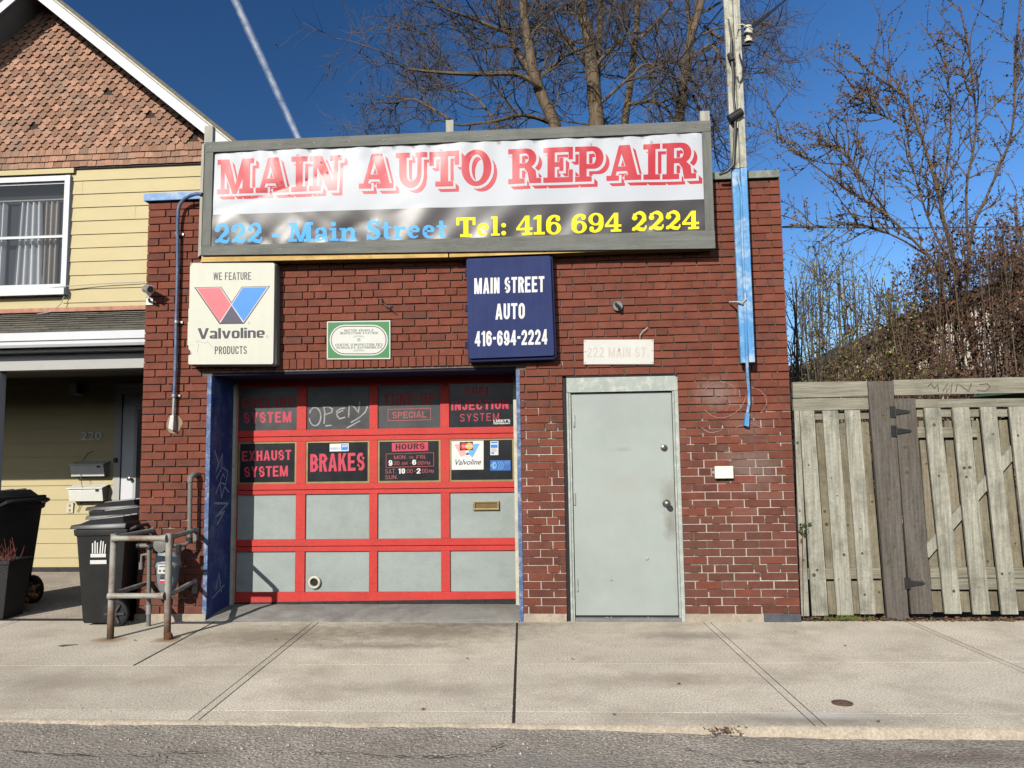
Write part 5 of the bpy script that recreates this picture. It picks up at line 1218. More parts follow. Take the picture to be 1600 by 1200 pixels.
# ------------------------------------------------------------------ the yellow house next door
HY = 3.0                                     # its front wall
hs_ = thing('yellow_house', 'yellow clapboard house with a shingled gable and a shaded front porch', 'house', (-6, 3, 0))
HXR = -4.12; HXL = -11.0
EXP = .186
zg = at(200, 257, HY).z                      # foot of the gable shingles
mb = MB(); z = -.05; k = 0
win = R4(-70, 283, 107, 452, HY)
top = zg-.02
def lap(x0, x1, z0, z1):
    if x0 < win[0]+.05 < x1 and z1 > win[1]-.02 and z0 < win[3]-.02:
        lap2(x0, win[0]+.05, z0, z1); x0 = win[2]-.06
        if x1 <= x0+.02: return
    elif win[0]+.05 <= x0 < win[2]-.06 and z1 > win[1]-.02 and z0 < win[3]-.02:
        if x1 <= win[2]-.05: return
        x0 = win[2]-.06
    lap2(x0, x1, z0, z1)
def lap2(x0, x1, z0, z1):
    mb.add([(x0, HY-.016, z0), (x1, HY-.016, z0), (x1, HY-.002, z1), (x0, HY-.002, z1), (x0, HY, z0), (x1, HY, z0)], [(0,1,2,3), (0,4,5,1)])
zl = top
while zl > 0:
    z0 = max(0, zl-EXP)
    if rnd.random() < .5:
        xs = rnd.uniform(HXL+1, HXR-.6); lap(HXL, xs-.0015, z0, zl); lap(xs+.0015, HXR, z0, zl)
    else: lap(HXL, HXR, z0, zl)
    zl -= EXP
mb.build('clapboard_wall', M['siding'], hs_, fix=False)
mb = MB(); wx_ = (win[0]+.06, win[2]-.06); wz_ = (win[1]+.03, win[3]-.06)
mb.box(HXL, HY+.001, -.3, HXR, HY+.15, wz_[0]); mb.box(HXL, HY+.001, wz_[1], HXR, HY+.15, top); mb.box(HXL, HY+.001, wz_[0], wx_[0], HY+.15, wz_[1]); mb.box(wx_[1], HY+.001, wz_[0], HXR, HY+.15, wz_[1])
mb.box(HXR-.15, HY+.15, -.3, HXR, 11, top); mb.box(HXL, HY+.15, -.3, HXL+.15, 11, top); mb.build('side_wall', M['siding'], hs_)
mb = MB(); mb.box(HXL, HY-.03, zg-.045, HXR+.01, HY+.02, zg+.005); mb.build('gable_ledge', M['roofdark'], hs_)
# gable: real butt-shaped shingles over a dark backing
GYY = HY-.05
OH = .42                                     # overhang of the rakes
a0 = at(60, 0, HY-OH); a1 = at(320, 209, HY-OH)
RSL = (a0.z-a1.z)/(a1.x-a0.x)                # slope of the rake
apx = at(43, -13, HY-OH); AX, AZ = apx.x, apx.z
def rake_z(x): return AZ-RSL*abs(x-AX)        # lower edge of the barge board
mb = MB(); hwid = (AZ-zg)/RSL
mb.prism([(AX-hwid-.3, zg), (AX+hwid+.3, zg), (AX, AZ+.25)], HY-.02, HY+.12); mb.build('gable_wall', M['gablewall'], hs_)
mb = MB(); SW, SE = .122, .088
zr = zg-.02; r_ = 0
while zr < AZ+.2:
    x = AX-hwid-.2 + (SW/2 if r_ % 2 else 0)
    while x < AX+hwid+.2:
        if zr+.119 < AZ-RSL*abs(x-AX)+.11 and not (rnd.random() < .006):
            w2 = SW*rnd.uniform(.47, .495); x_ = x+rnd.uniform(-.003, .003); zz = zr+rnd.uniform(-.005, .005)
            hgt = SE*1.35
            if r_ < 3: lo = [(-w2, 0), (w2, 0)]
            else: lo = [(-w2, .042), (-w2*.62, .038), (-w2*.58, .016), (-w2*.30, .0), (w2*.30, .0), (w2*.58, .016), (w2*.62, .038), (w2, .042)]
            pol = lo+[(w2, hgt), (-w2, hgt)]
            tilt = rnd.uniform(.9, 1.25)
            y0 = lambda v: GYY+.023*tilt*v/hgt+(0 if r_ % 2 else -.0006)
            n = len(pol); twist = rnd.uniform(-.03, .03)
            vs = [(x_+a, y0(b)+twist*a, zz+b) for a, b in pol]+[(x_+a, y0(b)+twist*a+.012, zz+b) for a, b in pol]
            mb.add(vs, [tuple(range(n))]+[((i+1) % n, i, i+n, (i+1) % n+n) for i in range(n)])
        x += SW
    zr += SE; r_ += 1
mb.build('gable_shingles', M['shingle'], hs_, fix=False)
# roof with white barge boards
T = .165
zE = zg-.55; xR = AX+(AZ-zE)/RSL; xLf = AX-(AZ-zE)/RSL
def rake(sx, y0, y1, d0, d1, name, m_, bev=0):
    xe = xR if sx > 0 else xLf
    mb = MB()
    P = [(AX, AZ+d0), (xe, zE+d0), (xe, zE+d1), (AX, AZ+d1)]
    mb.prism(P if sx < 0 else P[::-1], y0, y1); return mb.build(name, m_, hs_, bevel=bev)
for sx in (1, -1):
    rake(sx, HY-OH-.025, HY-OH, 0, T, 'barge_board', M['white'], .003)
    rake(sx, HY-OH, HY-.02, .03, .05, 'soffit_board', M['soffit'])
    rake(sx, HY-OH-.055, 11.5, T+.004, T+.035, 'roof_edge_trim', M['offwhite'])
    rake(sx, HY-OH-.075, 11.6, T+.037, T+.085, 'roof', M['roofing'])
# upstairs window
wx0, wz0, wx1, wz1 = R4(-70, 283, 107, 452, HY)
wn = MB(); f = .075; y0, y1 = HY-.06, HY+.02
wn.box(wx0, y0, wz0, wx0+f, y1, wz1); wn.box(wx1-f, y0, wz0, wx1, y1, wz1); wn.box(wx0+f, y0+.002, wz1-f, wx1-f, y1, wz1-.002); wn.box(wx0+f, y0+.002, wz0+.002, wx1-f, y1, wz0+.05)
wn.box(wx0-.03, y0-.05, wz0-.09, wx1+.01, y1, wz0-.002)
win_ = wn.build('window', M['white'], hs_, bevel=.004)
mz = at(50, 371, HY).z
wn = MB(); g_ = .028
xi0, xi1 = wx0+f, wx1-f
for (za, zb, yy) in ((mz-.02, wz1-f, HY-.02), (wz0+.05, mz+.022, HY-.005)):
    wn.box(xi0, yy, za, xi0+g_, yy+.02, zb); wn.box(xi1-g_, yy, za, xi1, yy+.02, zb); wn.box(xi0+g_, yy+.001, zb-g_, xi1-g_, yy+.02, zb); wn.box(xi0+g_, yy+.001, za, xi1-g_, yy+.02, za+g_)
wn.build('sash', M['white'], win_)
gm_ = bpy.data.materials.new('window_glass'); gm_.use_nodes = True; N = gm_.node_tree.nodes; Lk = gm_.node_tree.links
N.remove(N['Principled BSDF']); gl = N.new('ShaderNodeBsdfGlossy'); gl.inputs['Roughness'].default_value = .03; tp = N.new('ShaderNodeBsdfTransparent'); tp.inputs['Color'].default_value = (.88,.9,.92,1); mxs = N.new('ShaderNodeMixShader'); 
mxs.inputs[0].default_value = .12; Lk.new(tp.outputs[0], mxs.inputs[1]); Lk.new(gl.outputs[0], mxs.inputs[2]); Lk.new(mxs.outputs[0], N['Material Output'].inputs[0])
for y_, a_, b_ in ((HY-.010, mz, wz1-f-g_), (HY+.005, wz0+.07, mz)):
    wn = MB(); wn.add([(xi0+g_, y_, a_), (xi1-g_, y_, a_), (xi1-g_, y_, b_), (xi0+g_, y_, b_)], [(0,1,2,3)]); wn.build('glass', gm_, win_, fix=False)
def fold(xa, xb, za, zb, yy, amp, wl, m_, skew=0):
    mb = MB(); nu = 70; us = [i/nu for i in range(nu+1)]
    mb.grid(lambda u, v: (xa+(xb-xa)*u+skew*(1-v)*(u-.5), yy+amp*math.sin(2*math.pi*u*(xb-xa)/wl+.5*math.sin(5*u))*(1-.15*v), za+(zb-za)*v), us, [0, .3, .6, 1]); return mb.build('curtain', m_, win_, smooth=True, fix=False)
ca, cb = at(28, 400, HY+.12), at(62, 400, HY+.12); fold(ca.x, cb.x, wz0+.08, at(50, 312, HY).z, HY+.12, .035, .075, M['curtain'], .1)
ca, cb = at(66, 400, HY+.12), at(90, 400, HY+.12); fold(ca.x, cb.x, wz0+.08, at(50, 312, HY).z, HY+.12, .03, .07, M['curtain_tan'])
ca, cb = at(-60, 400, HY+.12), at(10, 400, HY+.12); fold(ca.x, cb.x, wz0+.08, at(50, 312, HY).z, HY+.12, .035, .075, M['curtain'])
wn = MB(); wn.tube([(xi0, HY+.09, at(50, 312, HY).z+.02), (xi1, HY+.09, at(50, 312, HY).z+.02)], .012, 8); wn.build('curtain_rod', M['postgrey'], win_)
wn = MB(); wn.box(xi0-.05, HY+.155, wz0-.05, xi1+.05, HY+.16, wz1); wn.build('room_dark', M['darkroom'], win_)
mb = MB(); mb.box(wx0-.05, HY-.05, wz1+.03, wx1+.04, HY-.0, wz1+.10); mb.build('window_head', M['siding'], hs_, bevel=.003)
# porch
PY = .72
zgut = at(120, 546, PY).z; ztop = at(120, 519, PY).z
zbeam0, zbeam1 = at(120, 577, PY+.12).z, at(120, 556, PY+.12).z
zw = at(120, 489, HY).z
xr_p = XL-.03
mb = MB(); mb.hexa([(HXL, PY+.02, ztop-.03), (xr_p, PY+.02, ztop-.03), (xr_p, HY, zw-.05), (HXL, HY, zw-.05)], [(HXL, PY-.02, ztop+.005), (xr_p, PY-.02, ztop+.005), (xr_p, HY, zw), (HXL, HY, zw)])
por = mb.build('porch_roof', M['roofing'], hs_)
mb = MB()
for i in range(9):                            # shingle courses as real steps
    t0, t1 = i/9, (i+1)/9
    ya, yb = PY-.03+(HY-PY)*t0, PY-.03+(HY-PY)*t1+.05; za, zb = ztop+.010+(zw-ztop)*t0, ztop+.006+(zw-ztop)*t1
    x = HXL-rnd.uniform(0, .3)
    while x < xr_p:
        x1 = min(xr_p, x+.33); dzs = rnd.uniform(-.002, .003)
        if x1-x > .02: mb.hexa([(x+.002, ya, za-.004), (x1-.002, ya, za-.004), (x1-.002, yb, zb-.004), (x+.002, yb, zb-.004)], [(x+.002, ya+rnd.uniform(-.006, .006), za+.007+dzs), (x1-.002, ya+rnd.uniform(-.006, .006), za+.007+dzs), (x1-.002, yb, zb), (x+.002, yb, zb)])
        x += .33
mb.build('shingle_courses', M['roofing'], por, fix=False)
mb = MB(); mb.box(HXL, HY-.10, zw+.0, xr_p, HY-.0, zw+.06); mb.build('flashing', M['flashing'], hs_, bevel=.008)
mb = MB()
prof = [(PY+.0, zgut+.02), (PY-.08, zgut+.02), (PY-.095, zgut+.045), (PY-.095, zgut+.075), (PY-.11, zgut+.085), (PY-.11, ztop-.012), (PY-.10, ztop-.012), (PY-.10, ztop-.022), (PY, ztop-.022)]
n = len(prof); mb.add([(HXL, a, b) for a, b in prof]+[(xr_p, a, b) for a, b in prof], [(i, (i+1) % n, (i+1) % n+n, i+n) for i in range(n)]+[tuple(range(n))[::-1], tuple(range(n, 2*n))])
mb.build('gutter', M['white'], hs_)
mb = MB(); mb.box(HXL, PY+.0, zgut-.02, xr_p, HY-.02, zgut+.01); mb.build('porch_ceiling', M['greytrim'], hs_)
mb = MB(); mb.box(HXL, PY+.12, zbeam0, xr_p, PY+.26, zgut-.021); mb.build('porch_beam', M['greytrim'], hs_, bevel=.004)
pp = at(3, 600, PY+.19)
for xx in (pp.x-.04, HXL+.1):
    mb = MB(); mb.box(xx-.05, PY+.14, -.02, xx+.05, PY+.24, zbeam0-.001); mb.build('porch_post', M['white'], hs_, bevel=.006)
# front door, partly behind the shop's corner
dx0 = at(183, 650, HY).x; dzt = at(200, 605, HY).z
mb = MB(); mb.box(dx0, HY-.045, 0, dx0+.09, HY+.02, dzt); mb.box(dx0+.09, HY-.044, dzt-.09, dx0+1.05, HY+.02, dzt-.001); mb.box(dx0+1.05, HY-.045, 0, dx0+1.14, HY+.02, dzt); mb.box(dx0-.015, HY-.06, dzt+.001, dx0+1.155, HY+.02, dzt+.05); dfr = mb.build('front_door_frame', M['greytrim'], hs_, bevel=.004)
mb = MB(); mb.box(dx0+.095, HY-.025, .03, dx0+1.045, HY+.0, dzt-.095); fd = mb.build('front_door', M['white'], hs_, bevel=.003)
mb = MB(); mb.box(dx0+.26, HY-.035, .55, dx0+.90, HY-.0255, dzt-.25); mb.build('door_moulding', M['greytrim'], fd, bevel=.003)
mb = MB(); mb.box(dx0+.30, HY-.036, .60, dx0+.86, HY-.0352, dzt-.30); mb.build('door_glass', M['glass'], fd)
q = at(205, 748, HY-.03); mb = MB(); mb.lathe([(.03, 0), (.03, -.006), (.012, -.01), (.012, -.04), (.026, -.05), (.026, -.066), (.01, -.072)], (q.x, HY-.025, q.z), 'Y', 14); mb.build('door_knob', M['chrome'], fd, smooth=True)
q = at(181, 719, HY-.05); mb = MB(); mb.box(q.x-.02, HY-.075, q.z-.03, q.x+.02, HY-.046, q.z+.03); mb.build('doorbell', M['darkmetal'], dfr)
nt_ = fit(font_text('220', .012), 1, pxq(126.5, 674.5, 159, 687.5, HY-.022, -.01))
mb = MB(); q_ = []
for sh in nt_:
    lp = sh[0]; q_.append(sh)
def solid(name, shapes, Y, th, m_, parent):
    xs = [p[0] for s in shapes for l in s for p in l]; zs = [p[1] for s in shapes for l in s for p in l]
    o = []
    for s in shapes: 
        r = geometry.delaunay_2d_cdt([Vector(p) for l in s for p in l], [e for e in sum([[(b+i, b+(i+1) % n) for i in range(n)] for b, n in zip(np.cumsum([0]+[len(l) for l in s[:-1]]).tolist(), [len(l) for l in s])], [])], [], 0, 1e-6, False)
        V = [(v[0], v[1]) for v in r[0]]; T_ = [tuple(t) for t in r[2]]; C_ = np.array([[sum(V[i][0] for i in t)/3, sum(V[i][1] for i in t)/3] for t in T_]); kp = inside(C_, s)
        m2 = MB(); m2.v = [(x, Y, z) for x, z in V]+[(x, Y+th, z) for x, z in V]; nn = len(V)
        for t, kk in zip(T_, kp):
            if kk:
                ar = (V[t[1]][0]-V[t[0]][0])*(V[t[2]][1]-V[t[0]][1])-(V[t[2]][0]-V[t[0]][0])*(V[t[1]][1]-V[t[0]][1])
                if abs(ar) > 1e-12: m2.f.append(t if ar > 0 else t[::-1]); m2.mi.append(0)
        ed = {}
        for f in m2.f:
            for i in range(3): e = (f[i], f[(i+1) % 3]); ed[e] = 1
        for (i, j) in list(ed):
            if (j, i) not in ed: m2.f.append((j, i, i+nn, j+nn)); m2.mi.append(0)
        o.append(m2.build(name, m_, parent, fix=False))
    return o
solid('house_numeral', nt_, HY-.026, .008, M['bronze'], hs_)
q = at(116, 607, HY-.1); mb = MB(); mb.box(q.x-.055, HY-.13, q.z-.065, q.x+.055, HY-.05, q.z+.06); mb.box(q.x-.07, HY-.05, q.z-.08, q.x+.07, HY-.017, q.z+.09); mb.build('porch_light', M['box_white'], hs_, bevel=.008)
mb = MB(); mb.box(HXL, HY-.03, -.05, HXR, HY+.0, .055); mb.build('house_plinth', M['roofdark'], hs_)
x0, z0, x1, z1 = R4(104,786,114,801.5,HY-.03); mb = MB(); mb.box(x0, HY-.03, z0, x1, HY-.005, z1); ou = mb.build('outlet_cover', M['offwhite'], hs_, bevel=.004)
mb = MB(); mb.box((x0+x1)/2-.012, HY-.033, z0+.02, (x0+x1)/2+.012, HY-.0302, z0+.05); mb.box((x0+x1)/2-.012, HY-.033, z1-.05, (x0+x1)/2+.012, HY-.0302, z1-.02); mb.build('sockets', M['gold'], ou)
mb = MB(); pts = [at(146,705,HY-.03), at(137,708,HY-.03), at(128,722,HY-.03), at(126,745,HY-.15), at(129,765,HY-.15), at(127,785,HY-.03), at(121,800,HY-.03)]; mb.tube(pts, .004, 5); mb.build('bell_wire', M['darkmetal'], hs_, smooth=True)
mb = MB(); pts = [at(-20,457,HY-.09), at(60,452,HY-.09), at(105,447,HY-.08), at(160,443,HY-.06), at(226,440,HY-.05)]; mb.tube(pts, .006, 5); mb.tube([at(101,462,HY-.07), at(95,475,HY-.08), at(80,487,HY-.10), at(40,494,HY-.12), at(0,497,HY-.14)], .006, 5); mb.build('wall_cable', M['greytrim'], hs_, smooth=True)
# two mailboxes
def mailbox(px0, py0, px1, py1, label):
    x0, z0, x1, z1 = R4(px0, py0, px1, py1, HY-.14)
    t = thing('mailbox', label, 'mailbox', ((x0+x1)/2, HY-.02, z0), group='mailboxes on the yellow house')
    mb = MB(); n = 2; ya = HY-.15
    sec = [(HY-.017, z0), (ya+.03, z0), (ya, z1-.07), (ya+.0, z1-.03), (HY-.017, z1-.03)]
    k = len(sec); mb.add([(x0+.012, a, b) for a, b in sec]+[(x1-.012, a, b) for a, b in sec], [(i, (i+1) % k, (i+1) % k+k, i+k) for i in range(k)]+[tuple(range(k))[::-1], tuple(range(k, 2*k))]); mb.build('box_body', M['box_white'], t, bevel=.004)
    mb = MB(); mb.hexa([(x0, ya-.02, z1-.050), (x1, ya-.02, z1-.050), (x1, HY-.017, z1-.012), (x0, HY-.017, z1-.012)], [(x0, ya-.02, z1-.036), (x1, ya-.02, z1-.036), (x1, HY-.017, z1+.002), (x0, HY-.017, z1+.002)]); mb.build('lid', M['box_white'], t, bevel=.003)
    mb = MB(); mb.box(x1-.10, ya-.004, z1-.085, x1-.055, ya+.01, z1-.06); mb.build('name_plate', M['darkmetal'], t); return t
mailbox(109, 721, 163, 744, 'upper white metal mailbox in the shade of the porch'); mailbox(106, 758, 161, 783, 'lower white metal mailbox in the sun beside the outlet')

# ------------------------------------------------------------------ wheeled bins and planter
def make_bin(label):
    t = thing('wheeled_bin', label, 'bin', (0, 0, 0), group='black wheeled bins by the yellow house')
    D, W, H = .50, .46, .90                   # depth along x (front at -x), width along y, height of body
    mb = MB()
    def sec(z, d0, d1, w): return [(d0, -w, z), (d1, -w, z), (d1, w, z), (d0, w, z)]
    S_ = [sec(.02, -.155, .165, .17), sec(.04, -.165, .175, .18), sec(.80, -.225, .235, .225), sec(.805, -.24, .25, .24), sec(.86, -.245, .26, .245)]
    vs = [p for s in S_ for p in s]
    fs = [(i*4+k, i*4+(k+1) % 4, (i+1)*4+(k+1) % 4, (i+1)*4+k) for i in range(4) for k in range(4)]+[(3,2,1,0), (16,17,18,19)]
    mb.add(vs, fs); mb.build('bin_body', M['binblack'], t, bevel=.018, smooth=True)
    mb = MB(); mb.hexa([(-.275,-.262,.865),(.25,-.262,.865),(.25,.262,.865),(-.275,.262,.865)], [(-.265,-.25,.90),(.25,-.25,.915),(.25,.25,.915),(-.265,.25,.90)])
    mb.hexa([(-.235,-.215,.896),(.21,-.215,.91),(.21,.215,.91),(-.235,.215,.896)], [(-.15,-.165,.935),(.17,-.165,.965),(.17,.165,.965),(-.15,.165,.935)])
    for y in (-.12, 0, .12): mb.hexa([(-.22,y-.012,.90),(.20,y-.012,.91),(.20,y+.012,.91),(-.22,y+.012,.90)], [(-.14,y-.008,.946),(.16,y-.008,.976),(.16,y+.008,.976),(-.14,y+.008,.946)])
    mb.build('bin_lid', M['binlid'], t, bevel=.008, smooth=True)
    mb = MB(); mb.tube([(.24,-.20,.84),(.32,-.20,.875),(.335,-.17,.88),(.335,.17,.88),(.32,.20,.875),(.24,.20,.84)], .016, 8); mb.build('handle', M['binblack'], t, smooth=True)
    for s in (-1, 1):
        mb = MB(); mb.lathe([(.06,-.018),(.105,-.024),(.118,-.018),(.118,.018),(.105,.024),(.06,.018)], (.165, s*.215, .115), 'Y', 28); wh = mb.build('wheel', M['black'], t, smooth=True)
        mb = MB()
        for i in range(6):
            a = i*math.pi/3; c_, s__ = math.cos(a), math.sin(a); mb.bar((.165+.02*c_, s*.245, .115+.02*s__), (.165+.092*c_, s*.245, .115+.092*s__), .022, .012)
        mb.lathe([(.03,-.012),(.03,.012)], (.165, s*.245, .115), 'Y', 14); mb.build('hub', mat('grey_wheel_hub', (.05,.05,.05), .5, .2, 10), wh)
    mb = MB(); mb.tube([(.165,-.2,.115),(.165,.2,.115)], .012, 8); mb.build('axle', M['steel'], t)
    return t
b1 = make_bin('nearest black wheeled bin, with a white skyline logo, behind the guard rail')
p = gnd(152, 980, 0); bx = at(156, 900, -.22).x
b1.location = (bx-.02, -.0, 0); b1.rotation_euler = (0, 0, math.radians(4)); b1.scale = (.92, 1, .96)
# white emblem and label strip on its side
Yb = -.2085
mb = MB()
x0, z0, x1, z1 = -.095, .60, .035, .76
def dec(pts, name='logo'): mb.add([(a, -.2295+(.80-b)*.0592-.004, b) for a, b in pts], [tuple(range(len(pts)))])
for (a, b, c, d, lean_) in ((-.075,.645,.012,.095,0), (-.052,.645,.012,.115,0), (-.030,.645,.012,.100,0), (-.006,.645,.012,.115,.010), (.016,.645,.012,.110,.010), (.040,.645,.010,.085,.008)):
    dec([(a, b), (a+c, b), (a+c+lean_, b+d), (a+lean_, b+d-.006)])
dec([(-.088,.61), (.056,.61), (.056,.642), (-.088,.642)]); dec([(-.092,.55), (.062,.55), (.062,.585), (-.092,.585)])
mb.v = [tuple(Matrix.LocRotScale(b1.location, b1.rotation_euler, b1.scale) @ Vector(v)) for v in mb.v]
mb.build('logo_print', M['white_vinyl'], b1, fix=False)
for (px, py, Y, sc_, rz, lab) in ((198, 802, .62, 1.0, 8, 'black wheeled bin standing behind the nearest bin, against the shop corner'), (196, 790, 1.35, 1.04, 3, 'farthest black wheeled bin, only its lid showing beside the house door')):
    c_ = copy_tree(b1); c_['label'] = lab; q = at(px, py, Y); c_.location = (q.x, Y, 0); c_.rotation_euler = (0, 0, math.radians(rz)); c_.scale = (sc_, sc_, sc_)
    for ch_ in list(c_.children):
        if ch_.name.startswith('logo_print'): bpy.data.objects.remove(ch_)
c_ = copy_tree(b1); c_['label'] = 'tall black wheeled bin at the left edge behind the planter'; q = at(-2, 800, .66); c_.location = (q.x-.02, .66, 0); c_.rotation_euler = (0, 0, math.radians(-12)); c_.scale = (1.22, 1.15, 1.18)
for ch_ in list(c_.children):
    if ch_.name.startswith('logo_print'): bpy.data.objects.remove(ch_)
pt = thing('planter', 'black woven planter box with dry reddish twigs at the left edge', 'planter', (-4.75, -.1, 0))
q0, q1 = at(-70, 880, .05), at(15, 880, .05); zt_ = at(10, 876, .05).z
mb = MB(); xc = (q0.x+q1.x)/2; hw = (q1.x-q0.x)/2
mb.hexa([(xc-hw*.82,.06,0),(xc+hw*.82,.06,0),(xc+hw*.82,.32,0),(xc-hw*.82,.32,0)], [(xc-hw,.04,zt_-.03),(xc+hw,.04,zt_-.03),(xc+hw,.34,zt_-.03),(xc-hw,.34,zt_-.03)])
mb.build('planter_box', M['weave'], pt, bevel=.01)
mb = MB()
for bx_ in ((xc-hw-.015,.025,xc+hw+.015,.065),(xc-hw-.015,.315,xc+hw+.015,.355),(xc-hw-.015,.065,xc-hw+.025,.315),(xc+hw-.025,.065,xc+hw+.015,.315)): mb.box(bx_[0], bx_[1], zt_-.035, bx_[2], bx_[3], zt_)
mb.build('planter_rim', M['weave'], pt, bevel=.006)
mb = MB(); mb.box(xc-hw*.95, .06, zt_-.06, xc+hw*.95, .32, zt_-.036); mb.build('soil', M['dirt'], pt)
mb = MB()
for i in range(60):
    a = Vector((xc+rnd.uniform(-.8, .8)*hw, rnd.uniform(.09, .29), zt_-.04)); d = Vector((rnd.uniform(-.5, .5), rnd.uniform(-.4, .3), rnd.uniform(.7, 1))).normalized(); l = rnd.uniform(.08, .22)
    b = a+d*l*.6; e = b+(d+Vector((rnd.uniform(-.4, .4), rnd.uniform(-.4, .4), 0))).normalized()*l*.5
    mb.tube([a, b, e], [.004, .003, .0015], 4)
mb.build('dry_twigs', M['twig'], pt)
mb = MB(); c_ = at(42, 925, .42)
for i in range(70):
    a = c_+Vector((rnd.gauss(0, .05), rnd.gauss(0, .04), rnd.gauss(0, .055))); r_ = rnd.uniform(.02, .04); d = Vector((rnd.gauss(0,1), rnd.gauss(0,1), rnd.gauss(0,1))).normalized(); e = d.orthogonal().normalized()
    mb.add([a-d*r_, a+e*r_*.5, a+d*r_, a-e*r_*.5], [(0,1,2,3)])
tag(mb.build('dry_plant', M['litter'], fix=False), 'clump of dry leaves caught beside the planter and the tall bin', 'plant', kind='stuff')

# ------------------------------------------------------------------ board fence and gate
FY = .10
fe = thing('board_fence', 'pale wooden board fence panel between the brick shop and the gate', 'fence', (2.6, FY, 0))
ga = thing('board_gate', 'wide wooden gate of spaced boards with black strap hinges and a diagonal brace', 'gate', (3.6, FY, 0))
c9 = lambda x, y: (1220+x/2.726, 560+y/2.726)
def board(parent, xl0, xr0, yt, xl1, xr1, yb, Y, th, m_, knots=3, name='board'):
    tl, tr_, bl, br_ = at(*c9(xl0, yt), Y), at(*c9(xr0, yt), Y), at(*c9(xl1, yb), Y), at(*c9(xr1, yb), Y)
    zt, zb = (tl.z+tr_.z)/2, max(-.02, (bl.z+br_.z)/2)
    mb = MB(); j = rnd.uniform(-.004, .004); bow = rnd.uniform(-.006, .006)
    n = 5; secs = []
    for i in range(n+1):
        t = i/n; xa = bl.x*(1-t)+tl.x*t; xb = br_.x*(1-t)+tr_.x*t; z = zb*(1-t)+zt*t; y = Y+j+bow*math.sin(t*3.1)
        secs.append([(xa, y, z), (xb, y, z), (xb, y+th, z), (xa, y+th, z)])
    vs = [p for s in secs for p in s]
    mb.add(vs, [(i*4+k, i*4+(k+1) % 4, (i+1)*4+(k+1) % 4, (i+1)*4+k) for i in range(n) for k in range(4)]+[(3,2,1,0), (n*4,n*4+1,n*4+2,n*4+3)])
    mb.cur = 1
    for i in range(knots):
        t = rnd.uniform(.08, .92); u = rnd.uniform(.25, .75); xa = bl.x*(1-t)+tl.x*t; xb = br_.x*(1-t)+tr_.x*t; z = zb*(1-t)+zt*t
        xk = xa+(xb-xa)*u; r_ = rnd.uniform(.007, .017); mb.lathe([(r_, .003), (r_*.95, -.0008), (r_*.5, -.0012)], (xk, Y+j+bow*math.sin(t*3.1), z), 'Y', 9)
    for zz in (zt-.05, zt-.10, zb+.30):
        for u in (.25, .75): mb.lathe([(.004, .002), (.004, -.001)], (bl.x+(br_.x-bl.x)*u, Y+j, zz), 'Y', 6)
    return mb.build(name, [m_, M['knot']], parent, fix=True, bevel=0)
def rail_(parent, x0, x1, yt, yb, Y, th, m_, name='rail'):
    a, b, c_, d = at(*c9(x0, yt[0]), Y), at(*c9(x1, yt[1]), Y), at(*c9(x1, yb[1]), Y), at(*c9(x0, yb[0]), Y)
    mb = MB(); mb.hexa([(a.x, Y, d.z), (b.x, Y, c_.z), (b.x, Y+th, c_.z), (a.x, Y+th, d.z)], [(a.x, Y, a.z), (b.x, Y, b.z), (b.x, Y+th, b.z), (a.x, Y+th, a.z)]); return mb.build(name, m_, parent, bevel=.004)
B1 = FY+.055                                   # rail layer
B2 = FY+.10                                    # back boards
for bdz in ((58,78,222,88,122,1098), (80,142,222,135,203,1096), (177,243,222,240,310,1094), (273,338,220,340,405,1090)): board(fe, *bdz, FY, .02, M['wood_light'])
for bdz in ((145,180,275,190,240,1090), (245,285,275,300,345,1088), (342,372,270,400,440,1086)): board(fe, *bdz, B2, .02, M['wood_back'], 2, 'back_board')
rail_(fe, 50, 372, (101,97), (168,163), FY-.005, .04, M['wood_rail'], 'top_rail'); rail_(fe, 52, 374, (172,167), (223,217), FY+.002, .05, M['wood_rail'], 'top_rail')
rail_(fe, 145, 378, (228,222), (262,258), B1, .038, M['wood_rail']); rail_(fe, 90, 425, (895,893), (942,938), B1, .038, M['wood_rail'])
board(fe, 370, 478, 97, 456, 546, 1118, FY-.022, .035, M['wood_grey'], 7, 'fence_post')
board(ga, 484, 571, 171, 557, 648, 1088, FY-.018, .03, M['wood_grey'], 7, 'gate_stile')
x9 = 610; fx = [(610,680,210,700,771,1088), (730,801,208,820,893,1090), (849,917,207,942,1012,1090), (971,1037,206,1066,1134,1090), (1090,1155,205,1188,1254,1092), (1210,1274,204,1310,1374,1092), (1330,1394,203,1430,1494,1092)]
for bdz in fx: board(ga, *bdz, FY, .022, M['wood_light'], 3)
for bdz in ((585,625,265,648,695,1080), (697,740,265,745,815,1080), (812,865,265,888,935,1075), (928,972,262,1000,1050,1075), (1046,1092,262,1136,1185,1075), (1166,1212,262,1258,1308,1075)): board(ga, *bdz, B2, .02, M['wood_back'], 2, 'back_board')
rail_(fe, 480, 1500, (92,68), (158,138), FY-.005, .04, M['wood_rail'], 'top_rail')
rail_(ga, 573, 1450, (174,166), (210,203), FY+.024, .03, M['wood_rail']); rail_(ga, 578, 1450, (212,206), (250,246), B1+.002, .038, M['wood_rail'])
rail_(ga, 582, 836, (293,292), (338,336), B1+.003, .03, M['wood_rail']); rail_(ga, 636, 1450, (890,892), (934,938), B1, .038, M['wood_rail']); rail_(ga, 640, 1450, (938,940), (984,986), B1-.001, .035, M['wood_rail'])
a, b = at(*c9(615, 835), B1), at(*c9(1075, 300), B1); mb = MB(); mb.bar((a.x, B1+.02, a.z), (b.x, B1+.02, b.z), .085, .035); mb.build('brace', M['wood_light'], ga)
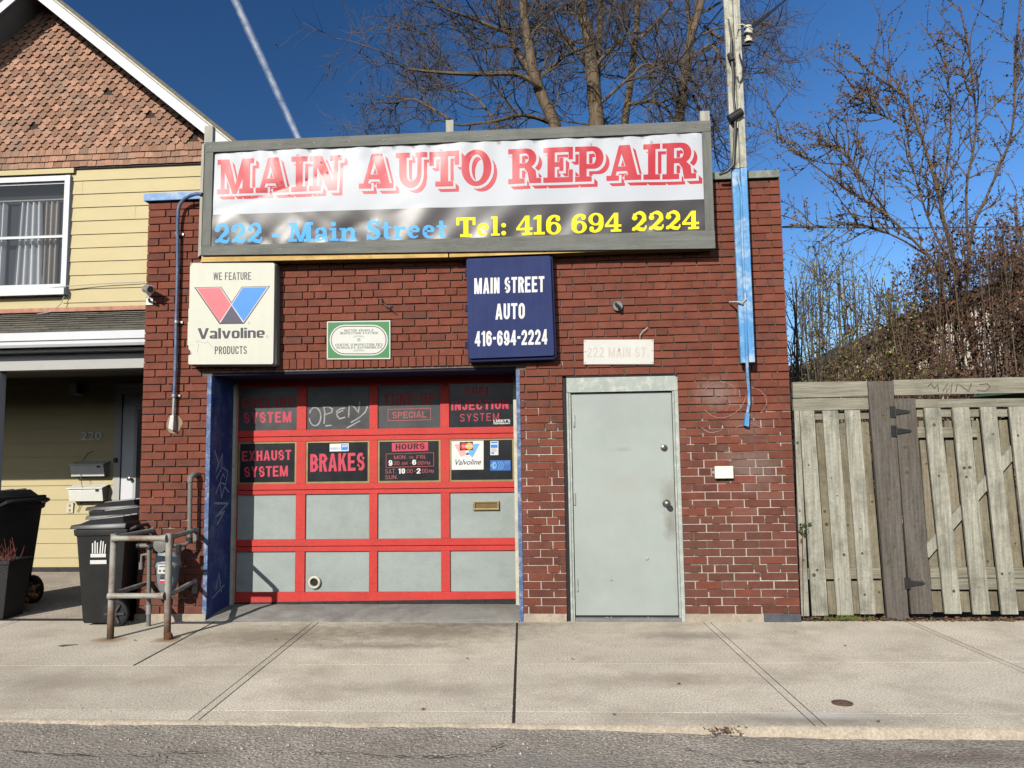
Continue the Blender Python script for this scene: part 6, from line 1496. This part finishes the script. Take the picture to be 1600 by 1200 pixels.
for (hx, hy) in ((483,228), (488,310), (545,958)):
    a = at(*c9(hx-18, hy), FY-.022); b = at(*c9(hx+68, hy+3), FY-.022); Yh = FY-.026
    mb = MB(); zc = a.z; h2 = .048
    mb.prism([(a.x, zc-h2), (a.x+.034, zc-h2), (a.x+.034, zc+h2), (a.x, zc+h2)], Yh-.004, Yh+.006)
    mb.prism([(a.x+.044, zc-.026), (b.x-.012, zc-.010), (b.x, zc), (b.x-.012, zc+.010), (a.x+.044, zc+.026)], Yh-.004, Yh+.006)
    mb.tube([(a.x+.039, Yh-.006, zc-.045), (a.x+.039, Yh-.006, zc+.045)], .007, 8); mb.build('strap_hinge', M['darkmetal'], ga)
# scribble on the top rail
mb = MB()
gy = FY-.0055
def scr(pts, wd=.010):
    P = [at(*c9(*p), gy) for p in pts]; 
    for lp in stroke([(p.x, p.z) for p in P], wd):
        n = len(lp)//2; mb.add([(x, gy-.0008, z) for x, z in lp], [(i, i+1, 2*n-2-i, 2*n-1-i) for i in range(n-1)])
scr([(625,120),(640,108),(655,128),(668,110),(672,142)]); scr([(690,140),(710,106),(705,145),(730,108),(724,145)]); scr([(752,108),(745,142)]); scr([(760,112),(800,140),(812,106)]); scr([(845,112),(880,108),(892,122),(870,140),(835,136)])
mb.build('graffiti', mat('faded_grey_spray', lin((98,92,84)), .9, .2, 20), fe, fix=False)
# weeds and litter along the fence
mb = MB()
for i in range(420):
    px = rnd.uniform(1252, 1600); q = gnd(px, rnd.uniform(963, 970), 0); q.y = rnd.uniform(.0, .12); r_ = rnd.uniform(.010, .028); a = rnd.uniform(0, 6.3)
    mb.add([(q.x+r_*math.cos(a+k*1.57)*(1 if k % 2 else .5), q.y+r_*math.sin(a+k*1.57)*(1 if k % 2 else .5), .004+rnd.uniform(0, .02)) for k in range(4)], [(0,1,2,3)])
tag(mb.build('leaf_litter', M['litter'], fix=False), 'dead leaves and twigs along the foot of the wooden fence', 'leaves', kind='stuff')
mb = MB()
for i in range(160):
    cx = 2.32+rnd.gauss(0, .10); y = .04+rnd.uniform(-.02, .05); h = rnd.uniform(.015, .06); a = rnd.uniform(-.02, .02)
    mb.add([(cx-.003, y, 0), (cx+.003, y, 0), (cx+a, y-.01, h)], [(0,1,2)])
tag(mb.build('weeds', M['weed'], fix=False), 'low green weeds at the foot of the wooden fence', 'weeds', kind='stuff')
sprig = thing('leafy_sprig', 'small dark green leafy sprig growing between the shop corner and the fence', 'plant', (1.96, .08, .7))
mb = MB(); q = at(1254, 835, .07)
for i in range(16):
    a = q+Vector((rnd.uniform(-.03, .05), rnd.uniform(-.03, .03), rnd.uniform(-.07, .09))); d = Vector((rnd.uniform(-1, 1), rnd.uniform(-.5, .2), rnd.uniform(-.6, 1))).normalized(); e = d.cross(Vector((0,1,0))).normalized(); l = rnd.uniform(.025, .05)
    mb.add([a, a+d*l*.5+e*l*.28, a+d*l, a+d*l*.5-e*l*.28], [(0,1,2,3)])
mb.build('leaves', M['leaf_dark'], sprig, fix=False)
mb = MB(); mb.tube([(q.x-.02, .09, 0), (q.x-.01, .085, .4), (q.x, .07, q.z+.08)], .003, 5); mb.build('stem', M['twig'], sprig)

# small things on the ground
q = gnd(1316, 1099, 0)
mb = MB(); mb.lathe([(.055, -.004), (.058, .003), (.050, .006), (.046, .003), (.040, .005), (.001, .005)], (q.x, q.y, .001), 'Z', 20); mb.box(q.x-.03, q.y-.005, .004, q.x+.03, q.y+.005, .009); tag(mb.build('valve_cover', mat('rusty_iron', lin((112,92,80)), .8, .3, 30, metal=.3), smooth=True), 'small round iron valve cover set in the pavement', 'valve cover')
q = gnd(102, 1009, 0); mb = MB(); mb.prism([(q.x-.05, q.y-.02), (q.x+.0, q.y-.035), (q.x+.05, q.y+.01), (q.x+.085, q.y+.03), (q.x+.02, q.y+.025), (q.x-.03, q.y+.015)], 0, .003)
mb.v = [(x, z, .001+y) for x, y, z in mb.v]; tag(mb.build('flattened_rag', mat('grey_rag', lin((92,90,88)), .95, .3, 30)), 'flattened grey scrap lying on the concrete before the bins', 'scrap')
mb = MB()
for px, py in ((1243,988),(872,1031),(895,1031),(486,1055),(570,1182),(660,1110),(1130,1142),(1372,1129),(430,1000),(500,1010),(730,1030),(1120,960),(560,995),(210,1002),(1320,1010),(960,1118),(1060,1070)):
    q = gnd(px, py, 0); r_ = rnd.uniform(.008, .02); a = rnd.uniform(0, 6)
    mb.add([(q.x+r_*math.cos(a+k*1.57)*(1 if k % 2 else .55), q.y+r_*math.sin(a+k*1.57)*(1 if k % 2 else .55), .006+.006*(k % 2)) for k in range(4)], [(0,1,2,3)])
for i in range(40):
    q = gnd(1130+rnd.gauss(0, 14), 1146+rnd.gauss(0, 3), -.01); r_ = rnd.uniform(.006, .016); a = rnd.uniform(0, 6)
    mb.add([(q.x+r_*math.cos(a+k*1.57)*(1 if k % 2 else .55), q.y+r_*math.sin(a+k*1.57)*(1 if k % 2 else .55), .002+.008*(k % 2)) for k in range(4)], [(0,1,2,3)])
tag(mb.build('scattered_leaves', M['litter'], fix=False), 'few brown leaf scraps scattered over the pavement', 'leaves', kind='stuff')

# ------------------------------------------------------------------ trees and shrubs
def rot_rand(d, ang, r):
    o = d.orthogonal().normalized(); q = Matrix.Rotation(r.uniform(0, 6.2832), 3, d) @ o
    return (d*math.cos(ang)+q*math.sin(ang)).normalized()
class Tree:
    def __init__(s, seed): s.r = random.Random(seed); s.limb = MB(); s.twig = MB(); s.tips = []; s.nodes = []
    def path(s, P, r0, r1, mb=None, n=8, cap=False):
        k = len(P); (mb or s.limb).tube(P, [r0+(r1-r0)*i/(k-1) for i in range(k)], n, cap)
    def branch(s, p, d, L, r, depth, kink=.35, up=.05, kids=(4, 6), ratio=.55, seg=6, ang=(.5, 1.1), rmin=.004):
        P = [p.copy()]; q = p.copy()
        for i in range(seg):
            d = (d+Vector((s.r.gauss(0, kink), s.r.gauss(0, kink), s.r.gauss(0, kink)+up))*.5).normalized(); q = q+d*(L/seg); P.append(q.copy())
        thick = r > .018
        s.path(P, r, max(rmin*.7, r*.35), s.limb if thick else s.twig, 6 if thick else (4 if r > .008 else 3))
        if depth == 0:
            s.tips.append((P[-1], d)); s.nodes += P[1:]; return
        if depth == 1: s.nodes += P[2:]
        for k in range(s.r.randint(*kids)):
            i = s.r.uniform(.22, 1)*seg; a = int(min(seg-1, i)); t = i-a; pp = P[a]*(1-t)+P[a+1]*t
            dd = rot_rand((P[a+1]-P[a]).normalized(), s.r.uniform(*ang), s.r)
            s.branch(pp, dd, L*ratio*s.r.uniform(.7, 1.25), max(rmin, r*.52), depth-1, kink, up, kids, ratio, max(3, seg-1), ang, rmin)
def px_path(pts, Y0, Y1=None):
    n = len(pts); return smooth_path([at(x, y, Y0+((Y1 if Y1 is not None else Y0)-Y0)*i/(n-1)) for i, (x, y) in enumerate(pts)])

TY = 9.0
bt = thing('bare_tree', 'large bare locust tree with several bark trunks rising behind the banner', 'tree', (.0, TY, -.3))
T1 = Tree(11)
base = Vector((.35, TY, -.4))
stems = [([(867,194),(838,128),(826,70),(819,23),(812,-60),(800,-160)], .155, .085, -.1), ([(838,128),(818,95),(801,66),(784,23),(760,-60)], .10, .05, .4), ([(933,194),(927,128),(919,58),(908,0),(900,-90),(905,-180)], .20, .10, .0), ([(931,130),(935,70),(939,0),(946,-90)], .12, .07, .3),
         ([(976,192),(985,128),(993,58),(997,0),(1000,-90)], .105, .06, .6), ([(1061,190),(1069,128),(1074,78),(1094,12),(1110,-60)], .125, .07, -.3), ([(1069,128),(1080,80),(1076,30),(1070,-50)], .08, .05, .5)]
limbs = [([(919,105),(905,85),(877,54),(838,43),(807,44),(780,40)], .07, .02), ([(842,134),(807,116),(753,116),(698,114),(640,108),(622,100)], .065, .015), ([(981,163),(1000,160),(1020,159),(1040,170),(1051,182)], .05, .02), ([(702,186),(672,168),(644,155),(613,163)], .04, .012), ([(870,196),(820,180),(770,190),(720,196)], .05, .02),
         ([(1100,40),(1130,62),(1160,60),(1190,52)], .04, .012), ([(1086,90),(1110,70),(1128,95),(1140,130)], .035, .01), ([(925,110),(960,70),(985,50)], .05, .02), ([(826,60),(790,50),(740,30),(690,10),(650,-20)], .05, .015), ([(1000,60),(1030,30),(1060,-10)], .04, .015), ([(940,160),(985,120),(1010,100),(1060,110)], .035, .012), ([(838,126),(880,90),(905,78)], .04, .02), ([(1083,150),(1096,175),(1110,180),(1124,205)], .03, .01), ([(780,200),(740,150),(690,140),(650,140)], .03, .008)]
for k, (pts, r0, r1, dY) in enumerate(stems):
    P = px_path(pts, TY+dY, TY+dY+.4); r0 *= .8; r1 *= .8
    if k in (0, 2, 4, 5):
        P0 = [base+Vector(((-.5, 0, 0, 0, .25, .5)[k], 0, .0)), (base*.35+P[0]*.65)+Vector((0, 0, -.2))]; P = smooth_path([P0[0], P0[1], P[0]], 4)[:-1]+P
        rr = [r0*1.5-(r0*.5)*i/8 for i in range(8)]; m_ = len(P)-8; T1.limb.tube(P, rr+[r0+(r1-r0)*i/(m_-1) for i in range(m_)], 10, False)
    else: T1.path(P, r0, r1, n=9)
    vis = [q for q in P if q.z > 4]
    for j in range(10 if k in (0, 2, 5) else 7):
        i = T1.r.randint(1, len(vis)-2); q = vis[i]; t = (vis[i+1]-vis[i]).normalized()
        d = rot_rand(t, T1.r.uniform(.6, 1.3), T1.r); d.y *= .7
        T1.branch(q, d.normalized(), T1.r.uniform(1.0, 2.3), .024, 2, .36, .03, (5, 8), .58, 7)
for pts, r0, r1 in limbs:
    P = px_path(pts, TY+T1.r.uniform(-.6, .6), TY+T1.r.uniform(-1.2, 1.2))
    T1.path(P, r0, r1, n=7)
    for j in range(8):
        i = T1.r.randint(2, len(P)-2); t = (P[i+1]-P[i]).normalized()
        T1.branch(P[i], rot_rand(t, T1.r.uniform(.5, 1.2), T1.r), T1.r.uniform(.8, 1.6), .018, 2, .38, .02, (5, 8), .58, 6)
    T1.branch(P[-1], (P[-1]-P[-2]).normalized(), .8, r1, 2, .6, 0, (5, 6), .6, 5)
T1.limb.build('trunk', M['bark'], bt, smooth=True, fix=False)
T1.twig.build('crown_twigs', M['twigdark'], bt, fix=False)
mb = MB()
for q, d in T1.tips:
    if T1.r.random() < .3:
        for k in range(2):
            a = q+Vector((T1.r.gauss(0, .03), T1.r.gauss(0, .03), T1.r.gauss(0, .03))); l = T1.r.uniform(.02, .055); e = Vector((T1.r.gauss(0, 1), T1.r.gauss(0, 1), T1.r.gauss(0, 1))).normalized(); f_ = e.orthogonal().normalized()*.3
            mb.add([a-e*l, a+f_*l, a+e*l, a-f_*l], [(0,1,2,3)])
mb.build('seed_pods', M['pods'], bt, fix=False)

def leaf(mb, p, r, size, flat=.5):
    d = Vector((r.gauss(0, 1), r.gauss(0, 1), r.gauss(0, 1))).normalized(); e = d.orthogonal().normalized(); e = (Matrix.Rotation(r.uniform(0, 6.28), 3, d) @ e)
    l = size*r.uniform(.6, 1.3); mb.add([p-d*l*.5, p+e*l*flat*.5, p+d*l*.5, p-e*l*flat*.5], [(0,1,2,3)])
# budding tree at the right
RY = 4.2
rt = thing('budding_tree', 'tall spreading tree with bud clusters on bare limbs, right of the shop', 'tree', (4.5, RY, -.3))
T2 = Tree(23)
L2 = [([(1535,640),(1520,540),(1500,450),(1480,365),(1460,280),(1440,215),(1420,160),(1400,140),(1385,130),(1350,105),(1335,88)], .06, .010, 0), ([(1525,560),(1490,460),(1450,400),(1390,340),(1350,312),(1315,290),(1255,245),(1215,212)], .05, .008, -.5), ([(1500,430),(1478,360),(1470,320),(1485,210),(1482,125),(1472,52)], .04, .010, .4),
      ([(1530,600),(1510,480),(1520,360),(1545,300),(1580,210),(1587,100),(1595,-10)], .05, .016, .3), ([(1515,420),(1510,300),(1525,200),(1515,90),(1500,10)], .04, .012, -.4), ([(1505,450),(1450,340),(1420,230),(1422,170),(1410,110)], .035, .008, .6), ([(1530,500),(1570,420),(1600,350),(1640,240)], .045, .02, 0),
      ([(1450,400),(1400,370),(1340,350),(1275,355),(1235,350)], .03, .007, -.6), ([(1390,340),(1355,290),(1320,240),(1290,225)], .022, .006, -.2), ([(1440,215),(1400,190),(1360,170),(1322,120)], .022, .006, .2), ([(1540,460),(1590,440),(1640,400)], .04, .02, -.5)]
for pts, r0, r1, dY in L2:
    P = px_path(pts, RY, RY+dY); r0 *= .5; r1 *= .65
    T2.path(P, r0, r1, n=7)
    for a_, b_ in zip(P[len(P)//3:], P[len(P)//3+1:]): T2.nodes += [a_+(b_-a_)*k/4 for k in range(4)]
    for j in range(17):
        i = T2.r.randint(len(P)//4, len(P)-2); t = (P[i+1]-P[i]).normalized(); d = rot_rand(t, T2.r.uniform(.5, 1.1), T2.r)
        T2.branch(P[i], (d+Vector((0,0,.2))).normalized(), T2.r.uniform(.35, .85), .011, 1, .22, .06, (3, 5), .55, 6, (.5, 1.1), .0038)
T2.limb.build('trunk', M['bark2'], rt, smooth=True, fix=False); T2.twig.build('crown_twigs', M['bark2'], rt, fix=False)
mb = MB()
for q in T2.nodes:
    if T2.r.random() < .85:
        for k in range(T2.r.randint(2, 4)): leaf(mb, q+Vector((T2.r.gauss(0, .014), T2.r.gauss(0, .014), T2.r.gauss(0, .014))), T2.r, .034, .7)
mb.build('buds', M['bud'], rt, fix=False)

def shrub(name, label, box_px, Y, nst, hmix, leafm, nleaf, lsize, seed, spread=.35, bark='bark2', dens=None, ldepth=.6):
    x0, x1, yt, yb = box_px; r = random.Random(seed); T = Tree(seed)
    t = thing(name, label, 'shrub', (at((x0+x1)/2, 600, Y).x, Y, -.05))
    for i in range(nst):
        px = r.uniform(x0, x1); py = yt(px)+abs(r.gauss(0, 1))*hmix*60; Yi = Y+r.uniform(-ldepth, ldepth)
        top = at(px, py, Yi); bs = Vector((top.x*.7+at((x0+x1)/2, 600, Y).x*.3+r.gauss(0, spread), Yi+r.uniform(-.2, .2), -.03))
        mid = bs*.5+top*.5+Vector((r.gauss(0, .08), r.gauss(0, .08), 0)); P = smooth_path([bs, mid, top], 5)
        T.path(P, r.uniform(.008, .016), .004, T.limb, 5); T.nodes += P[3:]
        for j in range(r.randint(5, 9)):
            k = r.randint(3, len(P)-2); T.branch(P[k], rot_rand((P[k+1]-P[k]).normalized(), r.uniform(.4, 1.0), r), r.uniform(.25, .6), .0055, 1, .3, .12, (2, 4), .6, 4, (.4, 1.0), .003)
    T.limb.build('stems', M[bark], t, fix=False); T.twig.build('twigs', M[bark], t, fix=False)
    mb = MB(); ns = T.nodes
    for i in range(nleaf):
        q = r.choice(ns)
        if dens and r.random() > dens(q): continue
        leaf(mb, q+Vector((r.gauss(0, .035), r.gauss(0, .035), r.gauss(0, .035))), r, lsize, .62)
    mb.build('leaves', M[leafm], t, fix=False); return t
zmid = at(1500, 470, 3).z
shrub('purple_leaf_shrub', 'dense dark reddish brown leaved shrub behind the gate', (1375, 1660, lambda x: 530-min(190, max(0, x-1375)*1.9), 600), 3.0, 150, 1.0, 'leaf_red', 25000, .050, 41, .3, dens=lambda q: 1.0 if q.z < zmid else .55)
shrub('willowy_shrub', 'loose pale green budding shrub between the shop corner and the red shrub', (1238, 1400, lambda x: 400+.004*(x-1310)**2, 600), 2.2, 46, .7, 'leaf_green', 5200, .034, 42, .25)
shrub('thin_shrub', 'thin bare shrub with small yellowish buds at the shop corner', (1236, 1290, lambda x: 440, 600), 1.4, 12, .8, 'leaf_green', 900, .026, 43, .12, 'twigdark', ldepth=.3)
shrub('tan_hedge', 'low tan and olive leaved hedge just above the fence top', (1290, 1460, lambda x: 572, 600), 1.6, 40, .3, 'leaf_tan', 3500, .040, 44, .12, ldepth=.4)
shrub('dark_shrub', 'dark twiggy shrub at the far right behind the gate', (1560, 1720, lambda x: 330, 600), 4.6, 50, 1.2, 'leaf_red', 7000, .055, 45, .3)

# house beyond the yard
bh = thing('far_house', 'pale house with a dark gable roof beyond the shrubs at right', 'house', (6.5, 12, 0))
e0, e1 = at(1270, 572, 11.6), at(1560, 440, 11.6); pk = at(1620, 412, 11.6)
mb = MB(); mb.prism([(e0.x+.4, -.4), (e0.x+12, -.4), (e0.x+12, e0.z), (pk.x, pk.z-.3), (e0.x+.4, e0.z-.05)][::-1], 12, 18); mb.build('wall', M['farwall'], bh)
mb = MB(); mb.prism([(e0.x-.1, e0.z-.16), (e0.x-.1, e0.z), (pk.x, pk.z), (pk.x+(pk.x-e0.x), e0.z), (pk.x+(pk.x-e0.x), e0.z-.16), (pk.x, pk.z-.18)], 11.6, 18.5); mb.build('roof', M['roofdark'], bh)
for px, w_p, py0, py1 in ((1412, 6, 545, 600), (1465, 4, 560, 600), (1535, 14, 545, 600)):
    a, b = at(px, py0, 11.95), at(px+w_p, py1, 11.95); mb = MB(); mb.box(a.x, 11.9, b.z, b.x, 11.985, a.z); mb.build('white_trim', M['white'], bh)
sh_ = thing('garden_shed', 'low dark shed roof behind the shrubs next to the shop corner', 'shed', (3.6, 9, 0))
a, b = at(1262, 556, 9), at(1308, 556, 9); mb = MB(); mb.box(a.x, 9, -.4, b.x, 11, a.z-.25); mb.build('wall', M['roofdark'], sh_)
mb = MB(); mb.hexa([(a.x-.1, 8.8, a.z-.27), (b.x+.1, 8.8, a.z-.27), (b.x+.1, 11.2, a.z-.02), (a.x-.1, 11.2, a.z-.02)], [(a.x-.1, 8.8, a.z-.2), (b.x+.1, 8.8, a.z-.2), (b.x+.1, 11.2, a.z+.05), (a.x-.1, 11.2, a.z+.05)]); mb.build('roof', M['roofing'], sh_)
pa = thing('patio_umbrella', 'dark green umbrella top just showing over the gate at the right edge', 'umbrella', (at(1640, 590, 2.4).x, 2.4, 0))
q = at(1650, 572, 1.9); mb = MB(); mb.lathe([(.9, -.32), (.02, 0), (.0, .0)], (q.x, q.y, q.z), 'Z', 8); mb.build('canopy', mat('green_canvas', lin((52,84,66)), .8, .1, 10), pa); mb = MB(); mb.tube([(q.x, q.y, -.03), (q.x, q.y, q.z+.06)], .02, 8); mb.build('pole', M['greytrim'], pa)

# vapour trail high in the sky
cm_ = bpy.data.materials.new('vapour'); cm_.use_nodes = True; N = cm_.node_tree.nodes; Lk = cm_.node_tree.links
P_ = N['Principled BSDF']; P_.inputs['Base Color'].default_value = (.9,.92,.95,1); P_.inputs['Roughness'].default_value = 1; P_.inputs['Specular IOR Level'].default_value = 0
tc = N.new('ShaderNodeTexCoord'); n1 = N.new('ShaderNodeTexNoise'); n1.inputs['Scale'].default_value = .02; n1.inputs['Detail'].default_value = 6; Lk.new(tc.outputs['Object'], n1.inputs['Vector'])
mr = N.new('ShaderNodeMapRange'); mr.inputs['From Min'].default_value = .25; mr.inputs['From Max'].default_value = .8; mr.inputs['To Min'].default_value = .0; mr.inputs['To Max'].default_value = .10; Lk.new(n1.outputs['Fac'], mr.inputs[0]); Lk.new(mr.outputs[0], P_.inputs['Alpha'])
mb = MB(); r = random.Random(5)
A_ = at(330, -80, 4000); B_ = at(470, 225, 4000); B2 = A_+(B_-A_)*1.6
for lay in range(5):
    P = []; R_ = []
    for i in range(120):
        t = i/119; P.append(A_+(B2-A_)*t+Vector((r.gauss(0, .8), r.gauss(0, 1), r.gauss(0, .8)))); R_.append((27-12*t)*(1-.2*lay)*(1+.06*nz(t*9+lay)))
    mb.tube(P, R_, 10, True)
tag(mb.build('vapour_trail', cm_, smooth=True, fix=False), 'thin white vapour trail crossing the blue sky at upper left', 'vapour trail', kind='stuff')
